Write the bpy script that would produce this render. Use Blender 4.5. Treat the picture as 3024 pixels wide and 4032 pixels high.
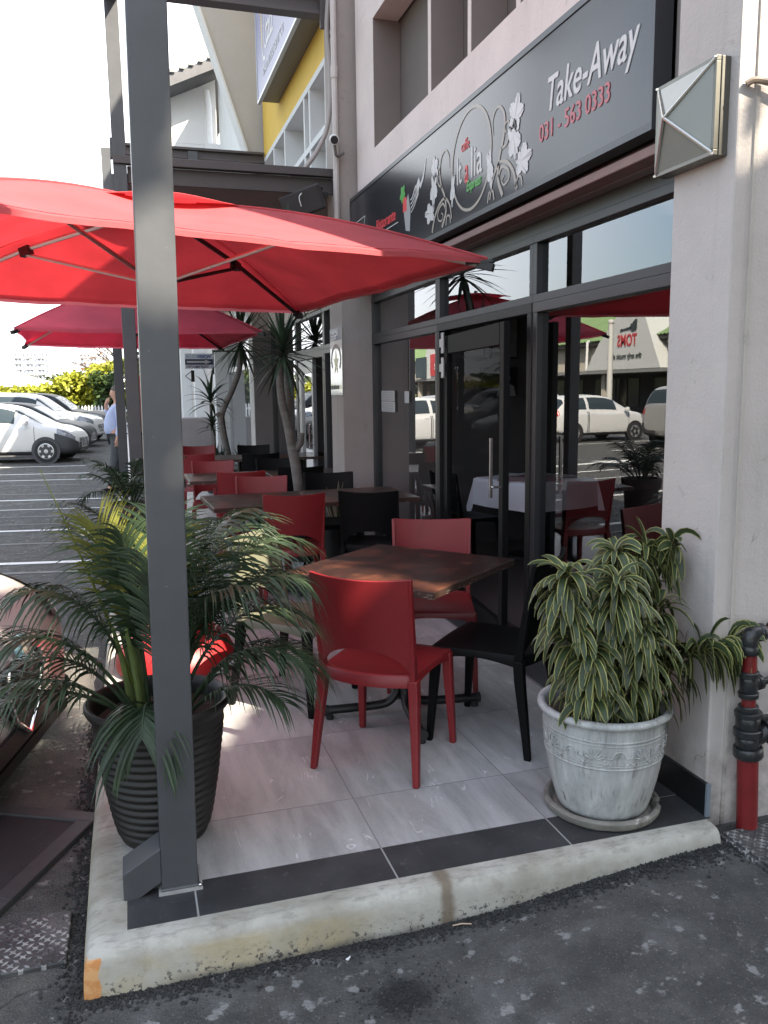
import bpy, random
import numpy as np
from math import sin, cos, tan, pi, radians, sqrt, atan2, exp, floor, hypot
from mathutils import Vector, Matrix, noise

random.seed(11)
for o in list(bpy.data.objects):
    bpy.data.objects.remove(o)
SC = bpy.context.scene
COL = SC.collection
V = Vector

# ------------------------------------------------------------------ helpers
def wmat(o):
    m = o.matrix_basis.copy()
    p = o.parent
    while p is not None:
        m = p.matrix_basis @ m
        p = p.parent
    return m

def link(o, parent=None):
    COL.objects.link(o)
    if parent is not None:
        o.parent = parent
    return o

def tag(o, label=None, cat=None, group=None, kind=None):
    if label: o['label'] = label
    if cat: o['category'] = cat
    if group: o['group'] = group
    if kind: o['kind'] = kind
    return o

def thing(name, label, cat, loc=(0, 0, 0), rz=0.0, group=None, mat=None):
    o = bpy.data.objects.new(name, None)
    o.empty_display_size = 0.2
    if mat is not None:
        o.matrix_basis = mat
    else:
        o.location = loc
        o.rotation_euler = (0, 0, rz)
    link(o)
    return tag(o, label, cat, group)

def dup(root, loc=None, rz=None, label=None, group=None):
    r = root.copy(); COL.objects.link(r)
    if loc is not None: r.location = loc
    if rz is not None: r.rotation_euler = (0, 0, rz)
    if label: r['label'] = label
    if group: r['group'] = group
    for ch in list(root.children):
        c = ch.copy(); COL.objects.link(c); c.parent = r
        for g in list(ch.children):
            d = g.copy(); COL.objects.link(d); d.parent = c
    return r

def crv(pts, t):
    """Catmull-Rom through a list of tuples, t in 0..1"""
    n = len(pts) - 1
    x = min(max(t, 0.0), 1.0) * n
    i = min(int(x), n - 1); f = x - i
    p1 = pts[i]; p2 = pts[i + 1]
    p0 = pts[i - 1] if i > 0 else tuple(2 * a - b for a, b in zip(p1, p2))
    p3 = pts[i + 2] if i + 2 <= n else tuple(2 * b - a for a, b in zip(p1, p2))
    return tuple(0.5 * (2 * b + (c - a) * f + (2 * a - 5 * b + 4 * c - d) * f * f + (3 * b - a - 3 * c + d) * f ** 3)
                 for a, b, c, d in zip(p0, p1, p2, p3))

def smooth(pts, n):
    return [V(crv([tuple(p) for p in pts], i / (n - 1))) for i in range(n)]

class MB:
    def __init__(s):
        s.v = []; s.f = []; s.sm = []; s.uv = []; s.mi = []
    def add(s, p):
        s.v.append(V(p)); return len(s.v) - 1
    def face(s, idx, sm=False, uv=None, mi=0):
        s.f.append(list(idx)); s.sm.append(sm); s.uv.append(uv); s.mi.append(mi)
    def quad(s, a, b, c, d, sm=False, uv=None, mi=0):
        s.face([s.add(a), s.add(b), s.add(c), s.add(d)], sm, uv or [(0, 0), (1, 0), (1, 1), (0, 1)], mi)
    def box(s, x0, x1, y0, y1, z0, z1, M=None, mi=0):
        P = [(x0, y0, z0), (x1, y0, z0), (x1, y1, z0), (x0, y1, z0), (x0, y0, z1), (x1, y0, z1), (x1, y1, z1), (x0, y1, z1)]
        i = [s.add((M @ V(p)) if M is not None else p) for p in P]
        for q in ((0, 3, 2, 1), (4, 5, 6, 7), (0, 1, 5, 4), (1, 2, 6, 5), (2, 3, 7, 6), (3, 0, 4, 7)):
            s.face([i[k] for k in q], False, None, mi)
        return s
    def bar(s, a, b, w, h, up=(0, 0, 1), mi=0):
        a = V(a); b = V(b); d = (b - a).normalized(); u = V(up)
        x = d.cross(u)
        if x.length < 1e-4: x = d.cross(V((1, 0, 0)))
        x.normalize(); z = x.cross(d)
        L = (b - a).length
        M = Matrix((x, d, z)).transposed().to_4x4(); M.translation = a
        return s.box(-w / 2, w / 2, 0, L, -h / 2, h / 2, M, mi)
    def tube(s, pts, rad, n=8, cap=True, sm=True, mi=0, sx=1.0):
        pts = [V(p) for p in pts]
        if not isinstance(rad, (list, tuple)): rad = [rad] * len(pts)
        d0 = (pts[1] - pts[0]).normalized()
        ref = V((0, 0, 1)) if abs(d0.z) < 0.9 else V((1, 0, 0))
        x = d0.cross(ref).normalized()
        rings = []
        for k, p in enumerate(pts):
            if k == 0: d = pts[1] - pts[0]
            elif k == len(pts) - 1: d = pts[-1] - pts[-2]
            else: d = pts[k + 1] - pts[k - 1]
            d.normalize()
            x = (x - d * x.dot(d)).normalized(); y = d.cross(x)
            rings.append([s.add(p + (x * cos(2 * pi * j / n) * sx + y * sin(2 * pi * j / n)) * rad[k]) for j in range(n)])
        for a, b in zip(rings, rings[1:]):
            for j in range(n):
                s.face([a[j], a[(j + 1) % n], b[(j + 1) % n], b[j]], sm, None, mi)
        if cap:
            s.face(rings[0][::-1], False, None, mi); s.face(rings[-1], False, None, mi)
        return s
    def lathe(s, prof, n=32, c=(0, 0, 0), sm=True, capb=True, capt=False, mi=0, M=None, rfn=None):
        rings = []
        for r, z in prof:
            ring = []
            for j in range(n):
                a = 2 * pi * j / n
                rr = r if rfn is None else rfn(r, z, a)
                p = V((c[0] + rr * cos(a), c[1] + rr * sin(a), c[2] + z))
                ring.append(s.add((M @ p) if M is not None else p))
            rings.append(ring)
        for a, b in zip(rings, rings[1:]):
            for j in range(n):
                s.face([a[j], a[(j + 1) % n], b[(j + 1) % n], b[j]], sm, None, mi)
        if capb: s.face(rings[0][::-1], False, None, mi)
        if capt: s.face(rings[-1], False, None, mi)
        return s
    def grid(s, fn, nu, nv, sm=True, flip=False, mi=0):
        I = [[s.add(fn(i / nu, j / nv)) for j in range(nv + 1)] for i in range(nu + 1)]
        for i in range(nu):
            for j in range(nv):
                q = [I[i][j], I[i + 1][j], I[i + 1][j + 1], I[i][j + 1]]
                u = [(i / nu, j / nv), ((i + 1) / nu, j / nv), ((i + 1) / nu, (j + 1) / nv), (i / nu, (j + 1) / nv)]
                if flip: q = q[::-1]; u = u[::-1]
                s.face(q, sm, u, mi)
        return I
    def slab(s, fn, nu, nv, t, sm=True):
        """two-sided sheet of thickness t around fn(u,v)"""
        def nrm(u, v):
            e = 1e-3
            du = V(fn(min(u + e, 1), v)) - V(fn(max(u - e, 0), v)); dv = V(fn(u, min(v + e, 1))) - V(fn(u, max(v - e, 0)))
            n_ = du.cross(dv)
            return n_.normalized() if n_.length > 1e-12 else V((0, 0, 1))
        A = s.grid(lambda u, v: V(fn(u, v)) + nrm(u, v) * t / 2, nu, nv, sm)
        B = s.grid(lambda u, v: V(fn(u, v)) - nrm(u, v) * t / 2, nu, nv, sm, True)
        for i in range(nu):
            s.face([A[i + 1][0], A[i][0], B[i][0], B[i + 1][0]]); s.face([A[i][nv], A[i + 1][nv], B[i + 1][nv], B[i][nv]])
        for j in range(nv):
            s.face([A[0][j], A[0][j + 1], B[0][j + 1], B[0][j]]); s.face([A[nu][j + 1], A[nu][j], B[nu][j], B[nu][j + 1]])
        return s
    def prism(s, pts, d, mi=0):
        """closed polygon pts extruded by vector d"""
        d = V(d); a = [s.add(p) for p in pts]; b = [s.add(V(p) + d) for p in pts]
        n = len(pts)
        s.face(a[::-1], False, None, mi); s.face(b, False, None, mi)
        for i in range(n):
            s.face([a[i], a[(i + 1) % n], b[(i + 1) % n], b[i]], False, None, mi)
        return s
    def column(s, secs, mi=0, sm=False, rot=0.0):
        """rect sections (x,y,z,wx,wy) lofted"""
        R = []
        for x, y, z, wx, wy in secs:
            ring = []
            for a, b in ((-1, -1), (1, -1), (1, 1), (-1, 1)):
                ring.append(s.add((x + a * wx / 2, y + b * wy / 2, z)))
            R.append(ring)
        for a, b in zip(R, R[1:]):
            for j in range(4):
                s.face([a[j], a[(j + 1) % 4], b[(j + 1) % 4], b[j]], sm, None, mi)
        s.face(R[0][::-1], False, None, mi); s.face(R[-1], False, None, mi)
        return s
    def build(s, name, mat, parent=None, world=False, bevel=0.0, sharp=40, loc=None, segs=2):
        me = bpy.data.meshes.new(name)
        vs = s.v
        if world and parent is not None:
            inv = wmat(parent).inverted(); vs = [inv @ p for p in vs]
        off = V(loc) if loc is not None else None
        if off is not None: vs = [p - off for p in vs]
        me.from_pydata([tuple(p) for p in vs], [], s.f)
        me.polygons.foreach_set('use_smooth', s.sm)
        if any(s.mi): me.polygons.foreach_set('material_index', s.mi)
        if any(u is not None for u in s.uv):
            L = me.uv_layers.new(name='uv'); k = 0; arr = []
            for f, u in zip(s.f, s.uv):
                arr += [c for q in (u if u is not None else [(0.5, 0.5)] * len(f)) for c in q]
            L.data.foreach_set('uv', arr)
        for m in (mat if isinstance(mat, (list, tuple)) else [mat]):
            me.materials.append(m)
        me.update()
        if any(s.sm):
            try: me.set_sharp_from_angle(angle=radians(sharp))
            except Exception: pass
        o = bpy.data.objects.new(name, me)
        if off is not None: o.location = off
        link(o, parent)
        if bevel:
            b = o.modifiers.new('bevel', 'BEVEL'); b.width = bevel; b.segments = segs; b.limit_method = 'ANGLE'; b.angle_limit = radians(50)
        return o

# ------------------------------------------------------------------ materials
MATS = {}
def nt_new(name):
    m = bpy.data.materials.new(name); m.use_nodes = True
    return m, m.node_tree, m.node_tree.nodes, m.node_tree.links

def mat(name, col, rough=0.6, metal=0.0, var=0.0, scale=8.0, bump=0.0, bscale=60.0, spec=0.5, spots=None, coat=0.0, stretch=(1, 1, 1), sss=0.0, var2=None):
    """plain material whose colour wanders by noise; spots=(colour, scale, threshold, softness)"""
    if name in MATS: return MATS[name]
    m, t, N, L = nt_new(name)
    b = N['Principled BSDF']
    b.inputs['Roughness'].default_value = rough; b.inputs['Metallic'].default_value = metal
    b.inputs['Specular IOR Level'].default_value = spec
    b.inputs['Coat Weight'].default_value = coat
    tc = N.new('ShaderNodeTexCoord'); mp = N.new('ShaderNodeMapping'); L.new(tc.outputs['Object'], mp.inputs[0])
    mp.inputs['Scale'].default_value = stretch
    src = None
    base = (*col, 1)
    if var > 0:
        n1 = N.new('ShaderNodeTexNoise'); n1.inputs['Scale'].default_value = scale; n1.inputs['Detail'].default_value = 8; n1.inputs['Roughness'].default_value = 0.65
        L.new(mp.outputs[0], n1.inputs['Vector'])
        r = N.new('ShaderNodeValToRGB'); r.color_ramp.elements[0].position = 0.3; r.color_ramp.elements[1].position = 0.7
        lo = tuple(c * (1 - var) for c in col); hi = tuple(min(1, c * (1 + var)) for c in (var2 or col))
        r.color_ramp.elements[0].color = (*lo, 1); r.color_ramp.elements[1].color = (*hi, 1)
        L.new(n1.outputs['Fac'], r.inputs[0]); src = r.outputs[0]
    if spots:
        for (sc_, ss, th, sf) in spots:
            n2 = N.new('ShaderNodeTexNoise'); n2.inputs['Scale'].default_value = ss; n2.inputs['Detail'].default_value = 6; n2.inputs['Roughness'].default_value = 0.6
            L.new(mp.outputs[0], n2.inputs['Vector'])
            r2 = N.new('ShaderNodeValToRGB'); r2.color_ramp.elements[0].position = th; r2.color_ramp.elements[1].position = min(1, th + sf)
            r2.color_ramp.elements[0].color = (0, 0, 0, 1); r2.color_ramp.elements[1].color = (1, 1, 1, 1)
            L.new(n2.outputs['Fac'], r2.inputs[0])
            mx = N.new('ShaderNodeMix'); mx.data_type = 'RGBA'
            L.new(r2.outputs[0], mx.inputs[0])
            if src is None: mx.inputs[6].default_value = base
            else: L.new(src, mx.inputs[6])
            mx.inputs[7].default_value = (*sc_, 1); src = mx.outputs[2]
    if src is None: b.inputs['Base Color'].default_value = base
    else: L.new(src, b.inputs['Base Color'])
    if bump > 0:
        n3 = N.new('ShaderNodeTexNoise'); n3.inputs['Scale'].default_value = bscale; n3.inputs['Detail'].default_value = 5
        L.new(mp.outputs[0], n3.inputs['Vector'])
        bp = N.new('ShaderNodeBump'); bp.inputs['Strength'].default_value = bump; bp.inputs['Distance'].default_value = 0.01
        L.new(n3.outputs['Fac'], bp.inputs['Height']); L.new(bp.outputs[0], b.inputs['Normal'])
    MATS[name] = m
    return m

def leafmat(name, stops, rough=0.45, trans=0.25, hue=0.15):
    """leaf colour across its width (uv.x: 0 edge, .5 midrib, 1 edge), some light through"""
    m, t, N, L = nt_new(name)
    b = N['Principled BSDF']; b.inputs['Roughness'].default_value = rough; b.inputs['Specular IOR Level'].default_value = 0.35
    uv = N.new('ShaderNodeUVMap'); sep = N.new('ShaderNodeSeparateXYZ'); L.new(uv.outputs[0], sep.inputs[0])
    r = N.new('ShaderNodeValToRGB')
    while len(r.color_ramp.elements) < len(stops): r.color_ramp.elements.new(0.5)
    for e, (p, c) in zip(r.color_ramp.elements, stops): e.position = p; e.color = (*c, 1)
    L.new(sep.outputs[0], r.inputs[0])
    oi = N.new('ShaderNodeTexCoord'); nz = N.new('ShaderNodeTexNoise'); nz.inputs['Scale'].default_value = 9
    L.new(oi.outputs['Object'], nz.inputs['Vector'])
    hs = N.new('ShaderNodeHueSaturation'); mr = N.new('ShaderNodeMapRange'); mr.inputs[1].default_value = 0.3; mr.inputs[2].default_value = 0.7
    mr.inputs[3].default_value = 1 - hue * 2; mr.inputs[4].default_value = 1 + hue * 2
    L.new(nz.outputs['Fac'], mr.inputs[0]); L.new(mr.outputs[0], hs.inputs['Value']); L.new(r.outputs[0], hs.inputs['Color'])
    L.new(hs.outputs[0], b.inputs['Base Color'])
    tr = N.new('ShaderNodeBsdfTranslucent'); L.new(hs.outputs[0], tr.inputs[0])
    ms = N.new('ShaderNodeMixShader'); ms.inputs[0].default_value = trans
    L.new(b.outputs[0], ms.inputs[1]); L.new(tr.outputs[0], ms.inputs[2])
    L.new(ms.outputs[0], N['Material Output'].inputs[0])
    MATS[name] = m
    return m

def glassmat(name, tint=(0.35, 0.36, 0.36), ior=0.1, rough=0.0, k=1.0):
    m, t, N, L = nt_new(name)
    tr = N.new('ShaderNodeBsdfTransparent'); tr.inputs[0].default_value = (*tint, 1)
    gl = N.new('ShaderNodeBsdfGlossy'); gl.inputs['Roughness'].default_value = rough; gl.inputs[0].default_value = (0.97, 0.98, 1, 1)
    lw = N.new('ShaderNodeLayerWeight'); lw.inputs[0].default_value = 0.5
    pw = N.new('ShaderNodeMath'); pw.operation = 'POWER'; L.new(lw.outputs['Facing'], pw.inputs[0]); pw.inputs[1].default_value = 5.0
    fr = N.new('ShaderNodeMath'); fr.operation = 'MULTIPLY_ADD'; L.new(pw.outputs[0], fr.inputs[0]); fr.inputs[1].default_value = (1 - ior) * k; fr.inputs[2].default_value = ior   # ior: reflectance at normal incidence
    ms = N.new('ShaderNodeMixShader'); L.new(fr.outputs[0], ms.inputs[0])
    L.new(tr.outputs[0], ms.inputs[1]); L.new(gl.outputs[0], ms.inputs[2]); L.new(ms.outputs[0], N['Material Output'].inputs[0])
    MATS[name] = m
    return m

def canvasmat(name, col):
    m, t, N, L = nt_new(name)
    b = N['Principled BSDF']; b.inputs['Roughness'].default_value = 0.85
    tc = N.new('ShaderNodeTexCoord'); nz = N.new('ShaderNodeTexNoise'); nz.inputs['Scale'].default_value = 2.5; nz.inputs['Detail'].default_value = 6
    L.new(tc.outputs['Object'], nz.inputs['Vector'])
    r = N.new('ShaderNodeValToRGB'); r.color_ramp.elements[0].position = 0.3; r.color_ramp.elements[1].position = 0.7
    r.color_ramp.elements[0].color = (*[c * 0.88 for c in col], 1); r.color_ramp.elements[1].color = (*[min(1, c * 1.1) for c in col], 1)
    L.new(nz.outputs['Fac'], r.inputs[0]); L.new(r.outputs[0], b.inputs['Base Color'])
    w = N.new('ShaderNodeTexNoise'); w.inputs['Scale'].default_value = 260
    w2 = N.new('ShaderNodeTexNoise'); w2.inputs['Scale'].default_value = 3.0; w2.inputs['Detail'].default_value = 4; w2.inputs['Distortion'].default_value = 1.2; L.new(tc.outputs['Object'], w2.inputs['Vector'])
    L.new(tc.outputs['Object'], w.inputs['Vector']); bp = N.new('ShaderNodeBump'); bp.inputs['Strength'].default_value = 0.15; bp.inputs['Distance'].default_value = 0.004
    L.new(w.outputs['Fac'], bp.inputs['Height']); bq = N.new('ShaderNodeBump'); bq.inputs['Strength'].default_value = 0.5; bq.inputs['Distance'].default_value = 0.03; L.new(w2.outputs['Fac'], bq.inputs['Height']); L.new(bp.outputs[0], bq.inputs['Normal']); L.new(bq.outputs[0], b.inputs['Normal'])
    tr = N.new('ShaderNodeBsdfTranslucent'); L.new(r.outputs[0], tr.inputs[0])
    ms = N.new('ShaderNodeMixShader'); ms.inputs[0].default_value = 0.66
    L.new(b.outputs[0], ms.inputs[1]); L.new(tr.outputs[0], ms.inputs[2]); L.new(ms.outputs[0], N['Material Output'].inputs[0])
    MATS[name] = m
    return m

def plastermat(name, col, drip=0.5, low=0.6):
    m, t, N, L = nt_new(name); b = N['Principled BSDF']; b.inputs['Roughness'].default_value = 0.86
    geo = N.new('ShaderNodeNewGeometry'); sep = N.new('ShaderNodeSeparateXYZ'); L.new(geo.outputs['Position'], sep.inputs[0])
    def tex(scale, st=(1, 1, 1), det=7, ro=0.62, dist=0.0):
        mp = N.new('ShaderNodeMapping'); mp.inputs['Scale'].default_value = st; L.new(geo.outputs['Position'], mp.inputs[0])
        n = N.new('ShaderNodeTexNoise'); n.inputs['Scale'].default_value = scale; n.inputs['Detail'].default_value = det; n.inputs['Roughness'].default_value = ro; n.inputs['Distortion'].default_value = dist
        L.new(mp.outputs[0], n.inputs['Vector']); return n.outputs['Fac']
    def rng(x, a, b_, lo=0.0, hi=1.0):
        r = N.new('ShaderNodeMapRange'); r.interpolation_type = 'SMOOTHSTEP'; r.inputs[1].default_value = a; r.inputs[2].default_value = b_; r.inputs[3].default_value = lo; r.inputs[4].default_value = hi; L.new(x, r.inputs[0]); return r.outputs[0]
    def mul(a, c):
        n = N.new('ShaderNodeMath'); n.operation = 'MULTIPLY'; L.new(a, n.inputs[0])
        if isinstance(c, float): n.inputs[1].default_value = c
        else: L.new(c, n.inputs[1])
        return n.outputs[0]
    def mix(f, a, c):
        n = N.new('ShaderNodeMix'); n.data_type = 'RGBA'; L.new(f, n.inputs[0])
        for i, x in ((6, a), (7, c)):
            if isinstance(x, tuple): n.inputs[i].default_value = (*x, 1)
            else: L.new(x, n.inputs[i])
        return n.outputs[2]
    d = lambda k: tuple(c * k for c in col)
    c = mix(rng(tex(1.7), 0.3, 0.7), d(0.92), d(1.06))
    c = mix(mul(rng(tex(3.0, (3, 3, 0.18), 6, 0.6), 0.55, 0.78), drip), c, d(0.66))
    c = mix(mul(rng(tex(14, (1, 1, 1), 4), 0.66, 0.72), 0.35), c, d(0.62))
    lo_ = mul(mul(rng(sep.outputs[2], 0.02, 0.42, 1.0, 0.0), rng(tex(6), 0.35, 0.62)), low)
    c = mix(lo_, c, (0.115, 0.10, 0.085))
    crk = tex(1.1, (1, 1, 0.8), 4, 0.5, 2.5); a_ = N.new('ShaderNodeMath'); a_.operation = 'SUBTRACT'; L.new(crk, a_.inputs[0]); a_.inputs[1].default_value = 0.5
    ab = N.new('ShaderNodeMath'); ab.operation = 'ABSOLUTE'; L.new(a_.outputs[0], ab.inputs[0])
    c = mix(mul(mul(rng(ab.outputs[0], 0.0006, 0.0022, 1.0, 0.0), rng(tex(2.2), 0.52, 0.6)), 0.55), c, d(0.40))
    L.new(c, b.inputs['Base Color'])
    bp = N.new('ShaderNodeBump'); bp.inputs['Strength'].default_value = 0.22; bp.inputs['Distance'].default_value = 0.012
    ad = N.new('ShaderNodeMath'); ad.operation = 'ADD'; L.new(tex(80, det=4), ad.inputs[0]); L.new(mul(tex(9, det=5), 1.6), ad.inputs[1]); L.new(ad.outputs[0], bp.inputs['Height']); L.new(bp.outputs[0], b.inputs['Normal'])
    MATS[name] = m
    return m

# palette ----------------------------------------------------------
plaster = plastermat('plaster', (0.49, 0.448, 0.42), 0.45)
plaster_pink = plastermat('plaster_pink', (0.66, 0.57, 0.53), 0.35)
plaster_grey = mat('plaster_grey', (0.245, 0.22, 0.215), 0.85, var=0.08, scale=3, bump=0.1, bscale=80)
plaster_white = mat('plaster_white', (0.66, 0.66, 0.65), 0.8, var=0.05, scale=2, bump=0.08, bscale=70)
plaster_fin_shaded = mat('plaster_fin_shaded', (0.42, 0.405, 0.39), 0.85, var=0.06, scale=2, bump=0.08, bscale=70)  # white fin painted grey: the shade on it is in the colour
plaster_yellow = mat('plaster_yellow', (0.72, 0.47, 0.085), 0.8, var=0.06, scale=2, bump=0.08, bscale=70, spots=[((0.5, 0.3, 0.06), 3, 0.68, 0.1)])
steel_grey = mat('steel_grey', (0.060, 0.062, 0.067), 0.42, var=0.16, scale=3.0, bump=0.06, bscale=22, spots=[((0.095, 0.093, 0.09), 5, 0.62, 0.18), ((0.20, 0.19, 0.17), 46, 0.735, 0.02)])
steel_brown = mat('steel_brown', (0.066, 0.053, 0.052), 0.5, var=0.08, scale=3)
soffit = mat('soffit', (0.20, 0.165, 0.16), 0.8, var=0.05, scale=2)
alu = mat('dark_aluminium', (0.052, 0.052, 0.055), 0.4, metal=0.4, var=0.06, scale=5)
alu_black = mat('black_aluminium', (0.004, 0.004, 0.0045), 0.5, var=0.1, scale=5)
alu_light = mat('light_aluminium', (0.42, 0.43, 0.45), 0.38, metal=0.7, var=0.05, scale=5)
chrome = mat('chrome', (0.75, 0.75, 0.76), 0.15, metal=1.0)
black_paint = mat('black_paint', (0.007, 0.007, 0.008), 0.45, var=0.2, scale=30)
black_plastic = mat('black_plastic', (0.0025, 0.0026, 0.003), 0.5, var=0.15, scale=20, bump=0.03, bscale=350, spec=0.14)
red_plastic = mat('red_plastic', (0.19, 0.011, 0.014), 0.45, var=0.10, scale=6, bump=0.03, bscale=350)
canvas = canvasmat('red_canvas', (0.74, 0.185, 0.205))
canvas_dark = canvasmat('dark_red_canvas', (0.80, 0.17, 0.24))
frame_dark = mat('umbrella_frame', (0.035, 0.025, 0.022), 0.45, metal=0.3)
frame_light = mat('umbrella_tube', (0.45, 0.42, 0.40), 0.35, metal=0.7)
white_paint = mat('white_paint', (0.78, 0.78, 0.77), 0.6, var=0.03, scale=4)
off_white = mat('off_white', (0.62, 0.62, 0.58), 0.5)
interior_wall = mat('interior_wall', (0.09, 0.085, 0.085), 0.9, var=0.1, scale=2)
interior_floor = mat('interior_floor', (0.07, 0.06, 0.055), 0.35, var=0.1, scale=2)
soil = mat('soil', (0.045, 0.035, 0.028), 0.95, var=0.5, scale=40, bump=0.9, bscale=60, spots=[((0.3, 0.29, 0.27), 55, 0.66, 0.04)])
glass = glassmat('shop_glass', (0.68, 0.69, 0.69), 0.175)
glass_car = glassmat('car_glass', (0.10, 0.11, 0.12), 0.1)
rubber = mat('rubber', (0.018, 0.018, 0.018), 0.8, var=0.2, scale=20)
bark = mat('palm_bark', (0.16, 0.145, 0.13), 0.9, var=0.3, scale=6, bump=0.8, bscale=25, stretch=(1, 1, 5))
skin = mat('skin', (0.55, 0.30, 0.21), 0.55, var=0.06, scale=30)
# ------------------------------------------------------------------ ground materials
def posmat(name):
    m, t, N, L = nt_new(name)
    geo = N.new('ShaderNodeNewGeometry'); sep = N.new('ShaderNodeSeparateXYZ'); L.new(geo.outputs['Position'], sep.inputs[0])
    def M(op, a, b=None, c=None):
        n = N.new('ShaderNodeMath'); n.operation = op
        for i, x in enumerate((a, b, c)):
            if x is None: continue
            if isinstance(x, (int, float)): n.inputs[i].default_value = x
            else: L.new(x, n.inputs[i])
        return n.outputs[0]
    def nz(scale, detail=6, rough=0.6, stretch=(1, 1, 1)):
        mp = N.new('ShaderNodeMapping'); mp.inputs['Scale'].default_value = stretch; L.new(geo.outputs['Position'], mp.inputs[0])
        n = N.new('ShaderNodeTexNoise'); n.inputs['Scale'].default_value = scale; n.inputs['Detail'].default_value = detail; n.inputs['Roughness'].default_value = rough
        L.new(mp.outputs[0], n.inputs['Vector']); return n.outputs['Fac']
    def ramp(x, a, b):
        r = N.new('ShaderNodeMapRange'); r.interpolation_type = 'SMOOTHSTEP'; r.inputs[1].default_value = a; r.inputs[2].default_value = b; L.new(x, r.inputs[0]); return r.outputs[0]
    def mix(f, a, b):
        n = N.new('ShaderNodeMix'); n.data_type = 'RGBA'
        if isinstance(f, (int, float)): n.inputs[0].default_value = f
        else: L.new(f, n.inputs[0])
        for i, x in ((6, a), (7, b)):
            if isinstance(x, tuple): n.inputs[i].default_value = (*x, 1)
            else: L.new(x, n.inputs[i])
        return n.outputs[2]
    def bump(h, s, d=0.01):
        bp = N.new('ShaderNodeBump'); bp.inputs['Strength'].default_value = s; bp.inputs['Distance'].default_value = d; L.new(h, bp.inputs['Height'])
        L.new(bp.outputs[0], N['Principled BSDF'].inputs['Normal'])
    return m, N, L, sep, M, nz, ramp, mix, bump

def asphalt_material():
    m, N, L, sep, M, nz, ramp, mix, bump = posmat('asphalt')
    b = N['Principled BSDF']
    big = nz(1.3, 5, 0.6); mid = nz(6, 8, 0.7); fine = nz(180, 4, 0.7); blot = nz(4.2, 7, 0.62); pale = nz(17, 5, 0.55)
    c = mix(ramp(mid, 0.3, 0.72), (0.036, 0.036, 0.034), (0.078, 0.077, 0.073))
    c = mix(ramp(big, 0.52, 0.75), c, (0.058, 0.050, 0.045))
    c = mix(M('MULTIPLY', ramp(fine, 0.55, 0.75), 0.5), c, (0.15, 0.15, 0.145))
    # pale worn blotches and splashes
    c = mix(M('MULTIPLY', ramp(blot, 0.50, 0.70), 0.65), c, (0.125, 0.127, 0.125))
    c = mix(M('MULTIPLY', ramp(pale, 0.60, 0.67), 0.8), c, (0.24, 0.24, 0.235))
    vo = N.new('ShaderNodeTexVoronoi'); vo.inputs['Scale'].default_value = 5.5
    geo = [n for n in N if n.bl_idname == 'ShaderNodeNewGeometry'][0]
    L.new(geo.outputs['Position'], vo.inputs['Vector'])
    wob = M('ADD', vo.outputs['Distance'], M('MULTIPLY', nz(40, 3), 0.09))
    spot = M('SUBTRACT', 1.0, ramp(wob, 0.105, 0.125))
    near = M('SUBTRACT', 1.0, ramp(sep.outputs[1], 4.0, 6.0))
    c = mix(M('MULTIPLY', M('MULTIPLY', spot, near), 0.7), c, (0.27, 0.27, 0.26))
    # darker loose patch in front of the kerb
    dx = M('SUBTRACT', sep.outputs[0], 0.66); dy = M('SUBTRACT', sep.outputs[1], 2.03)
    d = M('SQRT', M('ADD', M('MULTIPLY', dx, dx), M('MULTIPLY', M('MULTIPLY', dy, dy), 1.7)))
    d = M('ADD', d, M('MULTIPLY', nz(30, 5), 0.10))
    c = mix(M('SUBTRACT', 1.0, ramp(d, 0.10, 0.17)), c, (0.018, 0.018, 0.018))
    # dusty ground beside the kerb
    dust = M('MULTIPLY', M('SUBTRACT', 1.0, ramp(sep.outputs[0], -0.36, -0.26)), M('SUBTRACT', 1.0, ramp(sep.outputs[1], 5.5, 7.5)))
    c = mix(M('MULTIPLY', dust, M('MULTIPLY', ramp(nz(2.6, 6), 0.40, 0.62), 0.55)), c, (0.15, 0.135, 0.115))
    L.new(c, b.inputs['Base Color']); b.inputs['Roughness'].default_value = 0.86
    # aggregate: small stones, some pale, some dark
    vs_ = N.new('ShaderNodeTexVoronoi'); vs_.inputs['Scale'].default_value = 130; L.new(geo.outputs['Position'], vs_.inputs['Vector'])
    sc_ = N.new('ShaderNodeSeparateColor'); L.new(vs_.outputs['Color'], sc_.inputs[0])
    c = mix(M('MULTIPLY', M('MULTIPLY', ramp(sc_.outputs[0], 0.62, 0.95), M('SUBTRACT', 1.0, ramp(vs_.outputs['Distance'], 0.25, 0.5))), 0.55), c, (0.17, 0.168, 0.16))
    c = mix(M('MULTIPLY', M('MULTIPLY', ramp(sc_.outputs[1], 0.7, 0.95), M('SUBTRACT', 1.0, ramp(vs_.outputs['Distance'], 0.25, 0.5))), 0.6), c, (0.018, 0.018, 0.018))
    ck_ = nz(0.9, 5, 0.55); cr_ = M('SUBTRACT', 1.0, ramp(M('ABSOLUTE', M('SUBTRACT', ck_, 0.5)), 0.0008, 0.003))
    c = mix(M('MULTIPLY', M('MULTIPLY', cr_, ramp(nz(1.7, 3), 0.5, 0.6)), 0.7), c, (0.015, 0.015, 0.015))
    c = mix(M('MULTIPLY', ramp(nz(1.9, 4, 0.5), 0.60, 0.72), 0.45), c, (0.030, 0.028, 0.026))
    L.new(c, b.inputs['Base Color'])
    bump(M('ADD', M('MULTIPLY', fine, 0.7), M('ADD', M('MULTIPLY', nz(55, 4), 0.8), M('MULTIPLY', vs_.outputs['Distance'], -0.8))), 0.65, 0.010)
    return m
asphalt = asphalt_material()

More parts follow.
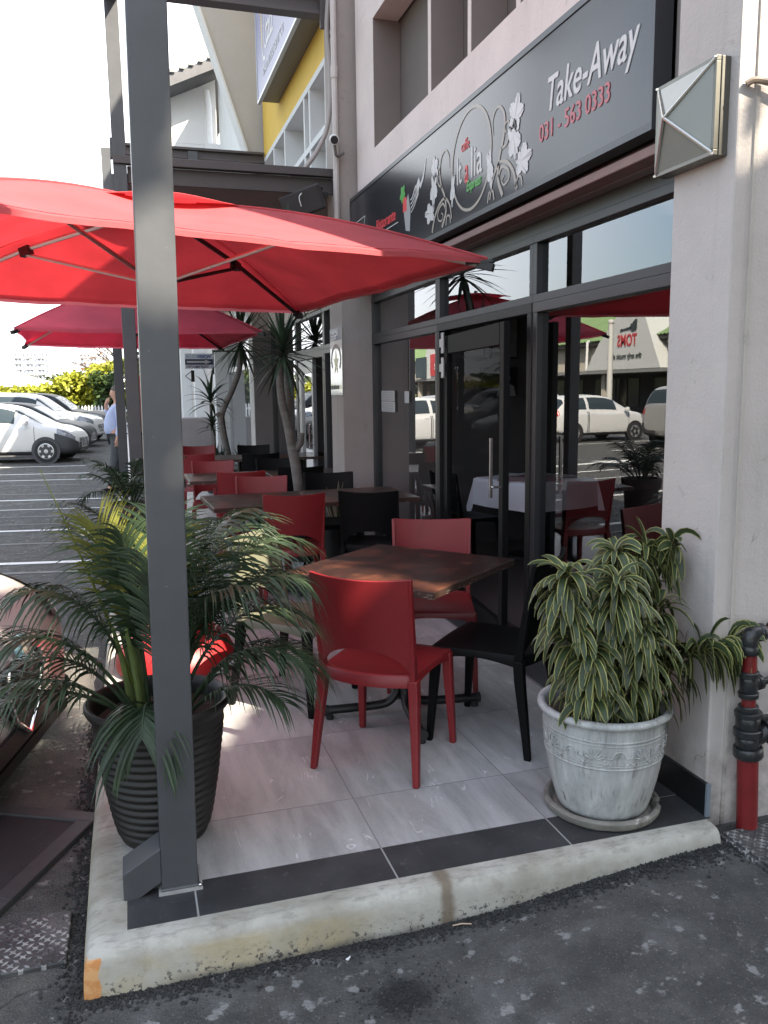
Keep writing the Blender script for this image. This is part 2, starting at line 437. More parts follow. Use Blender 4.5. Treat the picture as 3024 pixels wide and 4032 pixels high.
def tile_material():
    m, N, L, sep, M, nz, ramp, mix, bump = posmat('floor_tile')
    b = N['Principled BSDF']; S = 0.635
    tx = M('DIVIDE', M('SUBTRACT', sep.outputs[0], 0.124), S); ty = M('DIVIDE', M('SUBTRACT', sep.outputs[1], 2.935 - S), S)
    fx = M('FRACT', tx); fy = M('FRACT', ty)
    ex = M('MINIMUM', fx, M('SUBTRACT', 1.0, fx)); ey = M('MINIMUM', fy, M('SUBTRACT', 1.0, fy))
    e = M('MINIMUM', ex, ey)
    grout = M('SUBTRACT', 1.0, ramp(e, 0.0028, 0.0052))
    cell = N.new('ShaderNodeTexWhiteNoise'); cv = N.new('ShaderNodeCombineXYZ'); L.new(M('FLOOR', tx), cv.inputs[0]); L.new(M('FLOOR', ty), cv.inputs[1]); L.new(cv.outputs[0], cell.inputs['Vector'])
    sepc = N.new('ShaderNodeSeparateColor'); L.new(cell.outputs['Color'], sepc.inputs[0])
    # streaks along the tile, displaced per tile
    mp = N.new('ShaderNodeMapping'); geo = [n for n in N if n.bl_idname == 'ShaderNodeNewGeometry'][0]
    off = N.new('ShaderNodeVectorMath'); off.operation = 'SCALE'; L.new(cell.outputs['Color'], off.inputs[0]); off.inputs['Scale'].default_value = 37.0
    ad = N.new('ShaderNodeVectorMath'); ad.operation = 'ADD'; L.new(geo.outputs['Position'], ad.inputs[0]); L.new(off.outputs[0], ad.inputs[1])
    def tn(scale, st, det=7, ro=0.62, dist=0.0):
        mpp = N.new('ShaderNodeMapping'); mpp.inputs['Scale'].default_value = st; mpp.inputs['Rotation'].default_value = (0, 0, 0.12); L.new(ad.outputs[0], mpp.inputs[0])
        n = N.new('ShaderNodeTexNoise'); n.inputs['Scale'].default_value = scale; n.inputs['Detail'].default_value = det; n.inputs['Roughness'].default_value = ro; n.inputs['Distortion'].default_value = dist
        L.new(mpp.outputs[0], n.inputs['Vector']); return n.outputs['Fac']
    st = tn(3.2, (3.0, 0.55, 1), 8, 0.66, 0.4); cl = tn(2.2, (1, 1, 1)); fn = tn(90, (1, 1, 1), 3)
    c = mix(ramp(st, 0.30, 0.70), (0.275, 0.272, 0.268), (0.44, 0.436, 0.43))
    c = mix(M('MULTIPLY', ramp(cl, 0.45, 0.75), 0.45), c, (0.43, 0.405, 0.385))
    c = mix(M('MULTIPLY', ramp(fn, 0.5, 0.8), 0.25), c, (0.55, 0.55, 0.545))
    # thin pale veins
    vn = tn(1.6, (2.2, 0.8, 1), 5, 0.5, 1.6)
    vein = M('SUBTRACT', 1.0, ramp(M('ABSOLUTE', M('SUBTRACT', vn, 0.5)), 0.002, 0.010))
    c = mix(M('MULTIPLY', M('MULTIPLY', vein, ramp(nz(7, 3), 0.52, 0.62)), 0.7), c, (0.66, 0.66, 0.66))
    c = mix(M('MULTIPLY', ramp(nz(3.2, 5), 0.6, 0.72), 0.25), c, (0.26, 0.25, 0.24))
    br = M('ADD', 0.93, M('MULTIPLY', sepc.outputs[0], 0.12))
    hs = N.new('ShaderNodeHueSaturation'); L.new(c, hs.inputs['Color']); L.new(br, hs.inputs['Value'])
    c = mix(grout, hs.outputs[0], (0.21, 0.205, 0.20))
    L.new(c, b.inputs['Base Color'])
    rr = N.new('ShaderNodeMapRange'); rr.inputs[3].default_value = 0.30; rr.inputs[4].default_value = 0.55; L.new(cl, rr.inputs[0]); L.new(rr.outputs[0], b.inputs['Roughness'])
    bump(M('SUBTRACT', M('MULTIPLY', fn, 0.15), grout), 0.25, 0.004)
    return m
tile = tile_material()

def border_material():
    m, N, L, sep, M, nz, ramp, mix, bump = posmat('border_tile')
    b = N['Principled BSDF']; S = 0.635
    fx = M('FRACT', M('DIVIDE', M('SUBTRACT', sep.outputs[0], 0.124), S))
    e = M('MINIMUM', fx, M('SUBTRACT', 1.0, fx))
    g = M('SUBTRACT', 1.0, ramp(e, 0.0034, 0.0058))
    c = mix(ramp(nz(5, 7), 0.35, 0.7), (0.024, 0.025, 0.027), (0.042, 0.043, 0.045))
    c = mix(M('MULTIPLY', ramp(nz(28, 6), 0.6, 0.72), 0.35), c, (0.12, 0.12, 0.12))
    c = mix(M('MULTIPLY', ramp(nz(90, 2), 0.72, 0.76), 0.6), c, (0.3, 0.3, 0.3))
    c = mix(g, c, (0.27, 0.27, 0.265))
    L.new(c, b.inputs['Base Color']); b.inputs['Roughness'].default_value = 0.55
    bump(nz(140, 3), 0.12, 0.003)
    return m
border_tile = border_material()

def kerb_material():
    m, N, L, sep, M, nz, ramp, mix, bump = posmat('kerb_concrete')
    b = N['Principled BSDF']; X, Y, Z = sep.outputs
    c = mix(ramp(nz(4, 7), 0.3, 0.7), (0.26, 0.245, 0.20), (0.42, 0.41, 0.365))
    c = mix(M('MULTIPLY', ramp(nz(9, 6, 0.7), 0.55, 0.7), 0.45), c, (0.21, 0.195, 0.155))
    yel = M('MULTIPLY', M('SUBTRACT', 1.0, ramp(Z, -0.05, -0.02)), M('SUBTRACT', 1.0, ramp(X, 0.45, 0.75)))
    c = mix(M('MULTIPLY', yel, M('MULTIPLY', ramp(nz(5, 4), 0.3, 0.6), 0.55)), c, (0.42, 0.335, 0.17))
    # grime along the top arris
    c = mix(M('MULTIPLY', M('MULTIPLY', ramp(Z, -0.03, -0.004), ramp(nz(14, 7, 0.7, (1, 3, 1)), 0.48, 0.66)), 0.5), c, (0.13, 0.12, 0.10))
    # tar specks low on the face
    low = M('SUBTRACT', 1.0, ramp(M('ADD', Z, M('MULTIPLY', nz(3, 3), 0.07)), -0.09, -0.02))
    sp = ramp(nz(75, 4, 0.6), 0.565, 0.605)
    c = mix(M('MULTIPLY', M('MULTIPLY', sp, low), 0.95), c, (0.03, 0.03, 0.03))
    c = mix(M('MULTIPLY', M('SUBTRACT', 1.0, ramp(M('ADD', Z, M('MULTIPLY', nz(22, 5), 0.04)), -0.125, -0.085)), M('MULTIPLY', ramp(X, -0.08, 0.15), 0.8)), c, (0.05, 0.05, 0.05))
    # brown drip stain
    dx = M('ABSOLUTE', M('SUBTRACT', X, M('ADD', 0.885, M('MULTIPLY', nz(18, 3), 0.03))))
    c = mix(M('MULTIPLY', M('SUBTRACT', 1.0, ramp(dx, 0.010, 0.035)), 0.8), c, (0.13, 0.095, 0.06))
    # rust-orange corner patch
    ox = M('SUBTRACT', 1.0, ramp(M('ADD', X, M('MULTIPLY', nz(20, 4), 0.03)), -0.148, -0.142))
    of = M('SUBTRACT', 1.0, ramp(Z, -0.024, -0.018))
    oy = M('SUBTRACT', 1.0, ramp(Y, 2.32, 2.33))
    c = mix(M('MULTIPLY', M('MULTIPLY', ox, of), oy), c, mix(ramp(nz(40, 3), 0.4, 0.6), (0.52, 0.23, 0.075), (0.60, 0.33, 0.14)))
    L.new(c, b.inputs['Base Color']); b.inputs['Roughness'].default_value = 0.85
    bump(M('ADD', nz(70, 4), M('MULTIPLY', nz(12, 5), 1.5)), 0.35, 0.006)
    return m
kerb_mat = kerb_material()

def paint_material():
    m, N, L, sep, M, nz, ramp, mix, bump = posmat('road_paint')
    b = N['Principled BSDF']
    c = mix(ramp(nz(14, 7, 0.7), 0.56, 0.72), (0.74, 0.74, 0.72), (0.16, 0.16, 0.16))
    L.new(c, b.inputs['Base Color']); b.inputs['Roughness'].default_value = 0.8
    return m
paint = paint_material()
paint_worn = mat('road_paint_worn', (0.16, 0.16, 0.155), 0.85, var=0.35, scale=5)

# ------------------------------------------------------------------ ground, terrace, kerb
def sstep(x, a, b):
    t = min(max((x - a) / (b - a), 0), 1); return t * t * (3 - 2 * t)
def ground_z(x, y):
    z = -0.14 + 0.085 * sstep(x, 0.7, 2.0) * (1 - sstep(y, 2.7, 3.4)) * sstep(y, 0.4, 1.6)
    if y < 6 and -3 < x < 4:
        z += 0.006 * (noise.noise(V((x * 1.7, y * 1.7, 0.3)))) + 0.0025 * noise.noise(V((x * 9, y * 9, 1)))
    return z
xs = [-900, -300, -100, -60, -40, -25, -15, -9, -6, -4, -3] + [-2.5 + 0.1 * i for i in range(66)] + [4.5, 6, 9, 15, 30, 60, 150, 400, 900]
ys = [-300, -100, -40, -15, -8, -4, -2, -1] + [-0.5 + 0.08 * i for i in range(60)] + [4.6, 5.5, 7, 9, 12, 16, 20, 25, 30, 40, 55, 80, 130, 250, 500, 1100]
mb = MB()
I = [[mb.add((x, y, ground_z(x, y))) for y in ys] for x in xs]
for i in range(len(xs) - 1):
    for j in range(len(ys) - 1):
        mb.face([I[i][j], I[i + 1][j], I[i + 1][j + 1], I[i][j + 1]], True)
tag(mb.build('asphalt_ground', asphalt), 'dark worn asphalt of the car park and lane', None, None, 'structure')

TE = 2.375; TL = -0.083; TEND = 46.0
mb = MB()
mb.quad((TL, 2.565, 0), (2.02, 2.565, 0), (2.02, TEND, 0), (TL, TEND, 0))
tag(mb.build('terrace_floor', tile), 'grey stone-look tiles of the terrace floor', None, None, 'structure')
mb = MB()
mb.quad((TL, TE, 0.0), (1.97, TE, 0.0), (1.97, 2.565, 0.0), (TL, 2.565, 0.0))
mb.quad((1.80, 2.565, 0.003), (2.0, 2.565, 0.003), (2.0, 2.74, 0.003), (1.80, 2.74, 0.003))
mb.quad((2.02, 2.74, 0.0), (2.40, 2.74, 0.0), (2.40, TEND, 0.0), (2.02, TEND, 0.0))
tag(mb.build('tile_border', border_tile), 'charcoal border tiles along the edge of the terrace', None, None, 'structure')

prof = [(0, 0.0), (0.25, 0.0), (0.55, -0.001), (0.72, -0.005), (0.84, -0.014), (0.92, -0.028), (0.96, -0.045), (0.985, -0.075), (1.0, -0.11), (1.01, -0.2)]
mb = MB()
def kerb_row(kind, s, jit):
    row = []
    for a, z in prof:
        n_ = 0.003 * noise.noise(V((s * 6, a * 4, jit))) * (1 if a > 0.1 else 0)
        if kind == 'f': row.append(mb.add((s, TE - 0.087 * a + n_, z + n_ * (1 if 0.2 < a < 0.95 else 0))))
        elif kind == 'l': row.append(mb.add((TL - 0.128 * a + n_, s, z + n_ * (1 if 0.2 < a < 0.95 else 0))))
        else: row.append(mb.add((TL - 0.128 * a * (0.97 if a > 0.9 else 1), TE - 0.087 * a * (0.97 if a > 0.9 else 1), z)))
    return row
rows = [kerb_row('l', TE + 0.06 + 0.25 * i + (TEND - 8) * (1 if i > 30 else 0), 0) for i in range(31, -1, -1)]
rows.append(kerb_row('c', 0, 0))
rows += [kerb_row('f', TL + 0.03 + 0.05 * i, 3) for i in range(41)]
for a, b in zip(rows, rows[1:]):
    for j in range(len(prof) - 1):
        mb.face([a[j], a[j + 1], b[j + 1], b[j]], True)
mb.face(rows[-1][::1])
tag(mb.build('kerb', kerb_mat, sharp=60), 'worn off-white concrete kerb around the terrace', None, None, 'structure')

# loose asphalt crumbs along the kerb
mb = MB()
crumb = mat('asphalt_crumb', (0.022, 0.022, 0.022), 0.85, var=0.4, scale=20)
def crumb_at(x, y, r):
    z = ground_z(x, y); c = V((x, y, z + r * 0.35))
    P = [V((1, 0, 0)), V((-1, 0, 0)), V((0, 1, 0)), V((0, -1, 0)), V((0, 0, 1)), V((0, 0, -1))]
    Rm = Matrix.Rotation(random.uniform(0, 6), 3, V((random.random(), random.random(), random.random() + .1)).normalized())
    i = [mb.add(c + (Rm @ p) * r * random.uniform(0.6, 1.3)) for p in P]
    for q in ((0, 2, 4), (2, 1, 4), (1, 3, 4), (3, 0, 4), (2, 0, 5), (1, 2, 5), (3, 1, 5), (0, 3, 5)):
        mb.face([i[k] for k in q])
for k in range(3400):
    x = random.uniform(-0.22, 2.0); w = 0.055 + 0.02 * noise.noise(V((x * 3, 0, 0))) + 0.02 * sstep(x, 1.2, 1.9)
    y = TE - 0.082 - abs(random.gauss(0, 1)) * w * 0.6
    crumb_at(x, y, random.uniform(0.0025, 0.0075))
for k in range(1700):
    y = random.uniform(2.2, 4.6); x = TL - 0.128 - abs(random.gauss(0, 1)) * 0.035
    crumb_at(x, y, random.uniform(0.003, 0.008))
for k in range(500):
    a = random.uniform(0, 6.28); r = abs(random.gauss(0, 0.075)); crumb_at(0.66 + r * 1.2 * cos(a), 2.03 + r * sin(a) * 0.8, random.uniform(0.002, 0.005))
tag(mb.build('loose_gravel', crumb), 'loose black asphalt crumbs along the foot of the kerb', 'gravel', None, 'stuff')

# litter bits on the asphalt
lt = mat('litter_paper', (0.75, 0.75, 0.76), 0.8)
mb = MB(); mb.prism([(0.54, 2.215, -0.128), (0.557, 2.222, -0.126), (0.553, 2.211, -0.121), (0.546, 2.206, -0.125)], (0, 0, 0.004))
tag(mb.build('paper_scrap', lt), 'tiny white paper scrap lying in the crumbs before the kerb', 'litter')
mb = MB(); mb.tube([(0.905, 2.262, -0.125), (0.935, 2.258, -0.122), (0.965, 2.25, -0.124)], 0.0022, 5)
tag(mb.build('dry_stalk', mat('stalk', (0.45, 0.33, 0.24), 0.8)), 'thin tan dry stalk lying at the kerb foot below the stain', 'litter')

# parking-bay lines: run across the lot, turned ten degrees like the parked cars
mb = MB(); mbw = MB()
ang = radians(-10); dxl = V((cos(ang), sin(ang), 0)); nxl = V((-sin(ang), cos(ang), 0))
def bay_line(b, p, L0, L1, w, z=-0.135):
    p = V(p)
    a = [p + dxl * L0 - nxl * w / 2, p + dxl * L1 - nxl * w / 2, p + dxl * L1 + nxl * w / 2, p + dxl * L0 + nxl * w / 2]
    b.quad(*[(q.x, q.y, z) for q in a])
for (x, y, w) in ((-1.92, 21.3, .1), (-1.75, 19.3, .1), (-1.63, 17.9, .08), (-1.34, 14.5, .1), (-1.25, 13.3, .05), (-1.06, 11.2, .1), (-0.88, 9.0, .11)):
    bay_line(mb, (x, y, 0), -4.4, 0.9, w)
for (x, y, w) in ((-1.55, 16.9, .09), (-1.42, 15.4, .09), (-1.11, 11.75, .06), (-0.98, 10.2, .08), (-0.84, 8.5, .08), (-1.2, 12.5, .07)):
    bay_line(mbw, (x, y, 0), -4.4, 0.6, w, -0.1355)
for y in (24.0, 26.6, 29.2, 31.8, 34.4): bay_line(mb, (-2.2, y, 0), -4.4, 0.9, .1)
# opposite bays and the lane arrow seen in the shop glass
for y in (12, 14.6, 17.2, 19.8, 22.4, 25.0, 27.6, 30.2, 32.8): bay_line(mb, (-8.0, y, 0), -5.0, 0.0, .1)
def arrow(cx, cy):
    d = V((-0.97, 0.25, 0)).normalized(); n_ = V((-d.y, d.x, 0)); z = V((0, 0, -0.135))
    c = V((cx, cy, 0))
    P = [(-1.5, .09), (0.2, .12), (0.1, .45), (1.5, 0), (0.1, -.45), (0.2, -.12), (-1.5, -.09)]
    i = [mb.add(c + d * a + n_ * b + z) for a, b in P]; mb.face([i[0], i[1], i[5], i[6]]); mb.face([i[1], i[2], i[3]]); mb.face([i[1], i[3], i[5]]); mb.face([i[5], i[3], i[4]])
arrow(-5.75, 16.7)
tag(mb.build('parking_lines', paint), 'white painted parking bay lines and lane arrow', None, None, 'structure')
tag(mbw.build('faded_parking_lines', paint_worn), 'faded older parking bay lines', None, None, 'structure')

# covers in the ground
def chequer_material():
    m, N, L, sep, M, nz, ramp, mix, bump = posmat('chequer_plate')
    b = N['Principled BSDF']
    c = mix(ramp(nz(7, 6), 0.35, 0.7), (0.035, 0.036, 0.038), (0.11, 0.11, 0.11))
    # raised lozenges: two sets of short diagonal bars
    def lozenge(sx, rot, off):
        mp = N.new('ShaderNodeMapping'); geo = [n for n in N if n.bl_idname == 'ShaderNodeNewGeometry'][0]
        L.new(geo.outputs['Position'], mp.inputs[0]); mp.inputs['Rotation'].default_value = (0, 0, rot); mp.inputs['Scale'].default_value = (1, 1, 1); mp.inputs['Location'].default_value = (off, off, 0)
        s = N.new('ShaderNodeSeparateXYZ'); L.new(mp.outputs[0], s.inputs[0])
        fx = M('ABSOLUTE', M('SUBTRACT', M('FRACT', M('MULTIPLY', s.outputs[0], 22)), 0.5)); fy = M('ABSOLUTE', M('SUBTRACT', M('FRACT', M('MULTIPLY', s.outputs[1], 44)), 0.5))
        return M('SUBTRACT', 1.0, ramp(M('ADD', M('MULTIPLY', fx, 0.8), M('MULTIPLY', fy, 1.0)), 0.20, 0.34))
    h = M('MAXIMUM', lozenge(1, radians(45), 0), lozenge(1, radians(-45), 0.0114))
    worn = M('MULTIPLY', h, ramp(nz(11, 5), 0.42, 0.60))
    c = mix(M('MULTIPLY', worn, 0.9), c, (0.42, 0.42, 0.41))
    L.new(c, b.inputs['Base Color']); b.inputs['Roughness'].default_value = 0.5; b.inputs['Metallic'].default_value = 0.25
    bump(h, 0.8, 0.004)
    return m
chequer = chequer_material()
mb = MB(); mb.box(1.99, 2.75, 1.55, 2.335, -0.10, -0.035); mb.box(1.975, 1.99, 1.55, 2.335, -0.10, -0.042)
tag(mb.build('drain_cover', chequer, bevel=0.004), 'worn chequer-plate drain cover beside the red standpipe', 'drain cover')
mb = MB(); mb.box(-0.80, -0.265, 2.47, 2.735, -0.17, -0.126)
o = tag(mb.build('drain_cover', chequer, bevel=0.004), 'worn chequer-plate drain cover left of the terrace corner', 'drain cover')
mb = MB(); mb.box(-0.275, -0.225, 2.52, 2.70, -0.17, -0.122, None)
mat_rub = mat('mat_rubber', (0.028, 0.029, 0.031), 0.7, var=0.2, scale=12, bump=0.3, bscale=120)
t = thing('rubber_mat', 'dark rectangular mat with raised rim on the asphalt left of the kerb', 'mat', (-0.66, 3.24, -0.14), radians(-28))
mb = MB(); mb.box(-0.33, 0.33, -0.30, 0.30, -0.02, 0.014); mb.build('base', mat_rub, t)
mb = MB()
for a in ((-0.36, 0.36, -0.33, -0.26), (-0.36, 0.36, 0.26, 0.33), (-0.36, -0.29, -0.26, 0.26), (0.29, 0.36, -0.26, 0.26)): mb.box(*a, -0.02, 0.024)
mb.build('rim', mat('mat_rim', (0.05, 0.051, 0.053), 0.6, var=0.15, scale=12), t, bevel=0.004)
# ------------------------------------------------------------------ text and sign helpers
def text(body, parent, size, loc, m, name='lettering', sx=1.0, shear=0.0, align='LEFT', ext=0.002, bold=0.0):
    c = bpy.data.curves.new(name, 'FONT'); c.body = body; c.size = size; c.align_x = align; c.extrude = ext; c.shear = shear; c.offset = bold; c.resolution_u = 3
    tmp = bpy.data.objects.new(name, c); COL.objects.link(tmp)
    dg = bpy.context.evaluated_depsgraph_get(); dg.update()
    me = bpy.data.meshes.new_from_object(tmp.evaluated_get(dg)); me.name = name
    bpy.data.objects.remove(tmp); bpy.data.curves.remove(c)
    me.materials.clear(); me.materials.append(m)
    o = bpy.data.objects.new(name, me); o.location = loc; o.scale = (sx, 1, 1)
    return link(o, parent)

def facing_matrix(loc, xdir=(0, -1, 0), zdir=(-1, 0, 0)):
    x = V(xdir); z = V(zdir); y = z.cross(x)
    M = Matrix((x, y, z)).transposed().to_4x4(); M.translation = V(loc)
    return M

# ------------------------------------------------------------------ the restaurant building
bA = thing('restaurant_building', 'pinkish plastered restaurant building with recessed dark shopfront', 'building', (1.97, 2.41, 0))
FX = 1.97
mb = MB(); mb.box(FX, 2.42, 2.41, 2.74, -0.2, 7.4)
mb.build('corner_pillar', plaster, bA, True, bevel=0.008)
mb = MB(); mb.box(2.42, 12, 2.41, 2.72, -0.2, 7.4)
mb.box(2.035, 2.05, 2.402, 2.41, -0.05, 7.0)      # plaster edge strip
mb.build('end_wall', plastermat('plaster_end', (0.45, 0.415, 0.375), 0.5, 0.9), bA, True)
mb = MB(); mb.box(1.957, 1.97, 2.395, 2.74, 0.0, 0.125)
mb.build('skirting', mat('skirting_tile', (0.012, 0.013, 0.014), 0.3, var=0.2, scale=9), bA, True)
mb = MB(); mb.box(1.955, 1.972, 2.386, 2.395, 0.0, 0.127)
mb.build('edge_trim', mat('edge_trim', (0.30, 0.36, 0.42), 0.35, metal=0.5), bA, True)
# far pillar of the bay
mb = MB(); mb.box(FX, 2.9, 7.72, 8.19, -0.1, 7.4)
mb.build('middle_pillar', plastermat('plaster_pillar_shaded', (0.33, 0.285, 0.262), 0.4), bA, True, bevel=0.006)  # plaster darkened to paint in the shade under the canopy
# upper wall with recessed openings
mb = MB()
U0, U1 = 3.02, 7.62; UX = 2.12
mb.box(UX, 2.34, U0, U1, 3.22, 3.60)
mb.box(UX, 2.34, U0, U1, 4.62, 7.4)
for a, b in ((7.08, 7.62), (5.70, 5.755), (5.0, 5.05), (4.33, 4.38), (3.66, 3.71), (3.02, 3.07)): mb.box(UX, 2.34, a, b, 3.60, 4.62)
mb.build('upper_wall', plaster_pink, bA, True)
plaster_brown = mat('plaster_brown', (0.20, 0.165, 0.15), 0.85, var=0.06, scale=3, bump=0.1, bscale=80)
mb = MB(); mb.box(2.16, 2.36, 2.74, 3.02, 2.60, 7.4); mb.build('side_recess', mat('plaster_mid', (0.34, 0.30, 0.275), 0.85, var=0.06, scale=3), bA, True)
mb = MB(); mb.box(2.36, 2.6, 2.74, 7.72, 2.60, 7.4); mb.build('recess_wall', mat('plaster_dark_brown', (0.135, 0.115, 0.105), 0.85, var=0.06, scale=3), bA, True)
for y in (7.08, 5.70, 5.0, 4.33, 3.66):
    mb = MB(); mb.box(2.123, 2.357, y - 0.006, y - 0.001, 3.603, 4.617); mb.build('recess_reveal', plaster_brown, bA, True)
mb = MB(); mb.box(2.10, 2.20, 2.745, 7.715, 2.505, 2.547)
mb.build('lintel', mat('lintel', (0.27, 0.185, 0.17), 0.8, var=0.1, scale=4), bA, True, bevel=0.006)
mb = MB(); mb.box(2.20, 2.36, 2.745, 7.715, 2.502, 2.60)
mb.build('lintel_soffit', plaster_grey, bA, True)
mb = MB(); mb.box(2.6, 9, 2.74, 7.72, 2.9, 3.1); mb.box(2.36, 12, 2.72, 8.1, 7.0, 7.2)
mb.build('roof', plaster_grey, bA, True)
# room behind the glass
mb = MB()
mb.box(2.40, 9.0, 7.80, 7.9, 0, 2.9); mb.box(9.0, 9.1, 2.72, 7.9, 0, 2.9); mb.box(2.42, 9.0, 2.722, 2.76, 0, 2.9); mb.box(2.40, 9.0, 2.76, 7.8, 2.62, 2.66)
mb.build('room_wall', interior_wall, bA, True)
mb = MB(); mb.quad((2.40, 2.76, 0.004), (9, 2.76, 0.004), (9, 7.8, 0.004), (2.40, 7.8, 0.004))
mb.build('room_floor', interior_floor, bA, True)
GX = 2.30
mb = MB()
mb.box(GX - 0.035, GX + 0.045, 2.745, 7.715, 2.43, 2.50)
mb.build('head_frame', alu, bA, True)
def window(y0, y1, z0, z1, fr=0.045, m=alu, par=None, pane=True, x=GX, gm=None):
    b = MB()
    b.box(x - 0.04, x + 0.04, y0, y1, z0, z0 + fr); b.box(x - 0.04, x + 0.04, y0, y1, z1 - fr, z1)
    b.box(x - 0.038, x + 0.038, y0, y0 + fr, z0 + fr, z1 - fr); b.box(x - 0.038, x + 0.038, y1 - fr, y1, z0 + fr, z1 - fr)
    w = b.build('window', m, par or bA, True, bevel=0.003)
    if pane:
        b = MB(); b.quad((x, y0 + 0.02, z0 + 0.02), (x, y1 - 0.02, z0 + 0.02), (x, y1 - 0.02, z1 - 0.02), (x, y0 + 0.02, z1 - 0.02))
        b.build('pane', gm or glass, w, True)
    return w
for a, b in ((2.745, 4.42), (4.42, 5.96), (5.96, 7.715)):
    window(a, b, 2.055, 2.43, 0.045)
window(2.745, 4.42, 0.0, 2.055, 0.055)
window(5.96, 7.715, 0.0, 2.055, 0.055)
# door frame and the slightly open leaf
mb = MB()
mb.box(GX - 0.045, GX + 0.05, 4.42, 4.475, 0.0, 2.0); mb.box(GX - 0.045, GX + 0.05, 5.905, 5.96, 0.0, 2.0); mb.box(GX - 0.045, GX + 0.05, 4.42, 5.96, 2.0, 2.055)
mb.build('door_frame', alu_black, bA, True, bevel=0.003)
hx, hy = 2.30, 5.89; th = radians(-6.5); Ld = 1.40
du = V((sin(th), -cos(th), 0)); dn = V((cos(th), sin(th), 0))
Md = Matrix((du, dn, V((0, 0, 1)))).transposed().to_4x4(); Md.translation = V((hx, hy, 0))
mb = MB()
for a, b, c, d in ((0, 0.11, 0.02, 1.96), (Ld - 0.075, Ld, 0.02, 1.96), (0.13, Ld - 0.085, 0.02, 0.14), (0.13, Ld - 0.085, 1.83, 1.96)): mb.box(a, b, -0.02, 0.02, c, d, Md)
door = mb.build('door', mat('door_black', (0.003, 0.003, 0.0032), 0.55, spec=0.2), bA, True, bevel=0.003)
mb = MB(); mb.quad(*[Md @ V(p) for p in ((0.12, 0, 0.13), (Ld - 0.08, 0, 0.13), (Ld - 0.08, 0, 1.84), (0.12, 0, 1.84))]); mb.build('pane', glassmat('door_glass', (0.9, 0.9, 0.9), 0.002, k=0.08), door, True)
mb = MB()
mb.box(Ld - 0.065, Ld - 0.015, -0.075, -0.02, 0.98, 0.99, Md); mb.box(Ld - 0.05, Ld - 0.035, -0.09, -0.07, 0.92, 1.28, Md)
mb.build('handle', chrome, door, True, bevel=0.002)
mb = MB()
for z in (1.73, 1.91):
    mb.box(2.245, 2.257, 5.80, 5.845, z - 0.075, z + 0.075); mb.box(2.247, 2.256, 5.845, 5.885, z - 0.03, z + 0.03)
mb.build('door_bracket', alu_light, bA, True, bevel=0.002)

# neighbouring shop with the yellow upper wall
bB = thing('neighbour_shop', 'neighbouring shop with yellow upper wall over a white grid of recesses', 'building', (FX, 8.19, 0))
mb = MB(); mb.box(2.00, 2.6, 8.19, 12.0, 4.735, 8.2); mb.build('upper_wall', plaster_yellow, bB, True)
mb = MB()
mb.box(1.985, 2.25, 8.19, 12.0, 4.67, 4.733); mb.box(1.985, 2.25, 8.19, 12.0, 4.07, 4.13); mb.box(1.985, 2.25, 8.19, 12.0, 3.52, 3.60)
for y in (8.25, 8.98, 9.25, 10.39, 11.15, 11.95): mb.box(1.987, 2.25, y - 0.03, y + 0.03, 3.60, 4.67)
mb.build('recess_grid', plaster_white, bB, True)
mb = MB(); mb.box(2.25, 2.35, 8.19, 12.0, 3.5, 4.735); mb.build('recess_back', mat('recess_pale', (0.5, 0.5, 0.49), 0.9, var=0.05), bB, True)
mb = MB(); mb.box(2.24, 2.6, 8.19, 13.52, 2.54, 3.43); mb.box(2.24, 2.6, 12.3, 13.52, 3.5, 8.2); mb.build('fascia', plaster_pink, bB, True)
mb = MB(); mb.box(FX, 2.9, 13.52, 13.92, -0.1, 6.2); mb.build('far_pillar', plaster, bB, True)
mb = MB(); mb.box(FX + 0.005, 2.4, 13.50, 13.52, 0, 2.54); mb.build('pillar_reveal', plaster_grey, bB, True)
# triangular fin wall
mb = MB()
mb.prism([(1.86, 12.05, 4.5), (1.76, 12.05, 4.89), (1.186, 12.05, 6.67), (0.95, 12.05, 7.4), (2.6, 12.05, 7.4), (2.6, 12.05, 4.5)], (0, 0.24, 0))
mb.build('fin_wall', plaster_fin_shaded, bB, True)
mb = MB()
mb.prism([(1.845, 12.0, 4.5), (1.745, 12.0, 4.89), (1.171, 12.0, 6.67), (0.93, 12.0, 7.42), (0.96, 12.0, 7.42), (1.20, 12.0, 6.67), (1.775, 12.0, 4.89), (1.875, 12.0, 4.5)], (0, 0.33, 0))
mb.build('fin_edge_lit', plaster_white, bB, True)  # paler plaster paints the lit edge of the same fin
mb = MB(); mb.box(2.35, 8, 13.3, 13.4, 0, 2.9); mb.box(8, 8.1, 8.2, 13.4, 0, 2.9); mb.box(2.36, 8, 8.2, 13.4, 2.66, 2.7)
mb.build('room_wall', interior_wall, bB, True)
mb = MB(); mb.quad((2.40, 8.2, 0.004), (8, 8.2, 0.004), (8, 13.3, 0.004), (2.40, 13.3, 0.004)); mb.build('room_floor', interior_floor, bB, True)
for a, b in ((8.19, 9.75), (9.75, 11.45), (11.45, 13.5)): window(a, b, 2.06, 2.54, 0.05, alu, bB)
window(8.19, 9.75, 0, 2.06, 0.055, alu, bB)
window(11.45, 13.5, 0, 2.06, 0.055, alu, bB)
mb = MB()
for a, b, c, d in ((9.75, 9.83, 0, 2.06), (11.36, 11.45, 0, 2.06), (9.83, 11.36, 1.98, 2.06)): mb.box(GX - 0.04, GX + 0.04, a, b, c, d)
mb.build('door_frame', alu, bB, True)
mb = MB()
for a, b, c, d in ((11.18, 11.35, 0.03, 1.97), (10.45, 10.52, 0.03, 1.97), (10.52, 11.18, 0.03, 0.2), (10.52, 11.18, 1.8, 1.97)): mb.box(GX - 0.03, GX + 0.02, a, b, c, d)
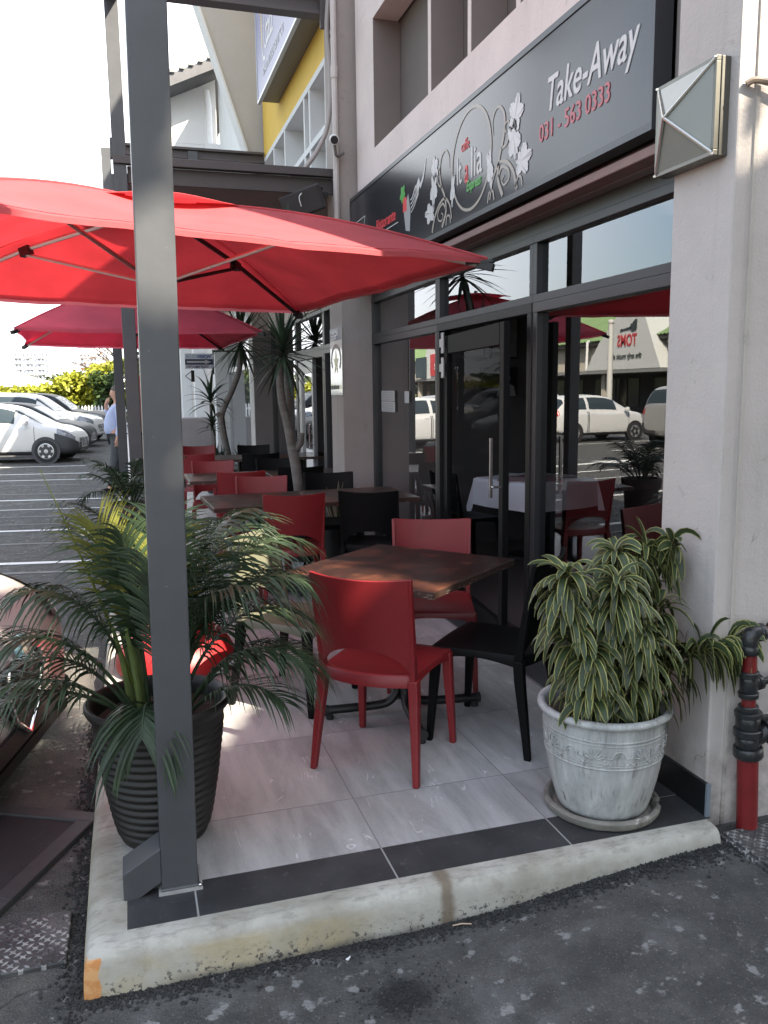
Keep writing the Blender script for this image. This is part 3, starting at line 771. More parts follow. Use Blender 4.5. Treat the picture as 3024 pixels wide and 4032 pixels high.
dB = mb.build('door', alu_light, bB, True, bevel=0.003)
mb = MB(); mb.quad((GX - 0.005, 10.5, 0.1), (GX - 0.005, 11.2, 0.1), (GX - 0.005, 11.2, 1.9), (GX - 0.005, 10.5, 1.9)); mb.build('pane', glassmat('bright_glass', (0.3, 0.3, 0.3), 0.35), dB, True)
mb = MB(); mb.box(GX - 0.08, GX - 0.06, 10.46, 10.52, 0.85, 1.15); mb.box(GX - 0.08, GX - 0.02, 10.48, 10.50, 0.88, 0.90); mb.box(GX - 0.08, GX - 0.02, 10.48, 10.50, 1.10, 1.12); mb.build('handle', chrome, dB, True)

# optician's unit and the rest of the row
bC = thing('optician_shop', 'pale optician shop beyond the yellow-topped unit with a tiled roof', 'building', (FX, 13.92, 0))
mb = MB(); mb.box(2.28, 2.6, 13.92, 19.5, 2.62, 8.6); mb.build('upper_wall', plaster_white, bC, True)
mb = MB(); mb.box(FX, 2.9, 19.5, 19.9, -0.1, 7.0); mb.build('far_pillar', plaster_white, bC, True)
for yy in (25.3, 31.2):
    mb = MB(); mb.box(1.95, 2.9, yy, yy + 0.4, -0.1, 7.0); mb.build('far_pillar', plaster_white, bC, True)
mb = MB(); mb.box(2.28, 2.6, 19.9, 45, -0.1, 7.0); mb.build('wall', plaster, bC, True)
for a, b in ((13.92, 16.0), (16.0, 19.5)):
    window(a, b, 2.06, 2.62, 0.05, alu_light, bC); window(a, b, 0, 2.06, 0.06, alu_light, bC)
mb = MB(); mb.box(2.36, 6, 19.2, 19.3, 0, 2.9); mb.box(6, 6.1, 13.9, 19.3, 0, 2.9); mb.box(2.36, 6, 13.95, 19.2, 2.7, 2.75); mb.build('room_wall', mat('pale_room', (0.62, 0.63, 0.64), 0.9), bC, True)
mb = MB(); mb.quad((2.40, 13.9, 0.004), (6, 13.9, 0.004), (6, 19.2, 0.004), (2.40, 19.2, 0.004)); mb.build('room_floor', mat('pale_floor', (0.5, 0.5, 0.5), 0.4), bC, True)
mb = MB(); mb.box(1.25, 2.28, 20.0, 20.2, 5.6, 8.3)
mb.prism([(1.32, 19.99, 7.1), (1.28, 19.99, 8.0), (2.28, 19.99, 8.5), (2.28, 19.99, 7.1)], (0, 0.2, 0)); mb.build('gable_wall', plaster_white, bC, True)
mb = MB()
rp = [(0.6, 8.02), (2.9, 9.02)]
mb.prism([(0.6, 19.2, 7.72), (2.9, 19.2, 8.78), (2.9, 19.2, 9.02), (0.6, 19.2, 7.96)], (0, 14, 0)); rf = mb.build('roof', mat('roof_tile', (0.10, 0.10, 0.105), 0.8, var=0.15, scale=6), bC, True)
mb = MB()
for k in range(12):
    x = 0.7 + k * 0.2; mb.box(x - 0.05, x + 0.05, 19.15, 33, 7.98 + (x - 0.6) * 0.435, 8.06 + (x - 0.6) * 0.435)
mb.build('tile_ridge', mat('roof_tile_edge', (0.2, 0.2, 0.19), 0.8), rf, True)
mb = MB(); mb.tube([(2.06, 19.85, 8.2), (2.1, 19.85, 7.9), (2.12, 19.85, 2.5)], 0.07, 10); mb.build('downpipe', white_paint, bC, True)
mb = MB(); mb.box(0.95, 2.2, 22.5, 23.5, 0, 0.9); mb.build('counter', plaster_grey, bC, True)

# ------------------------------------------------------------------ steel posts and canopy
def post_profile(b, x, y, z0, z1, w):
    b.box(x - w / 2, x + w / 2, y - w / 2, y + w / 2, z0, z1)
pA = thing('steel_post', 'nearest grey square steel post with a cranked foot at the terrace corner', 'post', (0.079, 2.58, 0), group='steel posts along the terrace edge'); pA.rotation_euler = (0, radians(0.68), 0)
mb = MB(); w = 0.112
post_profile(mb, 0.0, 0.0, 0.012, 5.0, w); mb.build('post', steel_grey, pA, bevel=0.004)
mb = MB()
mb.prism([(-0.056, -0.056, 0.155), (-0.172, -0.056, 0.085), (-0.172, -0.056, -0.012), (-0.14, -0.056, -0.012), (-0.056, -0.056, 0.040)], (0, 0.112, 0)); mb.build('foot', steel_grey, pA, bevel=0.003)
mb = MB(); mb.box(-0.066, 0.07, -0.068, 0.066, 0.0, 0.010); mb.build('base_plate', mat('grout_pad', (0.3, 0.3, 0.29), 0.8, var=0.2, scale=20), pA)
mb = MB(); mb.tube([(-0.058, -0.059, 0.014), (0.058, -0.059, 0.014), (0.059, 0.058, 0.014)], 0.005, 6); mb.build('weld_bead', steel_grey, pA)
for bx, by in ((-0.058, 0.060), (0.062, -0.060)):
    mb = MB(); mb.lathe([(0.008, 0.0), (0.008, 0.007), (0.004, 0.009)], 6, (bx, by, 0.010), sm=False, capt=True); mb.build('bolt', chrome, pA)
pB = thing('steel_post', 'second grey square steel post, next to the man on the phone', 'post', (0.055, 7.95, 0), group='steel posts along the terrace edge')
mb = MB(); post_profile(mb, 0, 0, 0.0, 5.14, 0.115); mb.build('post', steel_grey, pB, bevel=0.004)
mb = MB(); mb.box(-0.075, 0.075, -0.075, 0.075, 0, 0.012); mb.build('base_plate', steel_grey, pB)
pC = thing('steel_post', 'third grey steel post, directly behind the man on the phone', 'post', (-0.10, 13.7, 0), group='steel posts along the terrace edge')
mb = MB(); post_profile(mb, 0, 0, 0.0, 5.2, 0.13); mb.build('post', steel_grey, pC, bevel=0.004)
mb = MB(); mb.box(-0.085, 0.085, -0.085, 0.085, 0, 0.012); mb.build('base_plate', steel_grey, pC)
pD = thing('steel_post', 'fourth grey steel post, far down the terrace edge', 'post', (-0.10, 19.7, 0), group='steel posts along the terrace edge')
mb = MB(); post_profile(mb, 0, 0, 0.0, 5.2, 0.13); mb.build('post', steel_grey, pD, bevel=0.004)

ca = thing('steel_canopy', 'brown steel canopy with flat roof joining the posts to the shops', 'canopy', (0.055, 7.95, 3.4))
def ibeam(b, x0, x1, y, z0, z1, w=0.12, f=0.03):
    b.box(x0, x1, y - w / 2, y + w / 2, z1 - f, z1); b.box(x0, x1, y - 0.012, y + 0.012, z0 + f, z1 - f); b.box(x0, x1, y - w / 2, y + w / 2, z0, z0 + f)
mb = MB(); ibeam(mb, 0.115, 1.965, 7.95, 4.95, 5.14, 0.14); mb.build('top_beam', steel_brown, ca, True)
mb = MB(); mb.box(1.86, 1.945, 7.86, 7.88, 4.82, 5.1); mb.box(1.945, 1.968, 7.84, 7.95, 4.78, 5.14); mb.build('bracket', steel_brown, ca, True)
mb = MB(); mb.box(0.0, 2.27, 7.87, 7.891, 3.545, 3.615); mb.box(0.113, 2.27, 7.891, 7.95, 3.545, 3.615); mb.box(0.115, 1.965, 7.945, 7.98, 3.40, 3.545); mb.build('edge_beam', steel_brown, ca, True, bevel=0.004)
mb = MB(); mb.box(0.0, 2.27, 8.03, 19.6, 3.44, 3.50); mb.build('roof_sheet', soffit, ca, True)
mb = MB()
for y in (9.8, 11.6, 13.75, 15.6, 17.6, 19.68): mb.box(-0.1, 1.96, y - 0.03, y + 0.03, 3.30, 3.44)
mb.build('rafter', steel_brown, ca, True)
mb = MB(); ibeam(mb, 0.0, 1.98, 11.9, 4.66, 4.80, 0.12); mb.build('top_beam', steel_brown, ca, True)
mb = MB(); mb.box(0.95, 1.07, 11.72, 11.84, 4.60, 4.72); mb.build('beam_cleat', steel_grey, ca, True)
mb = MB(); mb.box(0.0, 0.11, 2.64, 7.89, 4.88, 5.0); mb.box(-0.15, -0.03, 13.77, 19.6, 5.05, 5.17); mb.build('long_beam', steel_grey, ca, True)
mb = MB()
for z in (3.30, 3.60): mb.box(-0.02, 0.0, 7.9, 8.0, z, z + 0.16); mb.box(0.0, 0.04, 7.885, 7.893, z, z + 0.12)
mb.build('post_clamp', steel_grey, ca, True)
# ------------------------------------------------------------------ restaurant sign
sign_black = mat('sign_black', (0.022, 0.024, 0.030), 0.20, var=0.15, scale=2, spec=0.5)
s_white = mat('sign_white', (0.52, 0.51, 0.50), 0.4); s_red = mat('sign_red', (0.62, 0.05, 0.06), 0.4); s_green = mat('sign_green', (0.06, 0.32, 0.05), 0.4)
s_gold = mat('sign_beige', (0.30, 0.265, 0.225), 0.4); s_pink = mat('sign_pink', (0.42, 0.08, 0.10), 0.4); s_grey = mat('sign_grey', (0.30, 0.30, 0.31), 0.4)
SW, SH = 4.64, 0.657
sg = thing('restaurant_sign', 'long black glossy sign reading Italia Express and Take-Away above the dark windows', 'sign', mat=facing_matrix((2.06, 7.66, 2.615)))
mb = MB(); mb.box(0, SW, 0, SH, -0.075, 0); mb.build('board', sign_black, sg, bevel=0.003)
mb = MB()
for a in ((-0.008, SW + 0.008, SH, SH + 0.03), (-0.008, SW + 0.008, -0.03, 0), (SW, SW + 0.008, 0, SH), (-0.008, 0, 0, SH)): mb.box(a[0], a[1], a[2], a[3], -0.078, 0.006)
mb.build('edge_frame', mat('sign_edge', (0.05, 0.053, 0.06), 0.35, metal=0.3), sg)
E_ = 0.0015
text('Take-Away', sg, 0.225, (3.75, 0.300, E_), s_white, sx=0.755, shear=0.22, bold=0.002)
text('031 - 563 0333', sg, 0.118, (3.685, 0.178, E_), s_pink, sx=0.90, shear=0.0, bold=0.001)
text('caffè'.replace('è', 'e'), sg, 0.095, (2.66, 0.40, E_), s_red, sx=0.72)
text('It', sg, 0.225, (2.585, 0.222, E_), s_white, sx=0.62, bold=0.001)
text('a', sg, 0.225, (2.715, 0.205, E_), s_red, sx=0.55)
text('lia', sg, 0.255, (2.805, 0.215, E_), s_white, sx=0.80, bold=0.001)
text('Express', sg, 0.085, (2.745, 0.150, E_), s_green, sx=0.80, shear=0.25, bold=0.002)
text('Italian', sg, 0.145, (0.36, 0.272, E_), s_white, sx=0.85)
text('Ristorante', sg, 0.125, (0.82, 0.258, E_), s_red, sx=0.98, bold=0.001)
def ribbon(b, pts, w0, w1=None, z=E_ + 0.0015, n=40):
    w1 = w0 if w1 is None else w1
    P = smooth([(p[0], p[1], 0) for p in pts], n)
    L = []
    for k, p in enumerate(P):
        d = (P[min(k + 1, n - 1)] - P[max(k - 1, 0)]).normalized(); nn = V((-d.y, d.x, 0)); t = k / (n - 1); w = w0 + (w1 - w0) * t
        L.append((b.add((p + nn * w / 2) + V((0, 0, z))), b.add((p - nn * w / 2) + V((0, 0, z)))))
    for (a, c), (d, e) in zip(L, L[1:]): b.face([a, c, e, d])
def spiral(cx, cy, r, a0, turns, dirn=1, n=14):
    return [(cx + r * (1 - 0.8 * k / n) * cos(a0 + dirn * 2 * pi * turns * k / n), cy + r * (1 - 0.8 * k / n) * sin(a0 + dirn * 2 * pi * turns * k / n)) for k in range(n + 1)]
def leaf(b, cx, cy, rx, ry, rot, z=E_ + 0.002):
    """lobed, toothed vine leaf with slits along the veins"""
    N_ = 140; P = []
    for k in range(N_):
        a = 2 * pi * k / N_
        lobe = 0.62 + 0.38 * abs(cos(2.5 * (a - 0.05))) ** 1.3
        r = lobe * (1.06 + 0.10 * ((k % 7) / 6.0 - 0.5))
        x, y = rx * 1.12 * r * cos(a), ry * 1.12 * r * sin(a)
        P.append(b.add((cx + x * cos(rot) - y * sin(rot), cy + x * sin(rot) + y * cos(rot), z)))
    c = b.add((cx - 0.45 * rx * cos(rot), cy - 0.45 * rx * sin(rot), z))
    for k in range(N_):
        if k in (2, 27, 57, 83, 112, 138): continue
        b.face([c, P[k], P[(k + 1) % N_]])
mb = MB()
ell = [(2.808 + 0.297 * cos(a), 0.325 + 0.288 * sin(a)) for a in [radians(-100 + 10 * k) for k in range(37)]]
ribbon(mb, ell, 0.018, 0.018, n=120)
mb.build('oval_ring', s_gold, sg)
mb = MB()
# right scrolls
ribbon(mb, [(3.13, 0.37), (3.12, 0.45), (3.17, 0.50), (3.23, 0.49), (3.28, 0.43), (3.27, 0.33), (3.21, 0.22), (3.2, 0.12), (3.26, 0.018)], 0.008, 0.028, n=60)
ribbon(mb, [(3.24, 0.27), (3.31, 0.28), (3.345, 0.34), (3.325, 0.39), (3.29, 0.38), (3.295, 0.34), (3.31, 0.345)], 0.016, 0.006)
ribbon(mb, [(3.09, 0.03), (3.13, 0.13), (3.21, 0.20), (3.31, 0.185), (3.39, 0.12), (3.42, 0.06), (3.44, 0.015)], 0.014, 0.024)
ribbon(mb, [(3.20, 0.13), (3.25, 0.17), (3.33, 0.14), (3.34, 0.09), (3.28, 0.07), (3.25, 0.1), (3.28, 0.12)], 0.018, 0.008)
ribbon(mb, [(3.06, 0.018), (3.08, 0.07), (3.13, 0.07), (3.15, 0.018)], 0.014, 0.014); ribbon(mb, [(3.42, 0.018), (3.45, 0.07), (3.49, 0.06), (3.5, 0.018)], 0.014, 0.012)
mb.build('vine_scroll', s_gold, sg); mb = MB()
# left scrolls
ribbon(mb, [(2.46, 0.36), (2.45, 0.44), (2.39, 0.485), (2.32, 0.46), (2.29, 0.38), (2.32, 0.28), (2.38, 0.20), (2.40, 0.10), (2.33, 0.018)], 0.008, 0.026, n=60)
ribbon(mb, [(2.33, 0.27), (2.27, 0.30), (2.24, 0.36), (2.27, 0.40), (2.3, 0.38), (2.285, 0.35)], 0.014, 0.006)
ribbon(mb, [(2.50, 0.04), (2.47, 0.13), (2.38, 0.19), (2.28, 0.17), (2.20, 0.11), (2.16, 0.05), (2.145, 0.015)], 0.014, 0.024)
ribbon(mb, [(2.40, 0.12), (2.34, 0.165), (2.26, 0.13), (2.26, 0.08), (2.32, 0.06), (2.35, 0.09), (2.32, 0.11)], 0.016, 0.008)
ribbon(mb, [(2.40, 0.018), (2.42, 0.07), (2.47, 0.06), (2.48, 0.018)], 0.014, 0.012)
mb.build('vine_scroll', s_gold, sg)
for a in ((3.42, 0.40, 0.085, 0.075, 1.2), (3.40, 0.27, 0.10, 0.065, -1.3), (3.51, 0.145, 0.085, 0.07, 0.1), (3.09, 0.20, 0.10, 0.038, -1.4),
          (2.20, 0.42, 0.075, 0.055, 1.8), (2.18, 0.29, 0.10, 0.06, -1.7), (2.10, 0.15, 0.085, 0.06, 3.0), (2.52, 0.21, 0.09, 0.034, -1.7)):
    mb = MB(); leaf(mb, *a); mb.build('vine_leaf', s_white, sg)
mb = MB()
ribbon(mb, [(0.43, 0.35), (0.49, 0.45)], 0.010, n=4); ribbon(mb, [(0.49, 0.45), (0.13, 0.445)], 0.008, n=4); ribbon(mb, [(0.13, 0.445), (0.13, 0.38)], 0.008, n=4); ribbon(mb, [(0.955, 0.226), (1.40, 0.226)], 0.007, n=4)
# fork
ribbon(mb, [(1.90, 0.37), (1.96, 0.41), (2.0, 0.47), (2.02, 0.53)], 0.034, 0.010)
mb.prism([(1.90, 0.40, 0.001), (1.86, 0.33, 0.001), (1.78, 0.29, 0.001), (1.80, 0.38, 0.001), (1.88, 0.44, 0.001)], (0, 0, 0.002))
for k in range(4): ribbon(mb, [(1.85 - 0.02 * k + 0.02, 0.335 + 0.022 * k), (1.78 - 0.014 * k, 0.27 + 0.022 * k), (1.705 - 0.005 * k, 0.235 + 0.03 * k)], 0.014, 0.008, n=10)
mb.build('fork_print', s_white, sg)
mb = MB(); mb.prism([(1.52, 0.27, 0.001), (1.52, 0.37, 0.001), (1.60, 0.37, 0.001), (1.61, 0.27, 0.001)], (0, 0, 0.002)); mb.build('tomato_print', s_red, sg)
mb = MB(); leaf(mb, 1.515, 0.405, 0.06, 0.05, 0.8); mb.build('basil_print', s_green, sg)
mb = MB(); mb.prism([(1.54, 0.26, 0.001), (1.64, 0.38, 0.001), (1.69, 0.25, 0.001), (1.67, 0.11, 0.001), (1.58, 0.13, 0.001)], (0, 0, 0.0015)); mb.build('glass_print', s_grey, sg)

# ------------------------------------------------------------------ pyramid wall lamp on the corner pillar
wl = thing('wall_lamp', 'square frosted wall lamp with crossed steel rods on the near corner pillar', 'lamp', (1.97, 2.61, 2.34))
lamp_metal = mat('lamp_metal', (0.16, 0.155, 0.135), 0.38, metal=0.7, var=0.1, scale=8)
mb = MB(); mb.box(1.935, 1.969, 2.452, 2.778, 2.334, 2.648); mb.build('back_box', lamp_metal, wl, True, bevel=0.002)
mb = MB(); mb.box(1.912, 1.931, 2.452, 2.778, 2.334, 2.352); mb.box(1.912, 1.931, 2.452, 2.778, 2.63, 2.648); mb.box(1.912, 1.931, 2.452, 2.469, 2.352, 2.63); mb.box(1.912, 1.931, 2.761, 2.778, 2.352, 2.63)
mb.build('front_frame', lamp_metal, wl, True, bevel=0.002)
frost = mat('frosted_glass', (0.27, 0.275, 0.245), 0.28, var=0.05, scale=4)
cs = [V((1.914, 2.462, 2.344)), V((1.914, 2.768, 2.344)), V((1.914, 2.768, 2.638)), V((1.914, 2.462, 2.638))]; ap = V((1.835, 2.615, 2.491))
mb = MB()
for i in range(4): mb.face([mb.add(cs[i]), mb.add(cs[(i + 1) % 4]), mb.add(ap)])
mb.face([mb.add(c + V((0.012, 0, 0))) for c in cs]); mb.build('frosted_shade', frost, wl, True)
mb = MB()
for c in cs: mb.tube([c + (c - ap) * 0.02, ap + V((-0.004, 0, 0))], 0.006, 6)
mb.build('rod', mat('rod_steel', (0.5, 0.49, 0.45), 0.25, metal=0.9), wl, True)
mb = MB()
for c in cs: mb.lathe([(0.0, -0.006), (0.007, -0.004), (0.008, 0.002), (0.0, 0.008)], 8, c + (c - ap) * 0.03 + V((-0.004, 0, 0)))
mb.build('screw', chrome, wl, True)
mb = MB(); mb.tube(smooth([(1.99, 2.40, 2.545), (2.02, 2.385, 2.555), (2.12, 2.38, 2.535), (2.3, 2.385, 2.46), (2.5, 2.39, 2.40)], 14), 0.011, 8)
tag(mb.build('power_cable', mat('cable_grey', (0.22, 0.17, 0.13), 0.5)), 'brown conduit running from the wall lamp along the end wall', 'cable')

# ------------------------------------------------------------------ pipe, cable and camera on the middle pillar
mb = MB(); mb.tube([(1.94, 7.70, 3.0), (1.94, 7.70, 5.2)], 0.028, 8); mb.tube([(1.94, 7.70, 4.35), (1.94, 7.70, 4.45)], 0.034, 8); mb.tube([(1.94, 7.70, 5.15), (1.95, 7.78, 5.2), (1.96, 7.9, 5.2)], 0.034, 8)
tag(mb.build('conduit_pipe', mat('pipe_paint', (0.5, 0.45, 0.42), 0.6, var=0.1, scale=5)), 'painted vertical pipe on the middle pillar above the sign', 'pipe')
mb = MB(); mb.tube(smooth([(1.93, 7.80, 5.12), (1.91, 7.82, 4.8), (1.94, 7.84, 4.5), (1.94, 7.86, 4.2), (1.90, 7.88, 3.95), (1.80, 7.9, 3.75), (1.70, 7.92, 3.62)], 30), 0.022, 8)
tag(mb.build('hanging_cable', mat('cable_light', (0.33, 0.29, 0.27), 0.5)), 'thick pale cable hanging in a curve beside the pillar pipe', 'cable')
cc = thing('security_camera', 'small white bullet security camera above the left end of the sign', 'camera', (1.94, 7.55, 3.76))
mb = MB(); mb.tube([(1.86, 7.42, 3.74), (1.90, 7.60, 3.80)], 0.042, 12); mb.build('body', white_paint, cc, True)
mb = MB(); mb.tube([(1.857, 7.408, 3.737), (1.86, 7.42, 3.741)], 0.034, 12); mb.build('lens', black_paint, cc, True)
mb = MB(); mb.tube([(1.89, 7.55, 3.76), (1.91, 7.58, 3.66), (1.94, 7.62, 3.66), (2.0, 7.65, 3.70)], 0.014, 8); mb.build('bracket', mat('cam_bracket', (0.16, 0.14, 0.13), 0.6), cc, True)

# speaker under the canopy
sp = thing('loudspeaker', 'black loudspeaker hung on a bracket under the canopy edge', 'speaker', (1.78, 7.82, 3.42))
Msp = Matrix.Translation(V((1.66, 7.75, 3.28))) @ Matrix.Rotation(radians(-35), 4, 'Z') @ Matrix.Rotation(radians(18), 4, 'X') @ Matrix.Rotation(radians(-14), 4, 'Y')
mb = MB(); mb.prism([Msp @ V(p) for p in ((-0.21, -0.09, -0.11), (0.21, -0.09, -0.11), (0.15, 0.09, -0.11), (-0.15, 0.09, -0.11))], (Msp.to_3x3() @ V((0, 0, 0.22)))); mb.build('cabinet', mat('speaker_black', (0.022, 0.018, 0.018), 0.6), sp, True, bevel=0.012)
mb = MB(); q = [Msp @ V(p) for p in ((-0.19, -0.096, -0.095), (0.19, -0.096, -0.095), (0.19, -0.096, 0.095), (-0.19, -0.096, 0.095))]; mb.quad(*q); mb.build('grille', mat('speaker_grille', (0.04, 0.033, 0.032), 0.8, bump=0.5, bscale=300), sp, True)
mb = MB(); mb.bar((1.70, 7.80, 3.36), (1.84, 7.90, 3.44), 0.05, 0.02); mb.box(1.72, 1.90, 7.86, 7.92, 3.36, 3.40); mb.build('bracket', black_paint, sp, True)
mb = MB(); mb.tube(smooth([(1.64, 7.66, 3.36), (1.58, 7.64, 3.30), (1.60, 7.66, 3.22)], 8), 0.004, 5); mb.build('wire', white_paint, sp, True)

# ------------------------------------------------------------------ neighbours' signs
purple = mat('sign_purple', (0.14, 0.14, 0.27), 0.35); gold = mat('sign_gold', (0.75, 0.52, 0.10), 0.4)
ys = thing('shop_sign', 'purple box sign on the yellow wall with white and gold lettering', 'sign', mat=facing_matrix((1.75, 10.77, 5.10)))
mb = MB(); mb.box(0, 2.5, 0, 1.05, -0.245, 0.0); mb.build('box', mat('sign_box_dark', (0.13, 0.125, 0.115), 0.5), ys)
mb = MB(); mb.quad((0, 0, 0.002), (2.5, 0, 0.002), (2.5, 1.05, 0.002), (0, 1.05, 0.002)); mb.build('face', purple, ys)
mb = MB(); mb.box(0, 2.5, -0.03, 0.0, -0.03, 0.012); mb.box(0, 2.5, 1.05, 1.08, -0.03, 0.012); mb.box(-0.02, 0, -0.03, 1.08, -0.03, 0.012); mb.build('edge_strip', alu_light, ys)
text('tab', ys, 0.44, (0.66, 0.40, 0.004), s_white, sx=0.82, shear=0.15, bold=0.004)
text('THE INTELLIGENT CO', ys, 0.135, (0.42, 0.14, 0.004), s_white, sx=1.0)
text('M', ys, 0.42, (1.36, 0.52, 0.004), gold, sx=0.8, bold=0.008)
mb = MB(); ribbon(mb, [(0.55, 0.95), (0.42, 0.75), (0.40, 0.5), (0.47, 0.33), (0.6, 0.30)], 0.02, 0.05, z=0.004); ribbon(mb, [(0.75, 0.95), (0.58, 0.75), (0.55, 0.52), (0.62, 0.40), (0.75, 0.40), (1.15, 0.40)], 0.02, 0.035, z=0.005); mb.build('emblem', s_white, ys)
mb = MB()
for k in range(9): mb.box(0.33 + 0.006 * k, 0.40 + 0.004 * k, 0.84 - 0.045 * k, 0.86 - 0.045 * k, 0.002, 0.005)
mb.build('emblem_stripe', gold, ys)

# marshall security plate on the middle pillar front
sec = thing('security_plate', 'upright security company plate on the front of the middle pillar', 'sign', mat=facing_matrix((1.962, 8.165, 1.53)))
mb = MB(); mb.box(0, 0.46, 0, 0.64, -0.006, 0.0); mb.build('plate', mat('plate_white', (0.62, 0.62, 0.55), 0.15, var=0.12, scale=9, coat=0.4), sec)
mb = MB(); mb.box(0, 0.46, 0.52, 0.64, 0.0002, 0.002); mb.build('header', mat('plate_grey', (0.10, 0.11, 0.13), 0.4), sec)
text('MARSHALL', sec, 0.062, (0.02, 0.583, 0.003), s_white, sx=1.05, bold=0.002); text('SECURITY', sec, 0.062, (0.05, 0.53, 0.003), s_white, sx=1.05, bold=0.002)
text('086 189 7799', sec, 0.055, (0.02, 0.055, 0.003), mat('plate_text', (0.15, 0.15, 0.14), 0.5), sx=1.02)
mb = MB(); ribbon(mb, [(0.23 + 0.18 * cos(radians(a)), 0.34 + 0.13 * sin(radians(a))) for a in range(-40, 230, 15)], 0.035, z=0.003)
mb.build('badge_ring', mat('plate_brown', (0.09, 0.06, 0.05), 0.4), sec)
mb = MB(); mb.prism([(0.23 + (0.10 if k % 2 == 0 else 0.042) * cos(pi / 2 + k * pi / 5), 0.31 + (0.12 if k % 2 == 0 else 0.05) * sin(pi / 2 + k * pi / 5), 0.0005) for k in range(10)], (0, 0, 0.003)); mb.build('star', mat('star_gold', (0.55, 0.5, 0.3), 0.35), sec)

# optometrist hanging sign + the poster fascia
os_ = thing('hanging_sign', 'small white optometrist sign with an arrow hanging across the walkway', 'sign', mat=facing_matrix((0.90, 13.45, 1.94), (1, 0, 0), (0, -1, 0)))
mb = MB(); mb.box(0, 0.44, 0, 0.235, -0.02, 0); mb.build('board', mat('sign_board_white', (0.60, 0.62, 0.66), 0.4), os_)
navy = mat('navy', (0.02, 0.03, 0.07), 0.4); blue = mat('logo_blue', (0.05, 0.10, 0.30), 0.4); teal = mat('logo_teal', (0.25, 0.42, 0.45), 0.4)
mb = MB(); mb.box(0.005, 0.435, 0.062, 0.148, 0.0003, 0.0015); mb.build('arrow_panel', navy, os_)
mb = MB(); mb.prism([(0.03, 0.09, 0.0018), (0.31, 0.09, 0.0018), (0.31, 0.072, 0.0018), (0.41, 0.105, 0.0018), (0.31, 0.138, 0.0018), (0.31, 0.12, 0.0018), (0.03, 0.12, 0.0018)], (0, 0, 0.001)); mb.build('arrow', s_white, os_)
text('ACCU', os_, 0.066, (0.02, 0.165, 0.001), teal, sx=0.98); text('VISION', os_, 0.066, (0.19, 0.165, 0.001), blue, sx=0.98, shear=0.25, bold=0.002)
text('OPTOMETRIST', os_, 0.054, (0.018, 0.012, 0.001), navy, sx=0.98, bold=0.001)
mb = MB(); mb.box(0.43, 0.45, -0.09, 0.30, -0.03, -0.01); mb.box(0.43, 1.1, 0.26, 0.285, -0.025, -0.015); mb.build('bracket', black_paint, os_)
hb = MB(); hb.box(1.00, 1.05, 13.6, 13.64, 1.74, 1.92); hb.bar((1.0, 13.62, 1.90), (0.91, 13.62, 1.83), 0.012, 0.012); hb.bar((0.91, 13.62, 1.83), (1.0, 13.62, 1.76), 0.012, 0.012)
tag(hb.build('wall_bracket', black_paint), 'black triangular bracket just under the hanging optometrist sign', 'bracket')
po = thing('optician_fascia', 'large optician poster sign with red and green picture on the fascia', 'sign', mat=facing_matrix((2.0, 17.4, 2.72)))
mb = MB(); mb.box(0, 3.8, 0, 0.75, -0.06, 0); mb.build('board', mat('poster_blue', (0.45, 0.52, 0.56), 0.35), po)
mb = MB(); mb.box(0, 1.05, 0, 0.75, 0.0003, 0.002); mb.build('picture', mat('poster_pic', (0.35, 0.10, 0.11), 0.4, var=0.5, scale=3, spots=[((0.12, 0.35, 0.06), 2.2, 0.52, 0.05), ((0.6, 0.45, 0.4), 5, 0.6, 0.05)]), po)
text('ACCU', po, 0.26, (1.75, 0.45, 0.003), teal); mb = MB(); mb.box(1.2, 3.8, 0.0, 0.24, 0.0003, 0.002); mb.build('text_band', navy, po)
text('031 563 2200', po, 0.15, (1.5, 0.06, 0.003), s_white)

# notices taped inside the glass
for (y0, y1, z0, z1, lab) in ((7.50, 7.10, 1.475, 1.565, 'upper white paper notice taped to the left pane'), (7.50, 7.09, 1.375, 1.47, 'lower white paper notice taped to the left pane'), (6.82, 6.70, 1.46, 1.56, 'small blank paper slip taped right of the two notices')):
    t = thing('paper_notice', lab, 'notice', mat=facing_matrix((2.285, y0, z0)), group='paper notices on the left pane')
    w_, h_ = y0 - y1, z1 - z0
    mb = MB(); mb.box(0, w_, 0, h_, -0.001, 0); mb.build('paper', mat('paper_dim', (0.35, 0.34, 0.33), 0.7), t)
    if w_ > 0.2:
        mb = MB()
        for k in range(4):
            for j in range(5): mb.box(0.04 + j * 0.065, 0.085 + j * 0.065, 0.012 + k * 0.019, 0.017 + k * 0.019, 0.0003, 0.0008)
        mb.build('print', mat('print_ink', (0.12, 0.12, 0.12), 0.7), t)
st = thing('menu_banner', 'narrow upright white and blue sticker strip on the glass beside the door', 'sticker', mat=facing_matrix((2.29, 6.08, 0.50)))
mb = MB(); mb.box(0, 0.075, 0.14, 0.42, -0.001, 0.001); mb.build('strip', mat('sticker_white', (0.5, 0.52, 0.58), 0.4), st)
mb = MB(); mb.box(0, 0.075, 0.0, 0.14, -0.001, 0.001); mb.build('blue_patch', mat('sticker_blue', (0.03, 0.12, 0.35), 0.4), st)
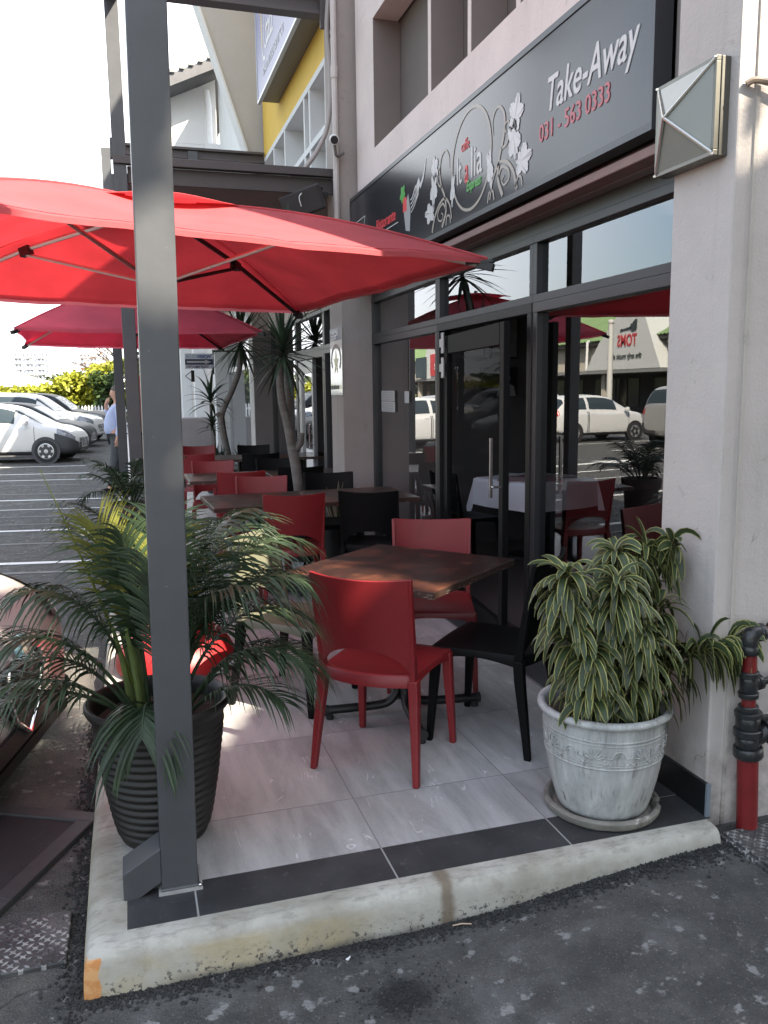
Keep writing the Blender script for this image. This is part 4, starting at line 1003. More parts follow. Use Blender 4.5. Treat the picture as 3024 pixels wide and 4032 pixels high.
# ------------------------------------------------------------------ stacking chairs
def make_chair(name, label, m, group, tw=0.205):
    t = thing(name, label, 'chair', group=group)
    # seat: shallow dish with a downturned rim
    rear = lambda u: -0.190 - 0.052 * (1 - u * u)
    front = lambda u: 0.215 + 0.008 * (1 - u * u)
    def sp(a, b):
        u = a * 2 - 1; y = rear(u) + (front(u) - rear(u)) * b
        return V((u * (0.200 + 0.018 * b), y, 0.445 - 0.012 * sin(pi * min(1, b * 1.05)) * (1 - u * u) - 0.006 * max(0, b - 0.85) / 0.15))
    mb = MB(); n = 14
    I = mb.grid(sp, n, n, True)
    loop = [I[i][0] for i in range(n + 1)] + [I[n][j] for j in range(1, n + 1)] + [I[i][n] for i in range(n - 1, -1, -1)] + [I[0][j] for j in range(n - 1, 0, -1)]
    L0, L1, L2 = [], [], []
    for k in loop:
        p = mb.v[k]; ang_ = 0.052
        if abs(abs(p.x) - 0.205) < 0.02 and -0.15 < p.y < 0.17: ang_ = 0.052 - 0.022 * cos((p.y - 0.01) / 0.17 * pi / 2)
        if p.y > 0.2: ang_ = 0.05 - 0.018 * cos(p.x / 0.2 * pi / 2)
        r = V((p.x, p.y, 0)).normalized()
        L0.append(mb.add(p + r * 0.006 + V((0, 0, -0.006)))); L1.append(mb.add(p + r * 0.005 + V((0, 0, -ang_)))); L2.append(mb.add(p - r * 0.010 + V((0, 0, -ang_ + 0.002))))
    K = len(loop)
    for a, b in ((loop, L0), (L0, L1), (L1, L2)):
        for k in range(K): mb.face([a[k], b[k], b[(k + 1) % K], a[(k + 1) % K]], a is not L1)
    J = mb.grid(lambda a, b: sp(a, b) * 1.0 + V((0, 0, -0.012)), n, n, True, True)
    mb.build('seat', m, t, sharp=50)
    # back: bowed panel above a half-moon opening, with edge flanges
    def low(u): return 0.452 + 0.098 * max(0, 1 - (u / 0.93) ** 2) ** 0.55
    def bp(a, b):
        u = a * 2 - 1; top = 0.852 - 0.012 * (1 - u * u)
        z = low(u) + (top - low(u)) * b; h = (z - 0.44) / 0.41
        y = -0.196 - 0.066 * h - (0.045 - 0.012 * h) * (1 - u * u)
        return V((u * (0.200 + 0.012 * h), y, z))
    mb = MB(); mb.slab(bp, 20, 12, 0.010)
    for sx in (-1, 1):
        secs = []
        for k in range(9):
            h = k / 8; z = 0.40 + 0.45 * h; hh = (z - 0.44) / 0.41
            secs.append((sx * (0.203 + 0.012 * hh), -0.188 - 0.066 * max(hh, 0), z, 0.024 - 0.008 * h, 0.040 - 0.020 * h))
        mb.column(secs)
    mb.build('backrest', m, t, bevel=0.003, sharp=50)
    for sx in (-1, 1):
        mb = MB(); mb.column([(sx * 0.232, -0.242, 0, 0.026, 0.030), (sx * 0.222, -0.222, 0.15, 0.032, 0.036), (sx * 0.209, -0.196, 0.33, 0.040, 0.044), (sx * 0.203, -0.188, 0.425, 0.042, 0.046)]); mb.build('leg', m, t, bevel=0.006)
        mb = MB(); mb.column([(sx * 0.225, 0.222, 0, 0.026, 0.028), (sx * 0.219, 0.212, 0.15, 0.032, 0.034), (sx * 0.210, 0.200, 0.33, 0.040, 0.042), (sx * 0.206, 0.196, 0.43, 0.044, 0.046)]); mb.build('leg', m, t, bevel=0.006)
    return t
red0 = make_chair('plastic_chair', 'x', red_plastic, 'red and black stacking chairs on the terrace')
blk0 = make_chair('plastic_chair', 'x', black_plastic, 'red and black stacking chairs on the terrace')
used = {id(red0): False, id(blk0): False}
def chair(proto, x, y, facing, label):
    """facing: direction the sitter looks, degrees from +X"""
    rz = radians(facing - 90)
    if not used[id(proto)]:
        used[id(proto)] = True; proto.location = (x, y, 0); proto.rotation_euler = (0, 0, rz); proto['label'] = label; return proto
    return dup(proto, (x, y, 0), rz, label)
chair(red0, 1.005, 3.275, 49, 'front red chair seen from behind, in front of the nearest table')
chair(red0, 1.52, 4.10, 250, 'red chair on the far side of the nearest table, facing the viewer')
chair(blk0, 1.545, 3.355, 135, 'black chair at the right of the nearest table, beside the white flowerpot')
gry = dup(blk0, (0.765, 4.085, 0), radians(-43 - 90), 'faded chair with pale sunlit backrest, left of the nearest table behind the palm')
faded = mat('faded_plastic', (0.125, 0.125, 0.085), 0.5, var=0.08, scale=6)
for ch in gry.children:
    if ch.name.startswith(('seat', 'backrest')):
        ch.data = ch.data.copy(); ch.data.materials.clear(); ch.data.materials.append(faded)
chair(red0, 1.12, 6.03, 86, 'red chair seen from behind at the second table, above the palm fronds')
chair(red0, 1.02, 6.88, 248 + 9, 'red chair on the far side of the second table, near its left end')
chair(red0, 1.00, 7.92, 84, 'red chair with its back to the second table, drawn up to the third table')
chair(red0, 0.82, 8.72, 265, 'red chair on the far side of the third table, nearest the steel posts')
chair(red0, 0.78, 10.35, 84, 'red chair with its back to the third table, drawn up to the farthest table')
chair(red0, 0.90, 11.35, 268, 'farthest red chair, beyond the last table near the tall plants')
chair(blk0, 1.745, 5.98, 66, 'black chair seen from behind at the second table, right of the red one')
chair(blk0, 1.66, 6.98, 262, 'black chair behind the second table, in front of the middle pillar')
chair(blk0, 1.63, 8.18, 80, 'black chair with its back to the dracaena, drawn up to the third table')
chair(blk0, 1.50, 8.78, 262, 'black chair on the far side of the third table, left of the dracaena trunk')
chair(blk0, 1.53, 10.12, 82, 'black chair drawn up to the near side of the farthest table')
chair(blk0, 1.60, 11.2, 262, 'farthest black chair, beyond the last table in front of the grey pillar')
chair(blk0, 2.88, 6.85, 10, 'black chair inside the restaurant, in front of the white tablecloth')['group'] = 'chairs inside the restaurant'
chair(blk0, 3.95, 6.55, 150, 'black chair inside the restaurant, right of the white tablecloth behind the glass')['group'] = 'chairs inside the restaurant'

# ------------------------------------------------------------------ tables
def wood_material():
    m, t, N, L = nt_new('table_wood')
    b = N['Principled BSDF']; tc = N.new('ShaderNodeTexCoord')
    mp = N.new('ShaderNodeMapping'); mp.inputs['Scale'].default_value = (2, 14, 14); L.new(tc.outputs['Object'], mp.inputs[0])
    n1 = N.new('ShaderNodeTexNoise'); n1.inputs['Scale'].default_value = 2.2; n1.inputs['Detail'].default_value = 9; n1.inputs['Roughness'].default_value = 0.65; L.new(mp.outputs[0], n1.inputs['Vector'])
    r = N.new('ShaderNodeValToRGB'); r.color_ramp.elements[0].position = 0.3; r.color_ramp.elements[1].position = 0.72
    r.color_ramp.elements[0].color = (0.008, 0.0045, 0.004, 1); r.color_ramp.elements[1].color = (0.040, 0.015, 0.010, 1); L.new(n1.outputs['Fac'], r.inputs[0])
    n2 = N.new('ShaderNodeTexNoise'); n2.inputs['Scale'].default_value = 5; n2.inputs['Detail'].default_value = 7; L.new(tc.outputs['Object'], n2.inputs['Vector'])
    r2 = N.new('ShaderNodeValToRGB'); r2.color_ramp.elements[0].position = 0.50; r2.color_ramp.elements[1].position = 0.72; r2.color_ramp.elements[1].color = (0.8, 0.8, 0.8, 1); L.new(n2.outputs['Fac'], r2.inputs[0])
    mx = N.new('ShaderNodeMix'); mx.data_type = 'RGBA'; L.new(r2.outputs[0], mx.inputs[0]); L.new(r.outputs[0], mx.inputs[6]); mx.inputs[7].default_value = (0.15, 0.055, 0.030, 1)
    L.new(mx.outputs[2], b.inputs['Base Color'])
    mr = N.new('ShaderNodeMapRange'); mr.inputs[3].default_value = 0.26; mr.inputs[4].default_value = 0.50; L.new(n2.outputs['Fac'], mr.inputs[0]); L.new(mr.outputs[0], b.inputs['Roughness'])
    bp = N.new('ShaderNodeBump'); bp.inputs['Strength'].default_value = 0.12; bp.inputs['Distance'].default_value = 0.003; L.new(n1.outputs['Fac'], bp.inputs['Height']); L.new(bp.outputs[0], b.inputs['Normal'])
    MATS['table_wood'] = m
    return m
wood = wood_material()
edge_wear = mat('table_edge', (0.045, 0.024, 0.018), 0.5, var=0.3, scale=10, spots=[((0.32, 0.26, 0.22), 26, 0.60, 0.05)], stretch=(1, 1, 6))
def make_table(label, w=0.80, d=0.80):
    t = thing('cafe_table', label, 'table', group='dark wooden tables on the terrace')
    mb = MB(); mb.box(-w / 2, w / 2, -d / 2, d / 2, 0.712, 0.742); mb.build('table_top', wood, t, bevel=0.004)
    mb = MB()
    e = 0.0025
    for a in ((-w / 2 - e, w / 2 + e, -d / 2 - e, -d / 2 + 0.001), (-w / 2 - e, w / 2 + e, d / 2 - 0.001, d / 2 + e), (-w / 2 - e, -w / 2 + 0.001, -d / 2 + 0.001, d / 2 - 0.001), (w / 2 - 0.001, w / 2 + e, -d / 2 + 0.001, d / 2 - 0.001)): mb.box(*a, 0.709, 0.738)
    mb.build('edge_band', edge_wear, t)
    for k in range(4):
        a = radians(45 + 90 * k); c, s_ = cos(a), sin(a)
        mb = MB()
        P = [(0.03, 0.70), (0.03, 0.40), (0.03, 0.16), (0.04, 0.10), (0.075, 0.062), (0.13, 0.050), (0.25, 0.047), (0.375, 0.045)]
        mb.tube([V((r * c, r * s_, z)) for r, z in smooth([(p[0], p[1], 0) for p in P], 22) and [(q.x, q.y) for q in smooth([(p[0], p[1], 0) for p in P], 22)]], 0.0215, 10)
        f = mb.build('foot_tube', black_paint, t)
        mb = MB(); mb.tube([V((0.37 * c, 0.37 * s_, 0.045)), V((0.392 * c, 0.392 * s_, 0.045))], 0.026, 10); mb.lathe([(0.018, 0.0), (0.02, 0.012), (0.013, 0.03)], 10, (0.365 * c, 0.365 * s_, 0)); mb.build('foot_cap', rubber, f)
    mb = MB(); mb.box(-0.2, 0.2, -0.025, 0.025, 0.694, 0.712); mb.box(-0.025, 0.025, -0.2, 0.2, 0.690, 0.694); mb.build('top_plate', black_paint, t)
    return t
T0 = make_table('nearest dark wooden table with worn top, between the front red chairs'); T0.location = (1.22, 3.70, 0); T0.rotation_euler = (0, 0, radians(39.5))
dup(T0, (0.945, 6.42, 0), radians(2), 'left one of the two joined tables in the second row, above the palm')
dup(T0, (1.755, 6.45, 0), radians(1), 'right one of the two joined tables in the second row, beside the shop window')
dup(T0, (0.93, 8.36, 0), radians(0), 'left one of the two joined tables in the third row')
dup(T0, (1.74, 8.36, 0), radians(0), 'right one of the two joined tables in the third row, by the dracaena')
dup(T0, (1.37, 10.78, 0), radians(0), 'left one of the two farthest joined tables')
dup(T0, (2.18, 10.80, 0), radians(0), 'right one of the two farthest joined tables, by the neighbouring shop door')

# table with white cloth inside the restaurant
ti = thing('dining_table', 'dining table under the white cloth inside the restaurant', 'table', (3.62, 6.98, 0), radians(16))
mb = MB(); mb.box(-0.4, 0.4, -0.4, 0.4, 0.71, 0.735); mb.build('table_top', wood, ti)
mb = MB(); mb.tube([(0, 0, 0.71), (0, 0, 0.03)], 0.04, 10); mb.lathe([(0.25, 0), (0.24, 0.02), (0.05, 0.04)], 20); mb.build('pedestal', black_paint, ti)
def clothfn(a, b):
    u = a * 2 - 1; v = b * 2 - 1; S_ = 0.66; x = u * S_; y = v * S_; h = 0.405
    ox = max(0, abs(x) - h); oy = max(0, abs(y) - h)
    drop = max(ox, oy) if min(ox, oy) == 0 else hypot(ox, oy) * 1.02
    cx = max(-h, min(h, x)); cy = max(-h, min(h, y))
    fl = 0.02 * drop / 0.25
    wv = 0.016 * sin(9 * (x + y)) * drop / 0.25
    return V((cx + (1 if x > 0 else -1) * (ox > 0) * (fl + wv) * 1.2, cy + (1 if y > 0 else -1) * (oy > 0) * (fl + wv) * 1.2, 0.742 - drop))
mb = MB(); mb.slab(clothfn, 48, 48, 0.003)
o = mb.build('tablecloth', mat('white_cloth', (0.80, 0.79, 0.85), 0.9, bump=0.1, bscale=200), None, sharp=70); o.location = (3.62, 6.98, 0); o.rotation_euler = (0, 0, radians(16))
tag(o, 'white tablecloth draped over the dining table inside the restaurant', 'tablecloth')
def check_material():
    m, t, N, L = nt_new('check_cloth'); b = N['Principled BSDF']; tc = N.new('ShaderNodeTexCoord')
    ck = N.new('ShaderNodeTexChecker'); ck.inputs['Scale'].default_value = 22; ck.inputs[1].default_value = (0.7, 0.68, 0.7, 1); ck.inputs[2].default_value = (0.32, 0.012, 0.015, 1)
    mp = N.new('ShaderNodeMapping'); mp.inputs['Location'].default_value = (0.011, 0.013, 0.02); L.new(tc.outputs['Object'], mp.inputs[0]); L.new(mp.outputs[0], ck.inputs[0]); L.new(ck.outputs[0], b.inputs['Base Color']); b.inputs['Roughness'].default_value = 0.9
    return m
ck = check_material()
mb = MB()
def runner(a, b):
    x = (a * 2 - 1) * 0.30; y = (b * 2 - 1) * 0.30; e = 0.29
    return V((x, y, 0))
mb.slab(runner, 2, 2, 0.002)
o = mb.build('table_runner', ck); o.location = (3.56, 6.93, 0.7475); o.rotation_euler = (0, 0, radians(16 + 45))
tag(o, 'red and white chequered cloth laid on the white tablecloth', 'tablecloth')
def bottle(x, y, h, label, m, cap=None):
    t = thing('sauce_bottle', label, 'bottle', (x, y, 0.749))
    mb = MB(); mb.lathe([(0.026, 0), (0.028, 0.01), (0.028, h * 0.55), (0.022, h * 0.66), (0.010, h * 0.76), (0.010, h * 0.86)], 16); mb.build('body', m, t)
    mb = MB(); mb.lathe([(0.012, h * 0.86), (0.012, h * 0.93), (0.004, h)], 12, capt=True); mb.build('cap', cap or black_paint, t)
bottle(3.60, 6.78, 0.24, 'dark sauce bottle with a white pourer on the white tablecloth', mat('vinegar', (0.02, 0.012, 0.01), 0.15), white_paint)
bottle(3.54, 6.80, 0.20, 'slim pale bottle beside the dark sauce bottle', mat('oil', (0.25, 0.2, 0.1), 0.15), chrome)
for (x, y, s) in ((3.45, 7.15, 1), (3.85, 6.85, 1)):
    mb = MB(); mb.lathe([(0.0, 0.006), (0.07, 0.006), (0.115, 0.018), (0.115, 0.021), (0.07, 0.010), (0.0, 0.010)], 24, capb=False)
    o = mb.build('plate', mat('plate_china', (0.75, 0.75, 0.76), 0.2)); o.location = (x, y, 0.744); tag(o, 'white plate at the ' + ('left' if x < 3.6 else 'right') + ' setting of the cloth-covered table', 'plate')
# framed black-and-white pictures on the party wall
pic_dark = mat('picture_dark', (0.015, 0.015, 0.015), 0.4); pic_pale = mat('picture_pale', (0.30, 0.29, 0.28), 0.5); pic_mid = mat('picture_mid', (0.17, 0.165, 0.16), 0.5, var=0.5, scale=5)
def picture(x0, x1, z0, z1, label, kind):
    t = thing('framed_picture', label, 'picture', (0.5 * (x0 + x1), 7.795, z0), group='framed pictures on the restaurant wall')
    mb = MB(); mb.box(x0, x1, 7.775, 7.797, z0, z1); mb.build('frame', pic_dark, t, True)
    mb = MB(); y = 7.773
    if kind == 'portrait':
        cx = x0 + (x1 - x0) * 0.70; w = x1 - x0; h = z1 - z0
        def ellp(cx, cz, rx, rz, d, n=20): mb.prism([(cx + rx * cos(2 * pi * k / n), y, cz + rz * sin(2 * pi * k / n)) for k in range(n)], (0, -d, 0))
        ellp(cx, z0 + h * 0.63, w * 0.10, h * 0.155, 0.0010)
        mb.prism([(cx - w * .28, y, z0 + h * 0.02), (cx + w * .26, y, z0 + h * 0.02), (cx + w * .20, y, z0 + h * .36), (cx + w * .06, y, z0 + h * .45), (cx - w * .06, y, z0 + h * .45), (cx - w * .22, y, z0 + h * .36)], (0, -0.0012, 0))
        mb.build('print', pic_pale, t, True)
        mb = MB(); mb.prism([(cx + w * 0.115 * cos(a), y - 0.002, z0 + h * 0.70 + h * 0.12 * sin(a)) for a in [pi * k / 10 for k in range(11)]], (0, -0.001, 0)); mb.build('hair_print', pic_dark, t, True)
    else:
        mb.box(x0 + 0.02, x1 - 0.02, y - 0.001, y, z0 + 0.02, z1 - 0.02); mb.build('print', pic_mid, t, True)
picture(3.42, 3.82, 1.49, 1.785, 'dark framed portrait print low on the wall seen through the door', 'portrait')
picture(3.52, 3.83, 1.87, 2.30, 'tall grey framed picture above the portrait seen through the door', 'plain')
picture(3.24, 3.46, 1.88, 2.06, 'small framed print left of the tall picture seen through the door', 'plain')
picture(3.95, 4.10, 1.40, 1.95, 'narrow framed print right of the portrait by the door edge', 'plain')

# ------------------------------------------------------------------ umbrellas
def make_umbrella(label, cx, cy, rot, half, zc, apex, m, pole_to=0.06, tilt=(0, 0), hub_z=None, pole_dx=0.0):
    """square market parasol: zc = corner heights (NR, FR, FL, NL)"""
    t = thing('red_umbrella', label, 'umbrella', (cx, cy, 0), rot, group='red square umbrellas on the terrace')
    # corner order in local frame: NR(+,-) FR(+,+) FL(-,+) NL(-,-)
    C4 = [V((half, -half, zc[0])), V((half, half, zc[1])), V((-half, half, zc[2])), V((-half, -half, zc[3]))]
    top = V((0, 0, apex))
    def panel(k):
        A, B = C4[k], C4[(k + 1) % 4]
        def f(a, b):
            e = A.lerp(B, a); sag = 0.050 * sin(pi * a)
            inw = (V((0, 0, e.z)) - e).normalized() * 0.06 * sin(pi * a)
            p = top.lerp(e + V((0, 0, -sag * 0.3)) + inw, b)
            bow = 0.030 * sin(pi * b) + 0.035 * sin(pi * b) * (abs(a * 2 - 1) ** 2)
            wr = 0.010 * noise.noise(V((a * 7 + k * 11, b * 2.2, 0.5))) * b + 0.007 * noise.noise(V((a * 22 + k * 5, b * 3.0, 2.5))) * b * b
            return p + V((0, 0, bow - 0.022 * sin(pi * b) * sin(pi * a) + wr * sin(pi * a) ** .5 if 0 < a < 1 else bow))
        return f
    mb = MB()
    for k in range(4): mb.grid(panel(k), 36, 20, True, flip=(True))
    o = mb.build('canopy', m, t, sharp=25)
    s_ = o.modifiers.new('thick', 'SOLIDIFY'); s_.thickness = 0.003
    mb = MB()                                                      # hem
    for k in range(4):
        f = panel(k); P = [f(i / 20, 1.0) for i in range(21)]; Q = [p + V((0, 0, -0.022)) for p in P]
        for i in range(20): mb.quad(P[i], P[i + 1], Q[i + 1], Q[i])
    mb.build('hem', m, o)
    mb = MB()                                                      # stitched seams along the hips
    for k in range(4):
        f = panel(k); P = [f(0.0, b / 14) + V((0, 0, 0.003)) for b in range(2, 15)]; mb.tube(P, 0.005, 5)
        for bb in (0.965,):
            P = [f(i / 30, bb) + V((0, 0, 0.0015)) for i in range(31)]; mb.tube(P, 0.0022, 4)
    mb.build('seam', m, o)
    mb = MB()                                                      # vent cap
    vs = 0.36
    for k in range(4):
        A, B = [V((vs * sx, vs * sy, apex - 0.055)) for sx, sy in ((1, -1), (1, 1), (-1, 1), (-1, -1))][k], [V((vs * sx, vs * sy, apex - 0.055)) for sx, sy in ((1, -1), (1, 1), (-1, 1), (-1, -1))][(k + 1) % 4]
        def g(a, b):
            e = A.lerp(B, a); lift = 0.035 * sin(pi * a) ** 1.5 * b
            return V((0, 0, apex + 0.022)).lerp(e + V((0, 0, lift)), b) + V((0, 0, 0.012 * sin(pi * b)))
        mb.grid(g, 10, 6, True, True)
    v = mb.build('vent_cap', m, o, sharp=30); s2 = v.modifiers.new('thick', 'SOLIDIFY'); s2.thickness = 0.003
    hz = hub_z if hub_z else apex - 0.42
    for k in range(4):
        c = C4[k]; inner = V((0, 0, apex - 0.035)); outer = c + V((0, 0, -0.035))
        mid = inner.lerp(outer, 0.48) + V((0, 0, 0.032))
        mb = MB(); mb.tube([inner, mid, outer * 1.0], 0.015, 6, sm=False, sx=0.75); rb = mb.build('rib', frame_dark if k in (1,) else frame_light, t)
        mb = MB(); d = (outer - mid).normalized(); mb.bar(mid - d * 0.035 + V((0, 0, -0.012)), mid + d * 0.035 + V((0, 0, -0.012)), 0.04, 0.05); mb.bar(outer - d * 0.05, outer + d * 0.03 + V((0, 0, -0.0)), 0.045, 0.035); mb.build('rib_joint', black_paint, rb)
        mb = MB(); mb.tube([V((0.03 * (1 if c.x > 0 else -1), 0.03 * (1 if c.y > 0 else -1), hz)), mid + V((0, 0, -0.03))], 0.012, 6, sm=False, sx=0.75); mb.build('strut', frame_light if k != 1 else frame_dark, rb)
    mb = MB(); mb.tube([(0, 0, pole_to), (0, 0, apex + 0.05)], 0.024, 12); mb.build('pole', frame_light, t)
    mb = MB(); mb.lathe([(0.03, hz - 0.05), (0.055, hz - 0.03), (0.055, hz + 0.02), (0.03, hz + 0.05)], 12, capt=True); mb.build('hub', black_paint, t)
    mb = MB(); mb.lathe([(0.028, 1.02), (0.045, 1.03), (0.045, 1.10), (0.028, 1.11)], 10); mb.bar((0.0, -0.02, 1.065), (0.09, -0.03, 1.065), 0.03, 0.05); mb.build('pole_clamp', black_paint, t)
    mb = MB()                                                      # striped corner tag
    c = C4[0]; tg = V((1, -1, 0)).normalized(); side = V((1, 1, 0)).normalized()
    mb.bar(c + V((0, 0, -0.018)) - tg * 0.10, c + V((0, 0, -0.012)) + tg * 0.03, 0.05, 0.012); tb = mb.build('corner_pocket', black_paint, o)
    return t
make_umbrella('nearest red square umbrella, its front slope lit by the sun', 0.20, 4.80, radians(9), 1.285, (2.18, 2.17, 2.20, 2.275), 2.585, canvas, 0.30, hub_z=2.165)
make_umbrella('second red umbrella, farther back under the nearest one', 0.13, 10.35, radians(4), 1.24, (2.22, 2.18, 2.20, 2.22), 2.80, canvas_dark, 0.06, hub_z=2.28)
# moulded red base
bs = thing('umbrella_base', 'round red moulded umbrella base behind the palm pot', 'umbrella base', (0.20, 4.80, 0))
mb = MB(); mb.lathe([(0.30, 0.0), (0.335, 0.01), (0.345, 0.04), (0.335, 0.09), (0.30, 0.15), (0.24, 0.215), (0.15, 0.265), (0.07, 0.30), (0.055, 0.36)], 40); mb.build('base', mat('red_base', (0.32, 0.014, 0.016), 0.45, var=0.08, scale=6), bs)
mb = MB(); mb.lathe([(0.050, 0.36), (0.050, 0.42), (0.028, 0.43)], 16); mb.build('collar', black_paint, bs)
bs2 = dup(bs, (0.13, 10.35, 0), 0, 'round red umbrella base under the second umbrella')
# ------------------------------------------------------------------ plants
palm_leaf = leafmat('palm_leaf', [(0.0, (0.024, 0.042, 0.022)), (0.5, (0.042, 0.066, 0.034)), (1.0, (0.024, 0.042, 0.022))], 0.38, 0.22, 0.2)
palm_sun_yellow = leafmat('palm_leaf_sun_yellow', [(0.0, (0.11, 0.13, 0.025)), (0.5, (0.20, 0.20, 0.05)), (1.0, (0.11, 0.13, 0.025))], 0.4, 0.3, 0.15)  # yellow copy of the palm leaf, sunlight put into its colour
strap_leaf = leafmat('strap_leaf', [(0.0, (0.03, 0.045, 0.025)), (0.5, (0.028, 0.05, 0.028)), (1.0, (0.03, 0.045, 0.025))], 0.4, 0.15, 0.2)
varieg = leafmat('variegated_leaf', [(0.0, (0.30, 0.31, 0.14)), (0.10, (0.31, 0.29, 0.08)), (0.17, (0.050, 0.072, 0.030)), (0.42, (0.036, 0.056, 0.024)), (0.5, (0.065, 0.09, 0.042)), (0.58, (0.036, 0.056, 0.024)), (0.86, (0.050, 0.072, 0.030)), (0.93, (0.31, 0.29, 0.08)), (1.0, (0.30, 0.31, 0.14))], 0.38, 0.18, 0.18)
stem_green = mat('palm_stem', (0.09, 0.12, 0.035), 0.5, var=0.3, scale=12)

def blade(b, base, d, up, L, w, droop, n=5, fold=0.25, shape='palm', twist=0.0):
    """one leaf blade: ribbon of 2 quads per step"""
    d = V(d).normalized(); up = V(up); up = (up - d * up.dot(d)); up = up.normalized() if up.length > 1e-5 else V((0, 0, 1))
    p = V(base); rows = []
    for k in range(n + 1):
        t = k / n
        if shape == 'palm': ww = w * (0.45 + 1.1 * t) if t < 0.35 else w * (0.835) * (1 - (t - 0.35) / 0.65) ** 0.8
        elif shape == 'lance': ww = w * (0.30 + 0.70 * sin(pi * min(1, (t * 0.92 + 0.10))) ** 0.8) if t < 0.9 else w * 0.22 * (1 - t) / 0.1
        else: ww = w * (1 - t ** 3) * (0.7 + 0.3 * sin(pi * t))
        if t >= 0.999: ww = w * 0.03
        side = d.cross(up).normalized(); nn = side.cross(d).normalized()
        rows.append((p - side * ww / 2 + nn * ww * fold * 0.5, p.copy(), p + side * ww / 2 + nn * ww * fold * 0.5))
        p = p + d * (L / n)
        d = (d + V((0, 0, -1)) * droop / n).normalized()
        up = nn
    I = [[b.add(q) for q in r] for r in rows]
    for k in range(n):
        a, c = I[k], I[k + 1]; t0, t1 = k / n, (k + 1) / n
        b.face([a[0], a[1], c[1], c[0]], True, [(0, t0), (.5, t0), (.5, t1), (0, t1)])
        b.face([a[1], a[2], c[2], c[1]], True, [(.5, t0), (1, t0), (1, t1), (.5, t1)])

def frond(base, az, el, L, droop, nl=26, ll=0.30, lw=0.020, ldroop=1.1, start=0.25, m=None, parent=None, roll=0.0, name='frond', bend=0.0):
    a = radians(az); e = radians(el); d = V((cos(a) * cos(e), sin(a) * cos(e), sin(e))); p = V(base); P = [p.copy()]; D = [d.copy()]; n = 24
    for k in range(n):
        t = (k + 1) / n
        p = p + d * (L / n); d = (d + V((0, 0, -1)) * droop * (0.35 + 1.3 * t) / n + V((-sin(a), cos(a), 0)) * bend / n).normalized(); P.append(p.copy()); D.append(d.copy())
    b = MB(); b.tube(P, [0.0075 * (1 - 0.75 * k / n) + 0.0012 for k in range(n + 1)], 5)
    for k in range(nl):
        t = start + (1 - start) * (k + 0.5) / nl; i = min(int(t * n), n - 1); f = t * n - i
        q = P[i].lerp(P[i + 1], f); dd = D[i]
        side = dd.cross(V((0, 0, 1)));
        if side.length < 1e-3: side = V((sin(a), -cos(a), 0))
        side.normalize(); up = side.cross(dd).normalized()
        if roll: side = (side * cos(roll) + up * sin(roll)).normalized(); up = side.cross(dd).normalized()
        prof_ = (0.55 + 0.45 * sin(pi * min(1, (k + 1) / nl * 0.95))) * (1 if k < nl - 3 else 0.8)
        for s_ in (-1, 1):
            fw = 0.55 + 0.9 * t + random.uniform(-0.12, 0.12)
            ld = side * s_ + dd * fw + up * (0.22 + random.uniform(-0.08, 0.08))
            blade(b, q, ld, up, ll * prof_ * random.uniform(0.88, 1.1), lw * random.uniform(0.8, 1.15), ldroop * random.uniform(0.7, 1.3), n=5)
    return b.build(name, m or palm_leaf, parent, True, sharp=80)

pp = thing('potted_palm', 'palm in a tall dark ribbed pot behind the nearest steel post', 'potted plant', (0.05, 2.93, 0))
potm = mat('ribbed_pot', (0.0125, 0.0112, 0.0095), 0.55, var=0.25, scale=6, bump=0.1, bscale=60)
prof_ = []
for k in range(90):
    t = k / 89; z = 0.49 * t
    r = 0.150 + 0.082 * (t ** 0.75) * (1.12 - 0.12 * t) + 0.0045 * sin(t * 2 * pi * 17) * (1 if 0.05 < t < 0.86 else 0)
    prof_.append((r, z))
prof_ += [(0.246, 0.475), (0.252, 0.487), (0.252, 0.500), (0.244, 0.506), (0.232, 0.502), (0.222, 0.47), (0.215, 0.40)]
prof_ = [p for p in prof_ if not (p[1] > 0.462 and p[0] < 0.232 and p[1] < 0.4905 and p[0] > 0.225)]
mb = MB(); mb.lathe(prof_, 64); pot = mb.build('pot', potm, pp, sharp=55)
mb = MB(); mb.grid(lambda a, b: V((0.222 * b * cos(2 * pi * a), 0.222 * b * sin(2 * pi * a), 0.435 + 0.012 * noise.noise(V((a * 5, b * 5, 0))))), 32, 6, True); mb.build('soil', soil, pot)
B0 = (0.05, 2.93, 0.43)
def fb(dx=0, dy=0): return (0.05 + dx, 2.93 + dy, 0.43)
